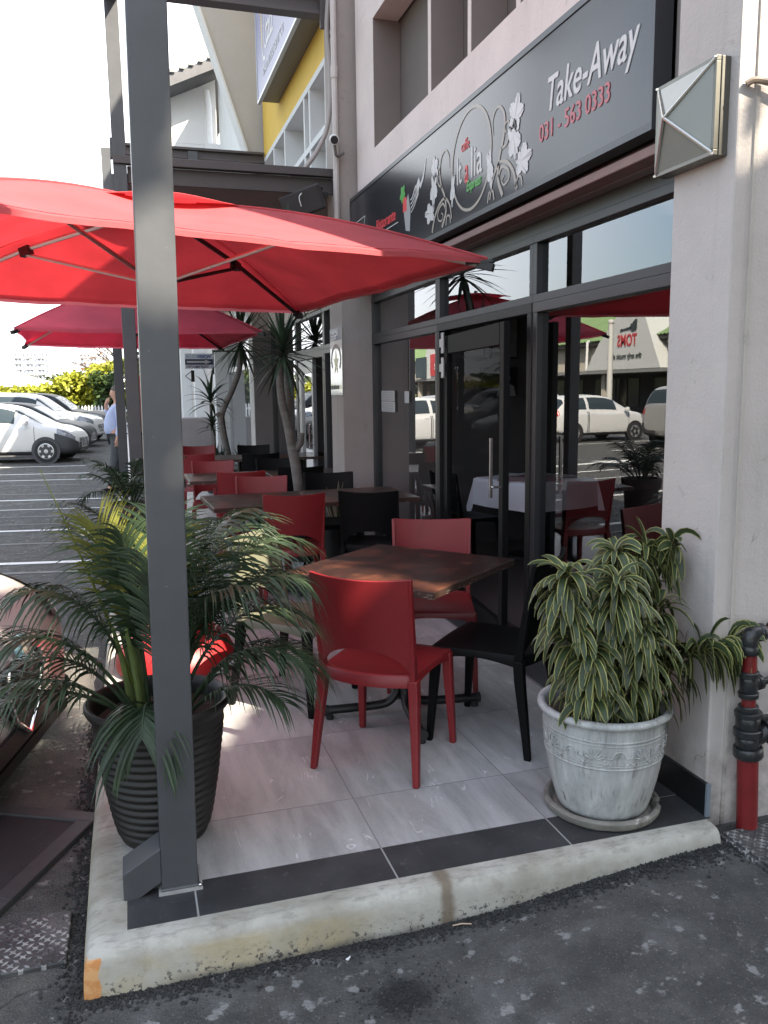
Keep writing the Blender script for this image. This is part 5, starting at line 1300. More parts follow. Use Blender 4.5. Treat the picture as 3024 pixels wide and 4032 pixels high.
FR = [ # base offset, az, el, L, droop, leaflets, length, width, leaf droop, start, mat, roll
    (0.03, 0.00, -4, 83, 0.804, 2.30, 40, 0.313, 0.0142, 1.9, 0.36, 0, 0),      # big arching right
    (0.05, -0.03, -16, 75, 0.763, 2.4, 38, 0.313, 0.0142, 2.0, 0.34, 0, 0),
    (0.06, 0.03, 16, 76, 0.837, 2.3, 38, 0.313, 0.0138, 1.9, 0.34, 0, 0),
    (0.08, -0.05, -30, 62, 0.614, 2.3, 34, 0.278, 0.0133, 2.0, 0.30, 0, 0),
    (0.09, 0.02, -8, 54, 0.577, 2.0, 34, 0.278, 0.0128, 1.7, 0.28, 0, 0),
    (-0.05, 0.00, 180, 77, 0.688, 2.4, 34, 0.290, 0.0147, 2.1, 0.36, 0, 0),     # left arching
    (-0.06, -0.04, 198, 66, 0.688, 2.1, 32, 0.290, 0.0142, 1.7, 0.34, 0, 0),
    (-0.07, -0.07, 206, 52, 0.670, 1.8, 30, 0.278, 0.0138, 1.5, 0.34, 0, 0),
    (-0.06, -0.06, 190, 44, 0.614, 1.7, 28, 0.255, 0.0138, 1.4, 0.34, 0, 0),
    (-0.02, -0.11, 260, 66, 0.335, 3.2, 22, 0.302, 0.0192, 2.2, 0.42, 0, 0),    # fan over the rim
    (0.02, 0.05, 95, 86, 0.605, 0.35, 34, 0.313, 0.0110, 1.0, 0.42, 1, 0.2),    # upright ones, sunlight put in as yellow
    (-0.05, 0.06, 165, 82, 0.692, 0.75, 34, 0.325, 0.0110, 0.9, 0.46, 1, 0.3),
    (0.00, 0.02, 60, 84, 0.692, 0.9, 34, 0.302, 0.0128, 1.2, 0.42, 0, 0),
    (0.02, 0.00, 20, 86, 0.674, 1.3, 34, 0.290, 0.0133, 1.5, 0.40, 0, 0),
    (-0.03, -0.02, 140, 86, 0.658, 1.2, 34, 0.290, 0.0133, 1.5, 0.38, 0, 0),
    (0.00, -0.03, 262, 86, 0.588, 1.0, 30, 0.278, 0.0138, 1.5, 0.38, 0, 0),
    (0.04, -0.05, 315, 76, 0.670, 2.0, 34, 0.290, 0.0138, 1.8, 0.32, 0, 0),
    (0.05, 0.06, 48, 70, 0.763, 1.8, 34, 0.302, 0.0133, 1.6, 0.34, 0, 0),
    (0.06, 0.00, 4, 68, 0.688, 2.5, 34, 0.302, 0.0133, 2.1, 0.30, 0, 0),
    (0.04, 0.02, 30, 78, 0.800, 1.9, 36, 0.302, 0.0133, 1.7, 0.36, 0, 0),
    (0.08, -0.06, -38, 48, 0.465, 1.7, 28, 0.232, 0.0110, 1.2, 0.30, 0, 0),
    (-0.08, 0.02, 172, 60, 0.577, 2.4, 28, 0.278, 0.0138, 2.0, 0.34, 0, 0),
    (-0.03, 0.05, 120, 78, 0.725, 1.5, 32, 0.290, 0.0128, 1.5, 0.36, 0, 0),
]
for (dx, dy, az, el, L, dr, nl, ll, lw, ld, stt, mm, rl) in FR:
    frond(fb(dx, dy), az, el, L, dr, nl, ll, lw, ld, stt, palm_sun_yellow if mm else palm_leaf, pp, rl)
mb = MB(); P = smooth([(0.0, 2.93, 0.45), (-0.10, 2.92, 0.80), (-0.20, 2.92, 1.10), (-0.285, 2.92, 1.33)], 16); mb.tube(P, [0.006 * (1 - k / 15) + 0.0012 for k in range(16)], 6); mb.build('spear_leaf', palm_sun_yellow, pp, True)
mb = MB()
for k in range(16):
    a = random.uniform(0, 6.28); r = random.uniform(0.0, 0.11); x, y = 0.05 + r * cos(a), 2.93 + r * sin(a)
    mb.tube(smooth([(x, y, 0.42), (x + 0.02 * cos(a), y + 0.02 * sin(a), 0.62), (x + 0.05 * cos(a), y + 0.05 * sin(a), 0.78)], 6), [0.012, 0.011, 0.010, 0.009, 0.008, 0.006], 6)
mb.build('stem', stem_green, pp, True)

# white pot with the variegated dracaena
wp = thing('flower_pot', 'weathered white pot with a moulded ornament band, on its saucer by the corner pillar', 'flowerpot', (1.645, 2.592, 0))
whitepot = mat('white_pot', (0.42, 0.43, 0.42), 0.78, var=0.30, scale=9, bump=0.5, bscale=55, stretch=(2.2, 2.2, 0.45), spots=[((0.20, 0.205, 0.19), 2.4, 0.50, 0.22), ((0.24, 0.235, 0.215), 14, 0.58, 0.12), ((0.07, 0.07, 0.06), 11, 0.655, 0.05)])
saucer_m = mat('saucer', (0.20, 0.19, 0.165), 0.85, var=0.25, scale=9, bump=0.5, bscale=50, spots=[((0.10, 0.09, 0.08), 9, 0.56, 0.12), ((0.5, 0.48, 0.44), 14, 0.64, 0.05)])
PZ0, PH, PR0, PR1 = 0.030, 0.352, 0.168, 0.222
def pot_r(z):
    t = min(max((z - PZ0) / PH, 0), 1); return PR0 + (PR1 - PR0) * (1 - (1 - t) ** 2.2)
def potprof():
    P = [(PR0 - 0.010, 0.020), (PR0 - 0.003, 0.023), (PR0, PZ0)]
    for k in range(1, 27):
        z = PZ0 + PH * k / 26; P.append((pot_r(z), z))
    z1 = PZ0 + PH
    P += [(0.224, z1 + 0.003), (0.232, z1 + 0.006), (0.243, z1 + 0.012), (0.2465, z1 + 0.020), (0.245, z1 + 0.029), (0.238, z1 + 0.035), (0.228, z1 + 0.036), (0.219, z1 + 0.030), (0.213, z1 + 0.015), (0.207, z1 - 0.03)]
    return P
mb = MB(); mb.lathe(potprof(), 80); wpot = mb.build('pot', whitepot, wp, sharp=55)
# ornament band: rails, shells, bows and beads standing proud of the wall
mb = MB()
def on_pot(a, z, off=0.001): r = pot_r(z) + off; return V((r * cos(a), r * sin(a), z))
def relief(pts, w, closed=False, off=0.001): mb.tube([on_pot(a, z, off) for a, z in pts], w, 6)
def ringz(z, w): mb.tube([on_pot(2 * pi * k / 96, z, 0.0005) for k in range(97)], w, 6, cap=False)
for z, w in ((0.340, 0.004), (0.327, 0.0025), (0.238, 0.004), (0.250, 0.002)): ringz(z, w)
NM = 8
for k in range(NM):
    a0 = 2 * pi * (k + 0.12) / NM; da = 2 * pi / NM
    for q in range(7):                                              # shell fan
        f = radians(-72 + 24 * q); r_ = 0.036 if abs(q - 3) < 2 else 0.030
        relief([(a0 + sin(f) * s * r_ / 0.2, 0.270 + cos(f) * s * r_ * 1.2 + 0.004) for s in (0.25, 0.6, 1.0)], 0.0042, off=0.002)
    for s in (-1, 1):
        relief([(a0 + s * (0.010 + 0.012 * t) / 0.2 * 2, 0.266 - 0.010 * sin(pi * t)) for t in (0, .25, .5, .75, 1)], 0.003)
    ac = a0 + da / 2                                                # bow with steps
    relief([(ac + cos(radians(b_)) * 0.022 / 0.2, 0.282 + sin(radians(b_)) * 0.026) for b_ in range(0, 181, 20)], 0.0036)
    relief([(ac + cos(radians(b_)) * 0.013 / 0.2, 0.282 + sin(radians(b_)) * 0.014) for b_ in range(0, 181, 30)], 0.0022)
    for s in (-1, 1): relief([(ac + s * 0.022 / 0.2, 0.282), (ac + s * 0.042 / 0.2, 0.282), (ac + s * 0.042 / 0.2, 0.308)], 0.003)
    for q in range(8):
        ab = a0 + da * (q + 0.75) / 8.6; p = on_pot(ab, 0.2595, 0.001); mb.lathe([(0.0, -0.0042), (0.0042, 0.0), (0.0, 0.0042)], 8, p, capb=False)
mb.build('ornament', whitepot, wpot, sharp=70)
mb = MB(); mb.lathe([(0.185, 0.0), (0.205, 0.004), (0.214, 0.018), (0.216, 0.032), (0.210, 0.040), (0.200, 0.040), (0.192, 0.030), (0.180, 0.016), (0.0, 0.014)], 64, rfn=lambda r, z, a: r * (1 + 0.012 * noise.noise(V((cos(a) * 3, sin(a) * 3, z * 20)))) * (0.93 if (abs(a - 5.75) < 0.13 and r > 0.185 and z > 0.014) else 1), capb=True); mb.build('saucer', saucer_m, wp)
mb = MB(); mb.grid(lambda a, b: V((0.207 * b * cos(2 * pi * a), 0.207 * b * sin(2 * pi * a), 0.362 + 0.010 * noise.noise(V((a * 7, b * 7, 0))))), 32, 6, True); mb.build('soil', soil, wpot)

dr = thing('variegated_plant', 'drooping variegated dracaena growing in the white pot', 'plant', (1.645, 2.605, 0.345))
stem_b = mat('dracaena_stem', (0.16, 0.13, 0.09), 0.8, var=0.3, scale=20)
def strap(b, base, d, up, L, w, droop): blade(b, base, d, up, L, w, droop, n=7, fold=0.30, shape='lance')
stems = [ # path control points, leaves, leaf length
    ([(1.57, 2.57, 0.36), (1.50, 2.53, 0.58), (1.43, 2.50, 0.80), (1.41, 2.48, 0.945)], 136, 0.169),
    ([(1.60, 2.54, 0.36), (1.60, 2.50, 0.60), (1.60, 2.47, 0.78), (1.595, 2.45, 0.91)], 152, 0.175),
    ([(1.66, 2.61, 0.36), (1.70, 2.61, 0.62), (1.76, 2.62, 0.85), (1.84, 2.63, 0.975)], 136, 0.175),
    ([(1.68, 2.63, 0.36), (1.72, 2.66, 0.62), (1.73, 2.66, 0.85), (1.70, 2.63, 0.975)], 120, 0.175),
    ([(1.72, 2.55, 0.36), (1.80, 2.50, 0.50), (1.94, 2.44, 0.62), (2.07, 2.40, 0.66)], 160, 0.175),
    ([(1.70, 2.65, 0.36), (1.84, 2.66, 0.70), (1.92, 2.64, 0.92), (1.90, 2.56, 0.995)], 64, 0.164),
    ([(1.64, 2.53, 0.36), (1.66, 2.47, 0.48), (1.68, 2.44, 0.62), (1.69, 2.43, 0.74)], 104, 0.175),
    ([(1.58, 2.55, 0.36), (1.53, 2.49, 0.46), (1.51, 2.47, 0.58), (1.50, 2.46, 0.68)], 88, 0.169),
    ([(1.70, 2.57, 0.36), (1.76, 2.52, 0.50), (1.79, 2.50, 0.66), (1.80, 2.50, 0.80)], 88, 0.169),
]
for ctrl, nl, LL in stems:
    P = smooth(ctrl, 30); b = MB(); b.tube(P, [0.009 - 0.004 * k / 29 for k in range(30)], 6); b.build('stem', stem_b, dr, True)
    b = MB()
    for k in range(nl):
        t = 0.14 + 0.86 * ((k + 0.5) / nl) ** 0.72; i = min(int(t * 29), 28); q = P[i].lerp(P[i + 1], t * 29 - i); d = (P[i + 1] - P[i]).normalized()
        a = k * 2.399 + random.uniform(-0.6, 0.6); x = d.cross(V((0.3, 0.2, 1))).normalized(); y = d.cross(x)
        out = x * cos(a) + y * sin(a); young = max(0, (t - 0.90) / 0.10)
        ld = out * (0.80 - 0.15 * young) + d * (0.35 + 0.5 * young) + V((random.uniform(-.25, .25), random.uniform(-.25, .25), random.uniform(-0.1, 0.3)))
        if q.x + ld.normalized().x * LL * 0.9 > 1.955 and q.y > 2.44: ld.x -= 0.75
        strap(b, q + out * 0.006, ld, d, LL * random.uniform(0.60, 1.15) * (1 - 0.30 * young), 0.0305 * random.uniform(0.65, 1.15), (3.6 - 1.8 * young) * random.uniform(0.5, 1.3))
    b.build('foliage', varieg, dr, True, sharp=80)

# tall dracaenas along the shop fronts
def head(b, c, n, L, w, el0=-35, el1=85, droop=0.5, axis=V((0, 0, 1))):
    for k in range(n):
        t = (k + 0.5) / n; a = k * 2.399; el = radians(el1 + (el0 - el1) * (1 - t))
        d = V((cos(a) * cos(el), sin(a) * cos(el), sin(el)))
        blade(b, V(c) + V((0, 0, 0.10 * t)), d, V((0, 0, 1)), L * random.uniform(0.75, 1.1), w, droop * random.uniform(0.5, 1.5), n=5, fold=0.35, shape='strap')
d1 = thing('dracaena_tree', 'tall forked dracaena in front of the neighbouring shop door', 'plant', (1.52, 7.60, 0))
mb = MB()
mb.tube(smooth([(1.52, 7.60, 0.3), (1.50, 7.60, 0.62), (1.47, 7.60, 0.9), (1.44, 7.60, 1.08)], 14), [0.062, 0.058, 0.055, 0.05] + [0.048] * 10, 10)
mb.tube(smooth([(1.44, 7.60, 1.06), (1.40, 7.57, 1.28), (1.34, 7.50, 1.52), (1.325, 7.45, 1.75), (1.35, 7.42, 1.86)], 18), [0.042 - 0.010 * k / 17 for k in range(18)], 9)
mb.tube(smooth([(1.41, 7.58, 1.25), (1.42, 7.62, 1.60), (1.40, 7.65, 1.95), (1.36, 7.66, 2.3), (1.45, 7.62, 2.62)], 20), [0.036 - 0.010 * k / 19 for k in range(20)], 9)
mb.tube([(1.46, 7.6, 1.02), (1.52, 7.58, 1.10), (1.535, 7.58, 1.19)], [0.04, 0.034, 0.026], 9)
mb.build('trunk', bark, d1, True)
mb = MB(); head(mb, (1.35, 7.42, 1.86), 60, 0.50, 0.034, -50, 88, 0.5); mb.build('crown', strap_leaf, d1, True, sharp=80)
mb = MB(); head(mb, (1.45, 7.62, 2.62), 60, 0.55, 0.036, -45, 88, 0.4); mb.build('crown', strap_leaf, d1, True, sharp=80)
mb = MB(); mb.lathe([(0.16, 0), (0.2, 0.3), (0.21, 0.32), (0.19, 0.32), (0.18, 0.28), (0.0, 0.27)], 24, (1.52, 7.6, 0)); mb.build('pot', potm, d1, True)
d2 = thing('dracaena_tree', 'leaning dracaena with a bent trunk beside the optician window', 'plant', (1.47, 13.0, 0))
mb = MB()
mb.tube(smooth([(1.50, 13, 0.3), (1.46, 13, 0.6), (1.40, 13, 0.95), (1.375, 13, 1.2)], 12), [0.062, 0.06, 0.058] + [0.055] * 9, 9)
mb.tube(smooth([(1.375, 13, 1.2), (1.43, 13, 1.35), (1.56, 13, 1.6), (1.68, 13, 1.9), (1.72, 13, 2.25)], 18), [0.052 - 0.012 * k / 17 for k in range(18)], 9)
mb.tube([(1.375, 13, 1.2), (1.33, 12.98, 1.24), (1.30, 12.97, 1.22)], [0.05, 0.04, 0.03], 8); mb.build('trunk', bark, d2, True)
mb = MB(); head(mb, (1.72, 13, 2.28), 64, 0.72, 0.045, -55, 85, 0.45); mb.build('crown', strap_leaf, d2, True, sharp=80)
mb = MB(); mb.lathe([(0.2, 0), (0.24, 0.34), (0.25, 0.36), (0.22, 0.36), (0.2, 0.3), (0, 0.29)], 24, (1.5, 13, 0)); mb.build('pot', potm, d2, True)
mb = MB(); head(mb, (1.60, 12.7, 0.42), 20, 0.3, 0.03, 10, 85, 0.2); head(mb, (1.35, 12.8, 0.42), 20, 0.3, 0.03, 10, 85, 0.2); mb.build('low_leaves', strap_leaf, d2, True, sharp=80)
d3 = thing('dracaena_tree', 'slender young dracaena with two leaf tufts left of the leaning one', 'plant', (1.29, 13.3, 0))
mb = MB(); mb.tube(smooth([(1.30, 13.3, 0.2), (1.27, 13.3, 0.8), (1.255, 13.3, 1.38)], 10), 0.022, 8); mb.tube(smooth([(1.31, 13.3, 0.2), (1.30, 13.25, 0.6), (1.27, 13.25, 0.98)], 8), 0.02, 8); mb.build('trunk', bark, d3, True)
mb = MB(); head(mb, (1.255, 13.3, 1.38), 26, 0.52, 0.055, -15, 85, 1.0); mb.build('crown', strap_leaf, d3, True, sharp=80)
mb = MB(); head(mb, (1.26, 13.25, 0.98), 16, 0.34, 0.05, -10, 75, 1.1); head(mb, (1.3, 13.2, 0.4), 18, 0.34, 0.05, 15, 85, 0.3); mb.build('low_leaves', strap_leaf, d3, True, sharp=80)
mb = MB(); mb.lathe([(0.15, 0), (0.18, 0.26), (0.16, 0.26), (0.15, 0.22), (0, 0.21)], 20, (1.3, 13.28, 0)); mb.build('pot', potm, d3, True)
sv = thing('snake_plant', 'low clump of pale-edged upright leaves before the middle pillar', 'plant', (1.80, 7.35, 0))
mb = MB()
for k in range(22):
    a = random.uniform(0, 6.28); r = random.uniform(0, 0.1); blade(mb, (1.80 + r * cos(a), 7.35 + r * sin(a), 0.36), (cos(a) * 0.35, sin(a) * 0.35, 1), (-cos(a), -sin(a), 0.2), random.uniform(0.32, 0.48), 0.045, 0.1, 5, 0.3, 'strap')
mb.build('foliage', leafmat('snake_leaf', [(0, (0.40, 0.36, 0.26)), (0.2, (0.38, 0.34, 0.24)), (0.28, (0.10, 0.12, 0.07)), (0.72, (0.10, 0.12, 0.07)), (0.8, (0.38, 0.34, 0.24)), (1, (0.4, 0.36, 0.26))], 0.5, 0.1), sv, True, sharp=80)
mb = MB(); mb.lathe([(0.13, 0), (0.16, 0.34), (0.17, 0.36), (0.15, 0.36), (0.14, 0.3), (0, 0.3)], 24, (1.80, 7.35, 0)); mb.build('pot', potm, sv, True)

# second and third potted palms along the kerb
def small_palm(x, y, s, label, potr=0.17, poth=0.40, nf=15, terra=True):
    t = thing('potted_palm', label, 'potted plant', (x, y, 0))
    b = MB(); b.lathe([(potr * .72, 0), (potr * .95, poth * .86), (potr * 1.08, poth * .87), (potr * 1.1, poth), (potr * .98, poth), (potr * .9, poth * .85), (0, poth * .84)], 28); b.build('pot', mat('terracotta_dark', (0.07, 0.05, 0.042), 0.7, var=0.2, scale=8) if terra else potm, t)
    for k in range(nf):
        az = k * 137.5 + random.uniform(-15, 15); el = random.uniform(48, 84)
        frond((x, y, poth * .85), az, el, s * random.uniform(0.75, 1.1), random.uniform(1.3, 2.2), 18, 0.26 * s, 0.018, 1.4, 0.3, palm_leaf, t)
    return t
small_palm(-0.02, 6.75, 0.62, 'small palm in a dark terracotta pot at the foot of the second steel post', 0.17, 0.72, 12)
small_palm(0.06, 5.65, 0.80, 'bushy potted palm on the kerb behind the nearest palm', 0.18, 0.40, 15, False)
# ------------------------------------------------------------------ red standpipe on the end wall
rp = thing('fire_pipe', 'red fire standpipe with black fittings against the end wall', 'pipe', (2.115, 2.345, -0.05))
redp = mat('pipe_red', (0.17, 0.012, 0.013), 0.45, var=0.2, scale=8, bump=0.1, bscale=40, spots=[((0.09, 0.015, 0.013), 12, 0.6, 0.1)]); fit = mat('pipe_fitting', (0.022, 0.023, 0.024), 0.3, var=0.3, scale=20, bump=0.25, bscale=60)
PY = 2.345
mb = MB(); mb.tube([(2.106, PY, -0.08), (2.092, PY, 0.24)], 0.037, 20); mb.tube([(2.086, PY, 0.30), (2.078, PY, 0.62)], 0.0245, 16); mb.tube([(2.10, PY, 0.695), (2.26, PY + 0.0, 0.705)], 0.020, 14); mb.build('pipe', redp, rp, True)
def coll(b, p0, p1, r): 
    p0, p1 = V(p0), V(p1); d = (p1 - p0); b.tube([p0, p0 + d * .12, p0 + d * .88, p1], [r * .93, r, r, r * .93], 18, sm=False)
mb = MB()
coll(mb, (2.094, PY, 0.235), (2.090, PY, 0.275), 0.052); coll(mb, (2.090, PY, 0.275), (2.087, PY, 0.315), 0.043); coll(mb, (2.087, PY, 0.315), (2.086, PY, 0.345), 0.050); coll(mb, (2.086, PY, 0.345), (2.084, PY, 0.39), 0.043); coll(mb, (2.084, PY, 0.39), (2.083, PY, 0.41), 0.048); coll(mb, (2.083, PY, 0.41), (2.082, PY, 0.432), 0.036)
mb.tube(smooth([(2.09, PY, 0.30), (2.13, PY - .01, 0.315), (2.165, PY - 0.015, 0.34), (2.17, PY - 0.015, 0.38)], 8), 0.032, 12)
mb.lathe([(0.0, -0.02), (0.048, -0.02), (0.052, 0.0), (0.048, 0.02), (0.0, 0.02)], 18, M=Matrix.Translation(V((2.165, PY - 0.02, 0.335))) @ Matrix.Rotation(radians(75), 4, 'Y'))
mb.build('valve', fit, rp, True)
mb = MB()
coll(mb, (2.080, PY, 0.462), (2.079, PY, 0.482), 0.036); coll(mb, (2.079, PY, 0.482), (2.078, PY, 0.538), 0.031); coll(mb, (2.078, PY, 0.538), (2.077, PY, 0.56), 0.036)
mb.tube([(2.08, PY, 0.51), (2.115, PY, 0.513)], 0.024, 14); mb.tube([(2.115, PY, 0.513), (2.13, PY, 0.514)], 0.028, 14); mb.tube([(2.12, PY, 0.513), (2.7, PY + 0.02, 0.53)], 0.013, 10); mb.build('tee_joint', fit, rp, True)
mb = MB()
coll(mb, (2.074, PY, 0.625), (2.073, PY, 0.655), 0.034); mb.tube(smooth([(2.073, PY, 0.65), (2.073, PY, 0.682), (2.085, PY, 0.698), (2.112, PY, 0.70)], 10), 0.029, 14); coll(mb, (2.105, PY, 0.699), (2.128, PY, 0.70), 0.033)
mb.build('elbow', fit, rp, True); mb = MB(); coll(mb, (2.165, PY, 0.702), (2.20, PY, 0.705), 0.032); mb.build('union_nut', fit, rp, True)

# ------------------------------------------------------------------ cars
def carpaint(name, col, rough=0.25, metal=0.0): return mat(name, col, rough, metal, coat=0.6)
car_white = carpaint('car_white', (0.60, 0.60, 0.59)); car_dark = mat('car_dark', (0.022, 0.023, 0.026), 0.45, spec=0.25); car_silver = carpaint('car_silver', (0.42, 0.42, 0.42), 0.3, 0.5); car_black = mat('car_black', (0.008, 0.008, 0.010), 0.45, spec=0.25); car_cream = carpaint('car_pearl', (0.42, 0.395, 0.375), 0.22)
trim = mat('car_trim', (0.045, 0.046, 0.05), 0.6); lamp_glass = mat('headlamp', (0.20, 0.21, 0.23), 0.12, metal=0.3, var=0.5, scale=9); lamp_red = mat('tail_lamp', (0.45, 0.012, 0.012), 0.15, coat=0.5); amber = mat('amber_lamp', (0.62, 0.36, 0.16), 0.15)
plate_m = mat('plate_m', (0.66, 0.66, 0.60), 0.5); plate_ink = mat('plate_ink', (0.03, 0.05, 0.12), 0.5); rim_m = mat('wheel_rim', (0.5, 0.5, 0.51), 0.3, metal=0.7); rim_dark = mat('rim_dark', (0.02, 0.02, 0.02), 0.6)

HATCH = [(0.00, .66, .45, .80, .94, .56), (0.06, .78, .32, .88, 1.08, .62), (0.35, .83, .24, .93, 1.40, .60), (0.9, .845, .20, .94, 1.47, .59), (1.6, .85, .20, .93, 1.485, .58), (2.15, .85, .20, .92, 1.41, .57), (2.65, .845, .20, .91, 1.16, .61), (2.98, .835, .20, .90, .97, .67), (3.3, .82, .20, .84, .90, .66), (3.58, .78, .22, .72, .80, .60), (3.72, .68, .26, .62, .68, .54), (3.78, .52, .32, .54, .58, .44)]
SUV = [(0.00, .76, .52, .95, 1.12, .66), (0.06, .88, .40, 1.02, 1.30, .72), (0.30, .92, .34, 1.08, 1.68, .70), (0.9, .94, .30, 1.10, 1.76, .68), (1.8, .945, .30, 1.09, 1.76, .67), (2.6, .945, .30, 1.07, 1.68, .66), (3.1, .94, .30, 1.06, 1.36, .70), (3.4, .93, .30, 1.05, 1.14, .76), (3.9, .92, .30, 1.00, 1.08, .74), (4.3, .88, .32, .92, 1.00, .70), (4.5, .80, .36, .82, .88, .64), (4.58, .62, .42, .66, .72, .54)]
NOSE = [(0.00, .66, .45, .80, .94, .56), (0.06, .80, .32, .90, 1.05, .62), (0.5, .86, .24, .93, 1.38, .60), (1.2, .875, .20, .93, 1.44, .59), (1.9, .88, .20, .92, 1.42, .58), (2.4, .88, .20, .91, 1.28, .60), (2.85, .88, .20, .90, 1.03, .66), (3.15, .88, .20, .90, .95, .70), (3.55, .875, .20, .83, .885, .70), (3.88, .84, .20, .70, .79, .62), (4.02, .74, .20, .60, .70, .48), (4.08, .60, .22, .50, .60, .34)]

def body_fn(st):
    def sec(s):
        x, hw, zb, zw, zt, ht = s
        return [(0, zb), (.70 * hw, zb), (.95 * hw, zb + .05), (hw, zb + .22 * (zw - zb) / .6 + .02), (hw, zw - .12 * (zw - zb)), (.97 * hw, zw), (.5 * (.97 * hw + ht) + .01, zw + .55 * (zt - zw)), (ht, zt - .12 * (zt - zw)), (.80 * ht, zt - .02 * (zt - zw)), (0, zt + .012)]
    secs = [sec(s) for s in st]
    def f(t, v, side=1):
        """t in station index, v in section index"""
        n = len(st) - 1; x = crv([(s[0],) for s in st], t / n)[0]
        rows = [crv([q[k] for q in secs], t / n) for k in range(10)]
        y, z = crv(rows, v / 9)
        return V((x, side * max(y, 0), z))
    return f
def make_car(label, loc, heading, st, paint_m, wheels, wr=0.30, lower=None, plate=None, group=None, front=True, spokes=6, extra=None, lod=1.0, loc_z=-0.14):
    t = thing('parked_car', label, 'car', (loc[0], loc[1], loc_z), radians(heading), group)
    f = body_fn(st); n = len(st) - 1; L = st[-1][0]; hw = max(s[1] for s in st)
    nu, nv = int(44 * lod), int(26 * lod)
    b = MB()
    for s in (1, -1): b.grid(lambda a, c: f(a * n, c * 9, s), nu, nv, True, flip=(s > 0))
    for tt in (0, n):
        ring = [f(tt, 9 * k / 20, 1) for k in range(21)] + [f(tt, 9 * k / 20, -1) for k in range(19, 0, -1)]
        b.face([b.add(p) for p in (ring if tt else ring[::-1])], False)
    body = b.build('body', paint_m, t, sharp=35)
    def patch(b, t0, t1, v0, v1, s, off=0.006, nu=10, nv=6):
        def g(a, c):
            tt = t0 + (t1 - t0) * a; vv = v0 + (v1 - v0) * c; p = f(tt, vv, s)
            e = 0.02; du = f(min(tt + e, n), vv, s) - f(max(tt - e, 0), vv, s); dv = f(tt, min(vv + e, 9), s) - f(tt, max(vv - e, 0), s); nn = du.cross(dv) * (-s)
            nn = nn.normalized() if nn.length > 1e-9 else V((0, 0, 1))
            return p - nn * off if False else p + nn * off * (1 if nn.dot(p - V((p.x, 0, 0.6))) >= 0 else -1)
        b.grid(g, nu, nv, True, flip=(s > 0))
    gl = mat('car_window', (0.03, 0.042, 0.05), 0.05, spec=0.25)
    b = MB(); patch(b, 5.25, 6.9, 6.9, 9, 1); patch(b, 5.25, 6.9, 6.9, 9, -1); b.build('windscreen', gl, t)
    b = MB(); patch(b, 0.85, 1.85, 6.4, 9, 1); patch(b, 0.85, 1.85, 6.4, 9, -1); b.build('rear_window', gl, t)
    for s in (1, -1):
        for (a0, a1) in ((2.1, 3.3), (3.45, 5.3)):
            b = MB(); patch(b, a0, a1, 5.35, 6.85, s); b.build('side_window', gl, t)
        b = MB(); patch(b, n - 2.9, n - 0.9, 3.9, 5.7, s, 0.008); hl = b.build('headlight', lamp_glass, t)
        b = MB(); patch(b, 0.25, 1.15, 4.6, 6.1, s, 0.008); b.build('tail_light', lamp_red, t)
        b = MB(); mz = st[7][3] + 0.06; mx = st[6][0] - 0.05
        b.tube([(mx, s * (hw - 0.02), mz), (mx + 0.02, s * (hw + 0.08), mz + 0.03)], 0.025, 6); b.lathe([(0.0, -0.07), (0.07, -0.05), (0.085, 0.0), (0.07, 0.06), (0.0, 0.08)], 10, (mx + 0.02, s * (hw + 0.11), mz + 0.05)); b.build('mirror', paint_m, t)
    if lower:
        b = MB()
        for s in (1, -1): patch(b, n - 3.1, n, 0.6, 3.9, s, 0.009, 16); patch(b, 0, 1.6, 0.6, 3.2, s, 0.009)
        b.prism([(L - 0.10, -.62, st[-1][2] - .04), (L + 0.004, -.46, st[-1][2] - .02), (L + 0.004, .46, st[-1][2] - .02), (L - 0.10, .62, st[-1][2] - .04)], (0, 0, 0.19))
        b.build('bumper', lower, t, bevel=0.01)
    b = MB()
    for s in (1, -1): patch(b, 1.6, n - 3.0, 1.2, 2.2, s, 0.004)
    b.build('sill', trim, t)
    for s in (1, -1):
        for (d0, d1) in ((1.95, 3.36), (3.40, n - 4.6)):
            b = MB()
            patch(b, d0, d0 + 0.035, 2.2, 5.1, s, 0.003, 1, 8); patch(b, d1 - 0.035, d1, 2.2, 5.1, s, 0.003, 1, 8); patch(b, d0, d1, 2.2, 2.27, s, 0.003, 8, 1)
            dr_ = b.build('door_seam', rim_dark, t)
            b = MB(); patch(b, d0 + 0.10, d0 + 0.36, 4.35, 4.55, s, 0.018, 4, 2); b.build('handle', paint_m, dr_)
    if front:
        zt = st[-1][3]; fx = L
        b = MB(); b.prism([(fx - 0.012, -.40, zt + .06), (fx + 0.006, -.34, zt - .07), (fx + 0.006, .34, zt - .07), (fx - 0.012, .40, zt + .06)], (0.012, 0, 0)); g_ = b.build('grille', trim, t)
        b = MB()
        for k in range(3): b.box(fx + 0.014, fx + 0.020, -.34, .34, zt - .05 + .035 * k, zt - .04 + .035 * k)
        b.tube([(fx + 0.02, 0.055 * cos(2 * pi * k / 16), zt + 0.0 + 0.055 * sin(2 * pi * k / 16)) for k in range(17)], 0.008, 6, cap=False); b.box(fx + 0.018, fx + 0.028, -.07, .07, zt - 0.012, zt + 0.012); b.build('badge', chrome, g_)
    if plate:
        zt = st[-1][2] + 0.07
        b = MB(); b.box(L + 0.0, L + 0.014, -.25, .25, zt - 0.03, zt + 0.085); pl = b.build('number_plate', plate_m, t)
        o = text(plate, pl, 0.105, (L + 0.016, -0.225, zt - 0.005), plate_ink, sx=0.78, ext=0.001, bold=0.003); o.matrix_basis = facing_matrix((L + 0.016, -0.225, zt - 0.008), (0, 1, 0), (1, 0, 0)) @ Matrix.Diagonal((0.80, 1, 1, 1))
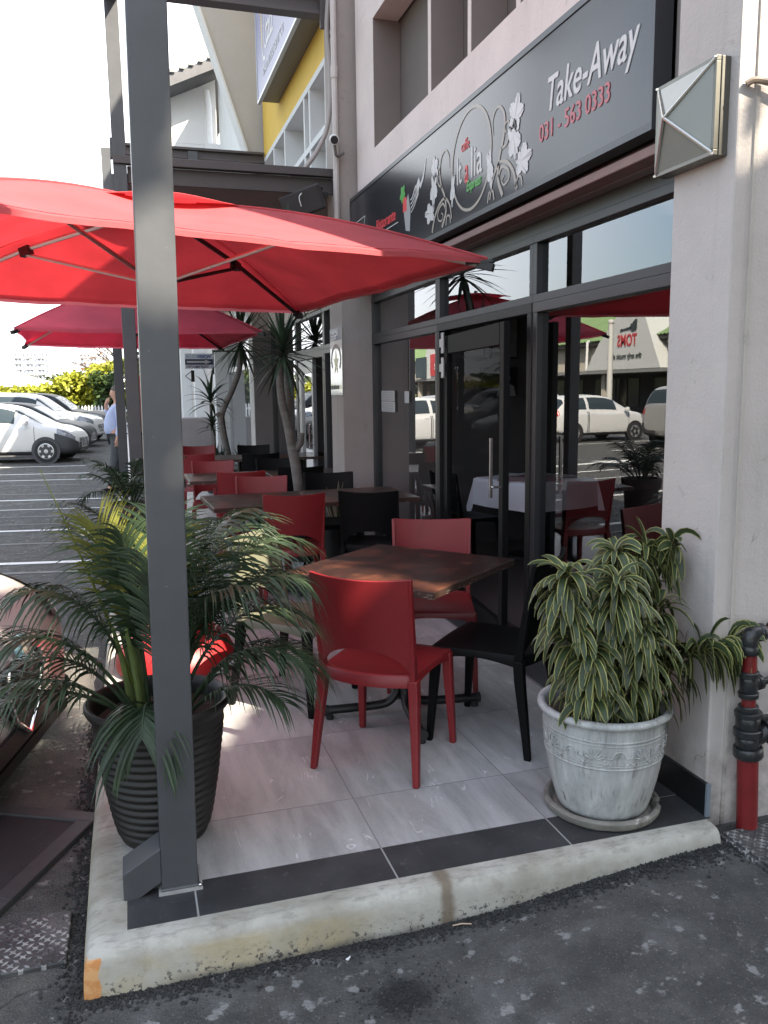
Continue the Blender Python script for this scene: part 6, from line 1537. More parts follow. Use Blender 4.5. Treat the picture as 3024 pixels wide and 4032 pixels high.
    for wx in wheels:
        for s in (1, -1):
            w = hw - 0.085
            b = MB(); Mw = Matrix.Translation(V((wx, s * (hw - 0.10), wr))) @ Matrix.Rotation(radians(-90 * s), 4, 'X')
            b.lathe([(wr * .60, -.09), (wr * .93, -.10), (wr, -.07), (wr, .07), (wr * .93, .105), (wr * .66, .112), (wr * .62, .09)], 30, M=Mw); wh = b.build('wheel', rubber, t)
            b = MB(); b.lathe([(0.0, .070), (wr * .60, .070), (wr * .66, .112), (wr * .60, .116), (wr * .57, .085)], 30, M=Mw, capb=False)
            for k in range(spokes):
                a = 2 * pi * k / spokes; 
                b.prism([Mw @ V((r * cos(a + q), r * sin(a + q), zz)) for r, q, zz in ((wr * .12, -.5, .098), (wr * .60, -.20, .106), (wr * .60, .20, .106), (wr * .12, .5, .098))], Mw.to_3x3() @ V((0, 0, -0.02)))
            b.lathe([(0.0, .105), (wr * .17, .103), (wr * .19, .09)], 14, M=Mw, capb=False); b.build('rim', rim_m, wh)
            b = MB(); b.lathe([(0.0, 0.0), (wr * 1.17, 0.0)], 30, M=Matrix.Translation(V((wx, s * (hw + 0.003), wr * 1.04))) @ Matrix.Rotation(radians(-90 * s), 4, 'X')); b.build('wheel_arch', rim_dark if not lower else lower, t)
    return t, f, n, patch
g1 = 'cars parked in the bays beyond the terrace'; g2 = 'cars parked on the opposite side of the lane'
def front_at(x, y, heading, L): a = radians(heading); return (x - L * cos(a), y - L * sin(a))
make_car('white small pickup-style hatch with grey plastic bumper, nearest in the parked row', front_at(-1.12, 23.05, -11, 3.78), -11, HATCH, car_white, (0.62, 3.05), 0.30, lower=trim, plate='ND 720 246', group=g1)
make_car('dark grey hatchback parked between the white hatch and the white estate', front_at(-1.00, 26.1, -11, 3.78), -11, HATCH, car_dark, (0.62, 3.05), 0.30, plate='ND 514 330', group=g1)
make_car('white tall estate car parked third in the row behind the dark hatchback', front_at(-0.85, 29.2, -11, 4.58), -11, SUV, car_white, (0.85, 3.65), 0.35, plate='ND 118 902', group=g1)
make_car('black tall car parked last in the row before the yellow hedge', front_at(-0.55, 32.6, -11, 4.58), -11, SUV, car_black, (0.85, 3.65), 0.35, plate='ND 667 041', group=g1)
make_car('white hatchback seen side-on in the shop glass, before the music shop', front_at(-11.85, 24.55, 172, 3.78), 172, HATCH, car_white, (0.62, 3.05), 0.29, group=g2, spokes=5)
make_car('silver tall off-roader seen from behind in the shop glass', front_at(-13.9, 20.6, 166, 4.58), 166, SUV, car_silver, (0.85, 3.65), 0.38, lower=trim, group=g2, spokes=5)
make_car('silver estate reflected at the left of the restaurant door', front_at(-10.6, 33.0, 172, 3.78), 172, HATCH, car_silver, (0.62, 3.05), 0.31, group=g2, spokes=5)
make_car('white tall car partly cut off by the door frame in the glass', front_at(-12.9, 29.8, 172, 4.58), 172, SUV, car_white, (0.85, 3.65), 0.36, group=g2)

# the car whose nose points at the terrace, left of the palm
cx_, cy_ = front_at(-0.505, 3.72, -13, 4.08)
ac, af, an, apatch = make_car('pearl white car with a dark shield grille, its nose beside the palm pot', (cx_, cy_), -13, NOSE, car_cream, (0.75, 3.28), 0.31, group=None, front=False, lod=1.7)
b = MB()
mesh_black = mat('grille_mesh', (0.012, 0.012, 0.013), 0.5, bump=0.9, bscale=140)
sh = [(-.17, .60), (-.20, .50), (-.13, .36), (0, .27), (.13, .36), (.20, .50), (.17, .60)]
b.prism([(4.075, y, z) for y, z in sh], (0.030, 0, 0)); gr = b.build('shield_grille', mesh_black, ac, bevel=0.006)
b = MB(); b.tube([(4.108, y, z) for y, z in sh], 0.012, 8); b.build('grille_surround', chrome, gr)
b = MB()
for k in range(7): b.box(4.104, 4.110, -.15 + .01 * k, .15 - .01 * k, .56 - .035 * k, .566 - .035 * k)
b.build('grille_bar', trim, gr)
Mb = Matrix.Translation(V((4.115, 0, 0.645))) @ Matrix.Rotation(radians(72), 4, 'Y')
b = MB(); b.lathe([(0.0, -0.02), (0.062, -0.02), (0.064, 0.006), (0.052, 0.010), (0.050, 0.006)], 28, M=Mb, capb=False, capt=True); bd = b.build('badge', mat('badge_teal', (0.20, 0.33, 0.33), 0.3), ac)
b = MB(); b.lathe([(0.0, 0.0085), (0.044, 0.0085)], 24, M=Mb, capb=False); b.build('badge_face', mat('badge_cream', (0.66, 0.63, 0.50), 0.35), bd)
b = MB(); b.prism([Mb @ V(p) for p in ((-0.036, -0.006, 0.0095), (0.036, -0.006, 0.0095), (0.036, 0.006, 0.0095), (-0.036, 0.006, 0.0095))], Mb.to_3x3() @ V((0, 0, 0.002))); b.prism([Mb @ V(p) for p in ((-0.006, 0.002, 0.0095), (0.006, 0.002, 0.0095), (0.006, 0.038, 0.0095), (-0.006, 0.038, 0.0095))], Mb.to_3x3() @ V((0, 0, 0.0025))); b.build('badge_cross', mat('badge_grey', (0.35, 0.36, 0.33), 0.3, metal=0.3), bd)
for s in (1, -1):
    b = MB(); apatch(b, an - 2.15, an - 0.75, 5.0, 6.1, s, 0.010, 14, 6); hl = b.build('headlight', lamp_glass, ac)
    b = MB(); apatch(b, an - 2.35, an - 2.08, 4.6, 6.0, s, 0.014, 6, 6); b.build('indicator', amber, hl)
    b = MB(); apatch(b, an - 2.2, an - 0.7, 6.1, 6.5, s, 0.012, 14, 2); b.build('headlight_seal', black_paint, hl)
b = MB()
for s in (1, -1): apatch(b, an - 2.3, an, 1.0, 2.3, s, 0.022, 20, 5)
b.box(3.6, 4.08, -0.60, 0.60, 0.15, 0.20); b.build('lip', black_paint, ac)
b = MB(); b.prism([(4.07, -.52, .235), (4.07, .52, .235), (4.07, .46, .32), (4.07, -.46, .32)], (0.028, 0, 0)); b.build('lower_intake', mesh_black, ac)

# ------------------------------------------------------------------ man on the phone
mn = thing('person', 'man in pale blue shirt and grey trousers leaning by the third post, hand at chin', 'person', (-0.20, 15.15, -0.14))
def skinmesh(name, joints, edges, m, parent, levels=2):
    me = bpy.data.meshes.new(name); me.from_pydata([j[0] for j in joints], edges, []); o = bpy.data.objects.new(name, me); link(o, parent)
    o.modifiers.new('skin', 'SKIN'); sk = me.skin_vertices[0] if me.skin_vertices else None
    if sk is None:
        bpy.context.view_layer.objects.active = o
    for i, j in enumerate(joints):
        r = j[1]; me.skin_vertices[0].data[i].radius = r if isinstance(r, tuple) else (r, r)
    me.skin_vertices[0].data[0].use_root = True
    s = o.modifiers.new('sub', 'SUBSURF'); s.levels = levels; s.render_levels = levels
    for md in o.modifiers:
        if md.type == 'SKIN': md.use_smooth_shade = True
    me.materials.append(m); return o
# local frame: faces -X, left/right along Y; leaning back on the post
Jb = [((0.02, 0, 1.00), (.13, .15)), ((0.0, 0, 1.18), (.15, .16)), ((0.03, 0, 1.38), (.12, .17)), ((0.05, 0, 1.50), (.08, .12)), ((0.045, 0, 1.57), .055), ((0.03, 0, 1.63), .065), ((0.02, 0, 1.71), (.088, .078)), ((0.025, 0, 1.79), (.078, .070)), ((0.03, 0, 1.82), .035), ((-0.075, 0, 1.695), .014),
      ((0.0, -0.10, 0.95), .095), ((-0.06, -0.11, 0.52), .062), ((-0.14, -0.11, 0.10), .045), ((-0.20, -0.115, 0.05), .04), ((-0.29, -0.12, 0.035), .03),
      ((0.02, 0.10, 0.95), .095), ((0.02, 0.11, 0.52), .062), ((0.0, 0.11, 0.10), .045), ((-0.05, 0.115, 0.05), .04), ((-0.15, 0.12, 0.035), .03),
      ((0.05, -0.20, 1.46), .058), ((0.07, -0.24, 1.20), .046), ((0.02, -0.25, 0.97), .034), ((0.0, -0.25, 0.90), (.022, .036)),
      ((0.05, 0.20, 1.46), .058), ((-0.10, 0.22, 1.30), .046), ((-0.15, 0.12, 1.50), .034), ((-0.12, 0.06, 1.585), (.034, .022))]
Eb = [(0, 1), (1, 2), (2, 3), (3, 4), (4, 5), (5, 6), (6, 7), (7, 8), (6, 9), (0, 10), (10, 11), (11, 12), (12, 13), (13, 14), (0, 15), (15, 16), (16, 17), (17, 18), (18, 19), (3, 20), (20, 21), (21, 22), (22, 23), (3, 24), (24, 25), (25, 26), (26, 27)]
for hand, dz, ax in ((23, -1, 0), (27, 1, 1)):
    hp = V(Jb[hand][0])
    for q in range(4):
        if ax == 0: f1 = hp + V((-0.015 + 0.012 * q - 0.005, 0.0, -0.05)); f2 = f1 + V((-0.012, 0.012, -0.035))
        else: f1 = hp + V((0.02, -0.03, 0.045 - 0.016 * q)); f2 = f1 + V((0.02, -0.03, 0.006))
        k = len(Jb); Jb += [(tuple(f1), .0095), (tuple(f2), .008)]; Eb += [(hand, k), (k, k + 1)]
    th_ = hp + (V((-0.035, 0.0, -0.02)) if ax == 0 else V((0.0, -0.01, 0.045))); k = len(Jb); Jb += [(tuple(th_), .010)]; Eb += [(hand, k)]
skinmesh('body', Jb, Eb, skin, mn)
shirt = mat('shirt_blue', (0.42, 0.47, 0.66), 0.85, var=0.08, scale=14, bump=0.4, bscale=18); trous = mat('trousers_grey', (0.075, 0.08, 0.085), 0.9, var=0.15, scale=10, bump=0.3, bscale=20)
Js = [((0.0, 0, 0.95), (.16, .175)), ((-0.055, 0, 1.14), (.19, .18)), ((0.0, 0, 1.32), (.155, .185)), ((0.04, 0, 1.47), (.115, .15)), ((0.045, 0, 1.555), .07), ((0.055, -0.205, 1.47), .075), ((0.075, -0.25, 1.20), .060), ((0.02, -0.255, 0.98), .048), ((0.055, 0.205, 1.47), .075), ((-0.105, 0.225, 1.30), .060), ((-0.145, 0.14, 1.47), .046)]
skinmesh('shirt', Js, [(0, 1), (1, 2), (2, 3), (3, 4), (3, 5), (5, 6), (6, 7), (3, 8), (8, 9), (9, 10)], shirt, mn)
Jt = [((0.01, 0, 1.06), (.15, .165)), ((0.0, -0.10, 0.93), .108), ((-0.06, -0.11, 0.52), .080), ((-0.14, -0.11, 0.09), .066), ((0.02, 0.10, 0.93), .108), ((0.02, 0.11, 0.52), .080), ((0.0, 0.11, 0.09), .066)]
skinmesh('trousers', Jt, [(0, 1), (1, 2), (2, 3), (0, 4), (4, 5), (5, 6)], trous, mn)
mb = MB(); mb.tube([V((0.02 + 0.15 * cos(2 * pi * k / 20) * 1.0, 0.165 * sin(2 * pi * k / 20), 1.02 - 0.0)) for k in range(21)], 0.020, 6, cap=False); mb.build('belt', black_paint, mn)
for s, x0 in ((-1, -0.14), (1, 0.0)):
    mb = MB(); mb.tube(smooth([(x0 + 0.06, s * 0.112, 0.05), (x0 - 0.02, s * 0.113, 0.06), (x0 - 0.10, s * 0.116, 0.045), (x0 - 0.19, s * 0.12, 0.035)], 8), [.035, .048, .05, .05, .048, .045, .04, .025], 10, sx=0.95); mb.build('shoe', black_plastic, mn)
mb = MB(); mb.grid(lambda a, b: V((0.035 + 0.098 * sin(pi * 0.5 * b) * cos(2 * pi * a) + 0.012, 0.084 * sin(pi * 0.5 * b) * sin(2 * pi * a), 1.745 + 0.112 * cos(pi * 0.5 * b) - (0.05 if cos(2 * pi * a) > 0.1 else -0.01) * b)), 20, 8, True); mb.build('hair', mat('hair_grey', (0.10, 0.075, 0.06), 0.7, var=0.3, scale=40), mn)
mb = MB()
for s in (-1, 1): mb.lathe([(0.0, -0.012), (0.010, -0.006), (0.011, 0.004), (0.0, 0.012)], 8, (0.03, s * 0.082, 1.695))
mb.build('ear', skin, mn)
mb = MB()
for s in (-1, 1): mb.lathe([(0.0, -0.006), (0.008, 0.0), (0.0, 0.006)], 8, (-0.062, s * 0.030, 1.715))
mb.build('eye', black_paint, mn)
mb = MB(); mb.tube([(-0.058, -0.022, 1.648), (-0.066, 0, 1.646), (-0.058, 0.022, 1.648)], 0.006, 6); mb.build('mouth', mat('lips', (0.35, 0.13, 0.11), 0.5), mn)
mb = MB(); mb.box(-0.105, -0.090, 0.055, 0.072, 1.56, 1.66); mb.build('phone', black_paint, mn)
# ------------------------------------------------------------------ hedge, fence, trees, far hill and buildings
hedge_leaf = leafmat('hedge_leaf', [(0.0, (0.20, 0.22, 0.022)), (0.5, (0.27, 0.28, 0.03)), (1.0, (0.20, 0.22, 0.022))], 0.5, 0.25, 0.3)
dark_leaf = leafmat('dark_leaf', [(0.0, (0.030, 0.055, 0.018)), (1.0, (0.045, 0.075, 0.022))], 0.5, 0.2, 0.3)
hill_leaf = leafmat('hill_leaf', [(0.0, (0.055, 0.075, 0.035)), (1.0, (0.075, 0.095, 0.045))], 0.7, 0.1, 0.3)
def leafcloud(b, blobs, per, size, elong=1.6):
    for (c, r) in blobs:
        c = V(c)
        for k in range(per):
            d = V((random.gauss(0, 1), random.gauss(0, 1), random.gauss(0, 1)))
            d.normalize(); rr = (random.random() ** 0.4); p = c + V((d.x * r[0], d.y * r[1], d.z * r[2])) * rr
            s = size * random.uniform(0.6, 1.3); ax = V((random.gauss(0, 1), random.gauss(0, 1), random.gauss(0, .6))); ax = (ax + d * 0.6).normalized(); sd = ax.cross(V((random.gauss(0, 1), random.gauss(0, 1), random.gauss(0, 1)))).normalized()
            i = [b.add(p - sd * s * .5), b.add(p + ax * s * elong * .5), b.add(p + sd * s * .5), b.add(p - ax * s * elong * .5)]
            b.face(i, False, [(0, 0), (.5, 0), (1, 0), (.5, 1)])
hb_ = thing('hedge', 'long sunlit yellow-green hedge behind the parked cars', 'hedge', (-4, 43, -0.14))
mb = MB(); bl = []
for k in range(46):
    x = -9.5 + 0.21 * k + random.uniform(-.15, .15); top = 1.7 + 0.46 * (x + 4.4) * (1 if x > -4.4 else 0.2) * 0.75 + random.uniform(-.22, .18)
    for q in range(3):
        z = top * (0.22 + 0.32 * q); bl.append(((x + random.uniform(-.2, .2), 42.5 + random.uniform(-.5, .9), z), (0.55, 0.6, 0.50)))
leafcloud(mb, bl, 100, 0.20); mb.build('foliage', hedge_leaf, hb_, True)
mb = MB(); mb.box(-9.4, 0.2, 42.9, 43.3, -0.14, 1.0); mb.build('stem', mat('hedge_core', (0.10, 0.12, 0.02), 0.9, var=0.3, scale=5), hb_, True)
sh = thing('shrub', 'dark green rounded shrub between the hedge and the picket fence', 'shrub', (-0.75, 41.0, -0.14))
mb = MB(); leafcloud(mb, [((-0.75 + random.uniform(-.5, .5), 41.2 + random.uniform(-.4, .4), random.uniform(0.5, 2.2)), (.5, .5, .5)) for k in range(16)], 60, 0.2); mb.build('foliage', dark_leaf, sh, True)
fe = thing('picket_fence', 'low white picket fence in front of the hedge', 'fence', (-0.9, 39.8, -0.14))
mb = MB()
for k in range(34):
    x = -3.6 + k * 0.14; mb.prism([(x - .04, 39.8, -0.14), (x + .04, 39.8, -0.14), (x + .04, 39.8, 0.98), (x, 39.8, 1.08), (x - .04, 39.8, 0.98)], (0, 0.03, 0))
mb.build('picket', white_paint, fe, True)
mb = MB(); mb.box(-3.7, 1.1, 39.84, 39.88, 0.15, 0.25); mb.box(-3.7, 1.1, 39.84, 39.88, 0.75, 0.85); mb.build('rail', white_paint, fe, True)
bt = thing('bare_tree', 'leafless tree with thin spreading branches above the hedge', 'tree', (0.55, 46, -0.14))
mb = MB()
def branch(p, d, L, r, depth):
    P = [V(p)]; d = V(d).normalized(); n = 5
    for k in range(n):
        d = (d + V((random.gauss(0, .16), random.gauss(0, .16), random.gauss(0.02, .12)))).normalized(); P.append(P[-1] + d * L / n)
    mb.tube(P, [r * (1 - .5 * k / n) for k in range(n + 1)], 5, cap=False)
    if depth > 0:
        for q in range(3 if depth > 1 else 4):
            t = random.randint(2, n); a = random.uniform(0, 6.28); s = V((cos(a), sin(a) * .6, random.uniform(-.1, .7)))
            branch(P[t], d * 0.7 + s * 0.75, L * random.uniform(.5, .72), r * .5, depth - 1)
branch((0.55, 46, -0.14), (-0.1, 0, 1), 2.6, 0.15, 0)
for (dx, dz) in ((-1.0, 0.75), (-0.5, 1.0), (0.1, 1.1), (-1.2, 0.35), (0.7, 0.8)): branch((0.45, 46, 2.3), (dx, random.uniform(-.3, .3), dz), 2.3, 0.085, 3)
mb.build('trunk', mat('bare_bark', (0.13, 0.11, 0.095), 0.9, var=0.2, scale=5), bt, True)
mb = MB(); leafcloud(mb, [((random.uniform(-2.4, 0.6), 46 + random.uniform(-.6, .6), random.uniform(3.0, 4.6)), (.25, .25, .2)) for k in range(14)], 7, 0.10); mb.build('crown', mat('rust_leaf', (0.35, 0.12, 0.03), 0.7, var=0.3, scale=3), bt, True)

# hill: terrain plus woodland as one mass
def hz(x, y):
    t = sstep(y, 140, 340); return -0.2 + t * (7.6 + 0.42 * max(-40, min(60, x + 7.4)) * (0.9 if x > -7.4 else 0.20)) + 1.2 * noise.noise(V((x * .03, y * .03, 0))) * t
mb = MB(); mb.grid(lambda a, b: V((-160 + 320 * a, 120 + 330 * b, hz(-160 + 320 * a, 120 + 330 * b) - 0.3)), 60, 40, True)
tag(mb.build('hills', mat('hill_ground', (0.10, 0.12, 0.06), 0.95, var=0.25, scale=0.2)), 'low wooded hill beyond the car park', None, None, 'structure')
mb = MB(); bl = []
for k in range(260):
    y = random.uniform(150, 330); x = random.uniform(-0.20 * y, 0.02 * y); r = random.uniform(1.6, 3.4) * (y / 260); bl.append(((x, y, hz(x, y) + r * .2), (r * 1.3, r * 1.3, r * .85)))
leafcloud(mb, bl, 42, 1.1); tag(mb.build('far_wood', hill_leaf), 'hazy green woodland on the far hill', 'woodland', None, 'stuff')
def block(label, x0, x1, y, z1, floors, bays):
    t = thing('apartment_block', label, 'building', ((x0 + x1) / 2, y, 0))
    b = MB(); b.box(x0, x1, y, y + 12, 0, z1); w = b.build('wall', mat('block_white', (0.62, 0.62, 0.64), 0.9, var=0.05, scale=.2), t, True)
    b = MB(); fh = z1 / floors; bw = (x1 - x0) / bays
    for f in range(floors):
        for k in range(bays):
            if (k * 7 + f) % 5 != 4: b.box(x0 + bw * (k + .18), x0 + bw * (k + .82), y - 0.05, y + 0.2, fh * (f + .30), fh * (f + .82))
    b.build('window', mat('block_window', (0.12, 0.14, 0.18), 0.3), t, True)
    b = MB()
    for f in range(floors):
        for k in range(0, bays, 3): b.box(x0 + bw * k, x0 + bw * (k + 2), y - 1.3, y, fh * (f + .02), fh * (f + .26))
    b.build('balcony', mat('block_balcony', (0.55, 0.55, 0.57), 0.9), t, True)
    b = MB(); b.box(x0 + (x1 - x0) * .35, x0 + (x1 - x0) * .6, y + 2, y + 9, z1, z1 + 3); b.build('roof', mat('block_white', (0, 0, 0)), t, True)
block('wide white apartment block with balconies on the skyline at the far left', -69, -48, 600, 29, 8, 9)
block('narrower white apartment block right of the wide one on the skyline', -33, -18, 700, 33, 9, 6)
def house(label, x, y, w, h, rc):
    t = thing('house', label, 'house', (x, y, 0)); b = MB(); b.box(x - w / 2, x + w / 2, y, y + 8, -0.2, h); b.build('wall', plaster_white, t, True)
    b = MB(); b.prism([(x - w / 2 - .4, y - .4, h), (x + w / 2 + .4, y - .4, h), (x, y - .4, h + w * .16)], (0, 9, 0)); b.build('roof', rc, t, True)
house('low white house with a pale roof left of the hedge', -13.2, 112, 11, 2.6, mat('roof_pale', (0.55, 0.54, 0.52), 0.8))
house('house with a terracotta roof peeping over the hedge beside the bare tree', -4.2, 190, 9, 6.8, mat('roof_terracotta', (0.36, 0.15, 0.08), 0.8))
dm = thing('display_rack', 'tall red display stand glimpsed between the second post and the near post', 'rack', (0.42, 18.5, 0))
mb = MB(); mb.box(0.20, 0.46, 18.5, 18.9, 0.0, 1.95); mb.build('body', mat('rack_red', (0.30, 0.03, 0.03), 0.5), dm, True)
mb = MB()
for k in range(7): mb.box(0.18, 0.48, 18.46, 18.5, 1.98 + 0.13 * k, 2.05 + 0.13 * k)
mb.build('louvre', steel_grey, dm, True)

# ------------------------------------------------------------------ opposite row of shops, seen in the glass
OX = -27.0
def opp_matrix(y, z): return facing_matrix((OX + 0.95, y, z), (0, 1, 0), (1, 0, 0))
op = thing('opposite_shops', 'row of shops with green roofs across the car park, seen reflected in the glass', 'building', (OX, 55, -0.14))
mb = MB(); mb.box(OX - 8, OX - 3.2, 18, 110, -0.14, 5.2); mb.build('back_wall', mat('undercroft', (0.07, 0.068, 0.065), 0.9, var=0.2, scale=.5), op, True)
mb = MB(); mb.box(OX - 3.2, OX - 0.25, 18, 110, 2.75, 5.0); mb.build('fascia', mat('fascia_cream', (0.50, 0.45, 0.37), 0.85, var=.05), op, True)
mb = MB(); mb.box(OX - 3.2, OX + 0.9, 18, 110, 2.50, 2.72); mb.build('canopy_edge', mat('canopy_grey', (0.22, 0.22, 0.21), 0.7), op, True)
mb = MB()
for k in range(12):
    y = 20 + 7.6 * k; mb.box(OX - 0.2, OX + 0.25, y, y + 0.45, -0.14, 2.5)
mb.build('column', mat('fascia_cream', (0, 0, 0)), op, True)
mb = MB()
for k in range(11):
    y = 21 + 7.6 * k
    for q in range(4): mb.box(OX - 3.2, OX - 3.12, y + 1.5 * q, y + 1.5 * q + 1.25, 0.2, 2.2)
mb.build('window', mat('opp_window', (0.02, 0.02, 0.022), 0.1), op, True)
mb = MB(); n_ = 500
def roofp(a, b): return V((OX + 0.5 - 8.0 * b, 18 + 92 * a, 4.75 + 3.6 * b + 0.05 * (1 if int(a * n_) % 2 else -1)))
mb.grid(roofp, n_, 2, False); mb.build('roof', mat('roof_green', (0.17, 0.26, 0.11), 0.6, var=0.1, scale=.6), op, True)
mb = MB(); mb.box(OX - 0.3, OX + 0.42, 18, 110, 4.45, 4.68); mb.build('eave', mat('eave_dark', (0.03, 0.028, 0.026), 0.8), op, True)
gw = mat('gable_white', (0.56, 0.57, 0.55), 0.8, var=.04)
mb = MB(); mb.prism([(OX + .92, 51.8, 2.73), (OX + .92, 50.2, 4.5), (OX + .92, 47.9, 6.3), (OX + .92, 47.0, 7.0), (OX + .92, 45.6, 7.0), (OX + .92, 43.3, 2.73)], (-3.5, 0, 0)); gb = mb.build('gable_wall', gw, op, True)
mb = MB(); mb.prism([(OX + .03, 52.0, 2.72), (OX + .03, 52.9, 2.72), (OX + .03, 52.4, 4.3), (OX + .03, 51.2, 4.3), (OX + .03, 50.6, 4.3)], (-2, 0, 0)); mb.prism([(OX + .35, 43.6, 4.6), (OX + .35, 43.2, 4.6), (OX + .35, 42.2, 2.72), (OX + .35, 42.7, 2.72)], (-2, 0, 0)); mb.build('buttress', mat('fascia_cream', (0, 0, 0)), op, True)
mb = MB(); mb.tube([(OX + .6, 52.2, 4.75), (OX + .6, 52.25, 2.8)], 0.09, 8); mb.tube([(OX - .2, 52.2, 4.7), (OX + .6, 52.2, 4.75)], 0.09, 8); mb.build('downpipe', white_paint, op, True)
ms_ = thing('music_shop_sign', 'painted music shop sign with a guitar on the white gable, seen mirrored in the glass', 'sign', mat=opp_matrix(45.75, 4.2))
red_s = mat('toms_red', (0.55, 0.05, 0.06), 0.5); blk_s = mat('sign_ink', (0.035, 0.045, 0.045), 0.6)
text('TOMS', ms_, 1.02, (0.0, 0.0, 0.01), red_s, sx=0.80, ext=0.01, bold=0.02)
text('the only music shop', ms_, 0.50, (-0.55, -0.80, 0.01), blk_s, sx=0.95, ext=0.01, bold=0.005)
mb = MB()
gp = [(0.12, 0.92), (0.50, 0.86), (0.66, 0.98), (0.76, 1.12), (0.72, 1.28), (0.60, 1.36), (0.50, 1.32), (0.42, 1.46), (0.22, 1.56), (0.05, 1.60), (0.0, 1.42), (0.04, 1.2), (0.02, 1.0)]
mb.prism([(x, y, 0.01) for x, y in gp], (0, 0, 0.02)); mb.prism([(0.62, 1.02, 0.01), (1.62, 0.96, 0.01), (1.66, 0.90, 0.01), (1.90, 0.98, 0.01), (1.68, 1.10, 0.01), (1.62, 1.05, 0.01), (0.66, 1.16, 0.01)], (0, 0, 0.02)); mb.build('guitar', blk_s, ms_)
mb = MB(); mb.prism([(OX + .92, 86, 2.73), (OX + .92, 83.5, 6.6), (OX + .92, 82.0, 7.2), (OX + .92, 79.8, 7.2), (OX + .92, 77, 2.73)], (-3.5, 0, 0)); mb.build('gable_wall', gw, op, True)
rs = thing('red_shop_sign', 'red and white shop sign across the car park at the left of the door reflection', 'sign', mat=opp_matrix(74.6, 3.0))
mb = MB(); mb.box(0, 8.0, 0, 2.2, 0.02, 0.12); mb.build('board', mat('board_red', (0.50, 0.04, 0.045), 0.5), rs)
text('Riverside', rs, 1.3, (3.2, 0.65, 0.13), s_white, sx=0.75, ext=0.01, bold=0.01)
mb = MB(); mb.box(9.4, 12.6, -0.2, 2.0, 0.02, 0.12); mb.build('dark_board', mat('board_dark', (0.02, 0.04, 0.05), 0.5), rs)
for (x, y, h, lab) in ((-19.5, 38.3, 5.0, 'slim white lamp post in front of the music shop reflection'), (-19.5, 48.5, 5.0, 'slim white lamp post left of the music shop reflection')):
    t = thing('lamp_post', lab, 'post', (x, y, -0.14)); mb = MB(); mb.tube([(0, 0, 0), (0, 0, h)], [0.16, 0.13], 12); mb.build('pole', mat('post_white', (0.55, 0.54, 0.5), 0.6), t)
    mb = MB(); mb.lathe([(0.17, 0), (0.17, 0.1), (0.1, 0.18)], 12, (0, 0, h)); mb.build('cap', mat('post_white', (0, 0, 0)), t)

# ------------------------------------------------------------------ what shades the near end: trees and an added block behind the viewer
def shade_tree(x, y, h, r, n, per, size, label, wisps=0, lobe=None, boxy=False):
    t = thing('shade_tree', label, 'tree', (x, y, -0.14)); mbb = MB(); mbb.tube(smooth([(x, y, -0.14), (x + .1, y, h * .3), (x - .1, y + .1, h * .6)], 8), [.28 - .02 * k for k in range(8)], 10); mbb.build('trunk', bark, t, True)
    b = MB(); bl = []
    for k in range(n):
        d = V((random.gauss(0, 1), random.gauss(0, 1), random.gauss(0, 1))).normalized() * random.random() ** .45
        if boxy: bl.append(((x + random.uniform(-1, 1) * r[0], y + random.uniform(-1, 1) * r[1], h + random.uniform(-1, 1) * r[2]), (.6, .7, .55))); continue
        bl.append(((x + d.x * r[0], y + d.y * r[1], h + d.z * r[2]), (1.0, 1.0, .8)))
    if lobe:
        for k in range(lobe[1]):
            d = V((random.gauss(0, 1), random.gauss(0, 1), random.gauss(0, 1))).normalized() * random.random() ** .45
            bl.append(((lobe[0][0] + d.x * lobe[0][2], y + d.y * 1.6, lobe[0][1] + d.z * lobe[0][3]), (0.9, 0.9, .8)))
    leafcloud(b, bl, per, size, 1.8)
    leafcloud(b, [((x + random.uniform(-1, 1) * r[0] * .72, y + random.uniform(-.8, .8), h + r[2] + random.uniform(0.2, 2.3)), (.6, .5, .45)) for k in range(wisps)], 26, size, 1.8); b.build('crown', dark_leaf, t, True)
shade_tree(8.35, -4.4, 6.6, (1.65, 1.4, 3.0), 150, 70, 0.25, 'leafy tree behind the viewer whose crown shades the terrace corner', boxy=True)
shade_tree(3.4, -4.4, 5.3, (2.3, 1.8, 2.7), 95, 95, 0.27, 'third leafy tree behind the viewer, nearest the car park', 17, ((5.2, 5.2, 1.0, 2.6), 62))
shade_tree(10.4, -5.0, 5.4, (2.2, 2.0, 2.8), 60, 90, 0.30, 'second leafy tree behind the viewer, nearer the end wall')
nb = thing('shade_block', 'added unseen block behind the viewer that shades the near ground', 'building', (7, -5, -0.14))  # unseen block, put in to cast even shade on the near ground
mb = MB(); mb.box(2.6, 13, -9.5, -6.2, -0.2, 4.4); mb.build('wall', plaster, nb, True)
mb = MB(); mb.box(2.3, 13.3, -9.8, -5.9, 4.4, 4.6); mb.build('roof', steel_brown, nb, True)
mb = MB(); mb.box(4, 5, -6.22, -6.15, 0, 2.1); mb.build('door', steel_grey, nb, True)

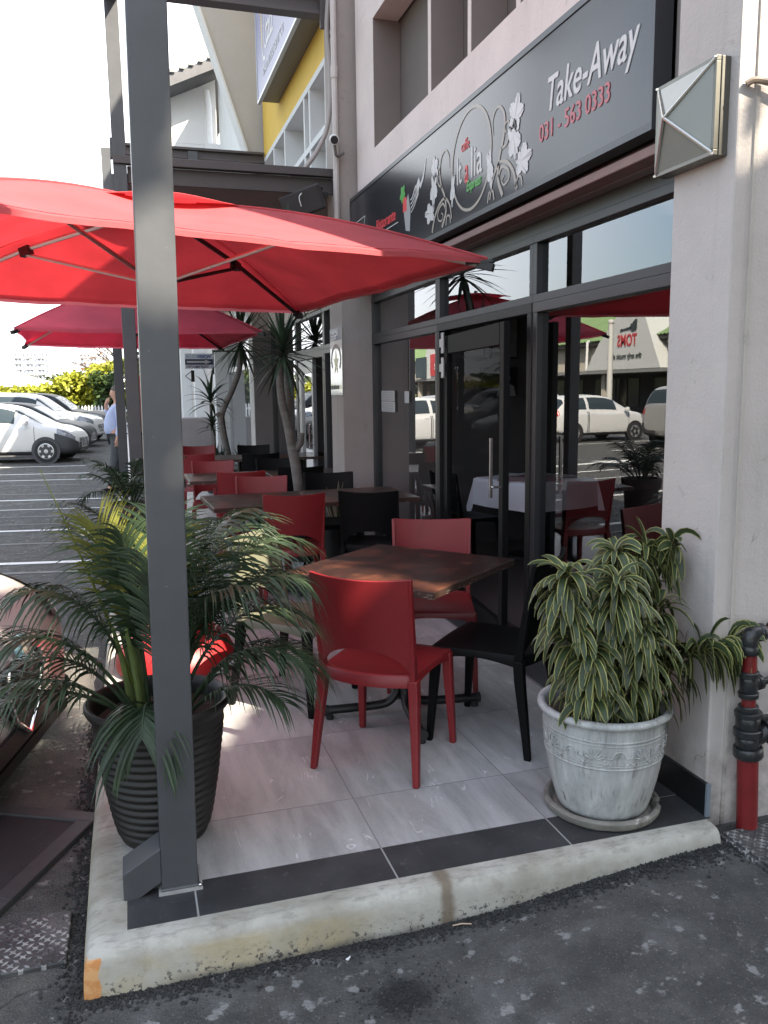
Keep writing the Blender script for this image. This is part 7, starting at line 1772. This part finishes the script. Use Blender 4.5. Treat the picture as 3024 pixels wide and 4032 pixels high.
# ------------------------------------------------------------------ light, sky, camera
EL = radians(42.0); sdir = V((0.555 * cos(EL), -0.832 * cos(EL), sin(EL)))
ld = bpy.data.lights.new('sun', 'SUN'); ld.energy = 5.0; ld.angle = radians(0.5); ld.color = (1.0, 0.90, 0.74)
lo = bpy.data.objects.new('sun', ld); COL.objects.link(lo); lo.rotation_euler = sdir.to_track_quat('Z', 'Y').to_euler()
w = bpy.data.worlds.new('World'); SC.world = w; w.use_nodes = True
N = w.node_tree.nodes; L = w.node_tree.links; bg = N['Background']
sk = N.new('ShaderNodeTexSky'); sk.sky_type = 'NISHITA'; sk.sun_disc = False; sk.sun_elevation = EL; sk.sun_rotation = atan2(sdir.x, sdir.y); sk.air_density = 1.2; sk.dust_density = 2.0; sk.ozone_density = 1.0
tc = N.new('ShaderNodeTexCoord'); mp = N.new('ShaderNodeMapping'); mp.inputs['Scale'].default_value = (1.6, 1.6, 5.0); L.new(tc.outputs['Generated'], mp.inputs[0])
nz = N.new('ShaderNodeTexNoise'); nz.inputs['Scale'].default_value = 1.7; nz.inputs['Detail'].default_value = 9; nz.inputs['Roughness'].default_value = 0.55; nz.inputs['Distortion'].default_value = 0.4; L.new(mp.outputs[0], nz.inputs['Vector'])
rp_ = N.new('ShaderNodeValToRGB'); rp_.color_ramp.elements[0].position = 0.44; rp_.color_ramp.elements[1].position = 0.66; rp_.color_ramp.elements[1].color = (.85, .85, .85, 1); L.new(nz.outputs['Fac'], rp_.inputs[0])
mx = N.new('ShaderNodeMix'); mx.data_type = 'RGBA'; L.new(rp_.outputs[0], mx.inputs[0]); L.new(sk.outputs[0], mx.inputs[6]); mx.inputs[7].default_value = (8.5, 8.7, 9.0, 1)
# added white bank over +Y, put in to whiten the sky in view
dp = N.new('ShaderNodeVectorMath'); dp.operation = 'DOT_PRODUCT'; nv = N.new('ShaderNodeVectorMath'); nv.operation = 'NORMALIZE'; L.new(tc.outputs['Generated'], nv.inputs[0]); L.new(nv.outputs[0], dp.inputs[0]); dp.inputs[1].default_value = V((-0.05, 0.93, 0.36)).normalized()
bk = N.new('ShaderNodeMapRange'); bk.interpolation_type = 'SMOOTHSTEP'; bk.inputs[1].default_value = 0.80; bk.inputs[2].default_value = 0.95; bk.inputs[4].default_value = 0.92; L.new(dp.outputs['Value'], bk.inputs[0])
mb2 = N.new('ShaderNodeMath'); mb2.operation = 'MAXIMUM'; L.new(rp_.outputs[0], mb2.inputs[0]); L.new(bk.outputs[0], mb2.inputs[1]); L.new(mb2.outputs[0], mx.inputs[0])
L.new(mx.outputs[2], bg.inputs[0]); bg.inputs[1].default_value = 0.10

cd = bpy.data.cameras.new('camera'); co = bpy.data.objects.new('camera', cd); COL.objects.link(co); SC.camera = co
fpx = 1790.0; cdn = lambda v: V(v).normalized()
Yd = cdn((-557, -256, fpx)); D = V((150, 12190, fpx)); D = (D - Yd * D.dot(Yd)).normalized(); Xd = D.cross(Yd)
if Xd.x < 0: Xd = -Xd
right = V((Xd.x, Yd.x, -D.x)); down = V((Xd.y, Yd.y, -D.y)); fwd = V((Xd.z, Yd.z, -D.z))
Mc = Matrix((right, -down, -fwd)).transposed().to_4x4(); Mc.translation = V((0, 0, 1.57)); co.matrix_world = Mc
cd.sensor_fit = 'VERTICAL'; cd.sensor_height = 36.0; cd.lens = 36.0 * fpx / 2212.0; cd.clip_start = 0.05; cd.clip_end = 3000
vs = SC.view_settings; vs.view_transform = 'Standard'; vs.look = 'None'; vs.gamma = 1.0; vs.exposure = 2.0; vs.use_curve_mapping = False
SC.cycles.max_bounces = 10; SC.cycles.transparent_max_bounces = 16; SC.cycles.caustics_reflective = False; SC.cycles.caustics_refractive = False; SC.cycles.sample_clamp_indirect = 4.0
try: SC.cycles.use_denoising = True
except Exception: pass
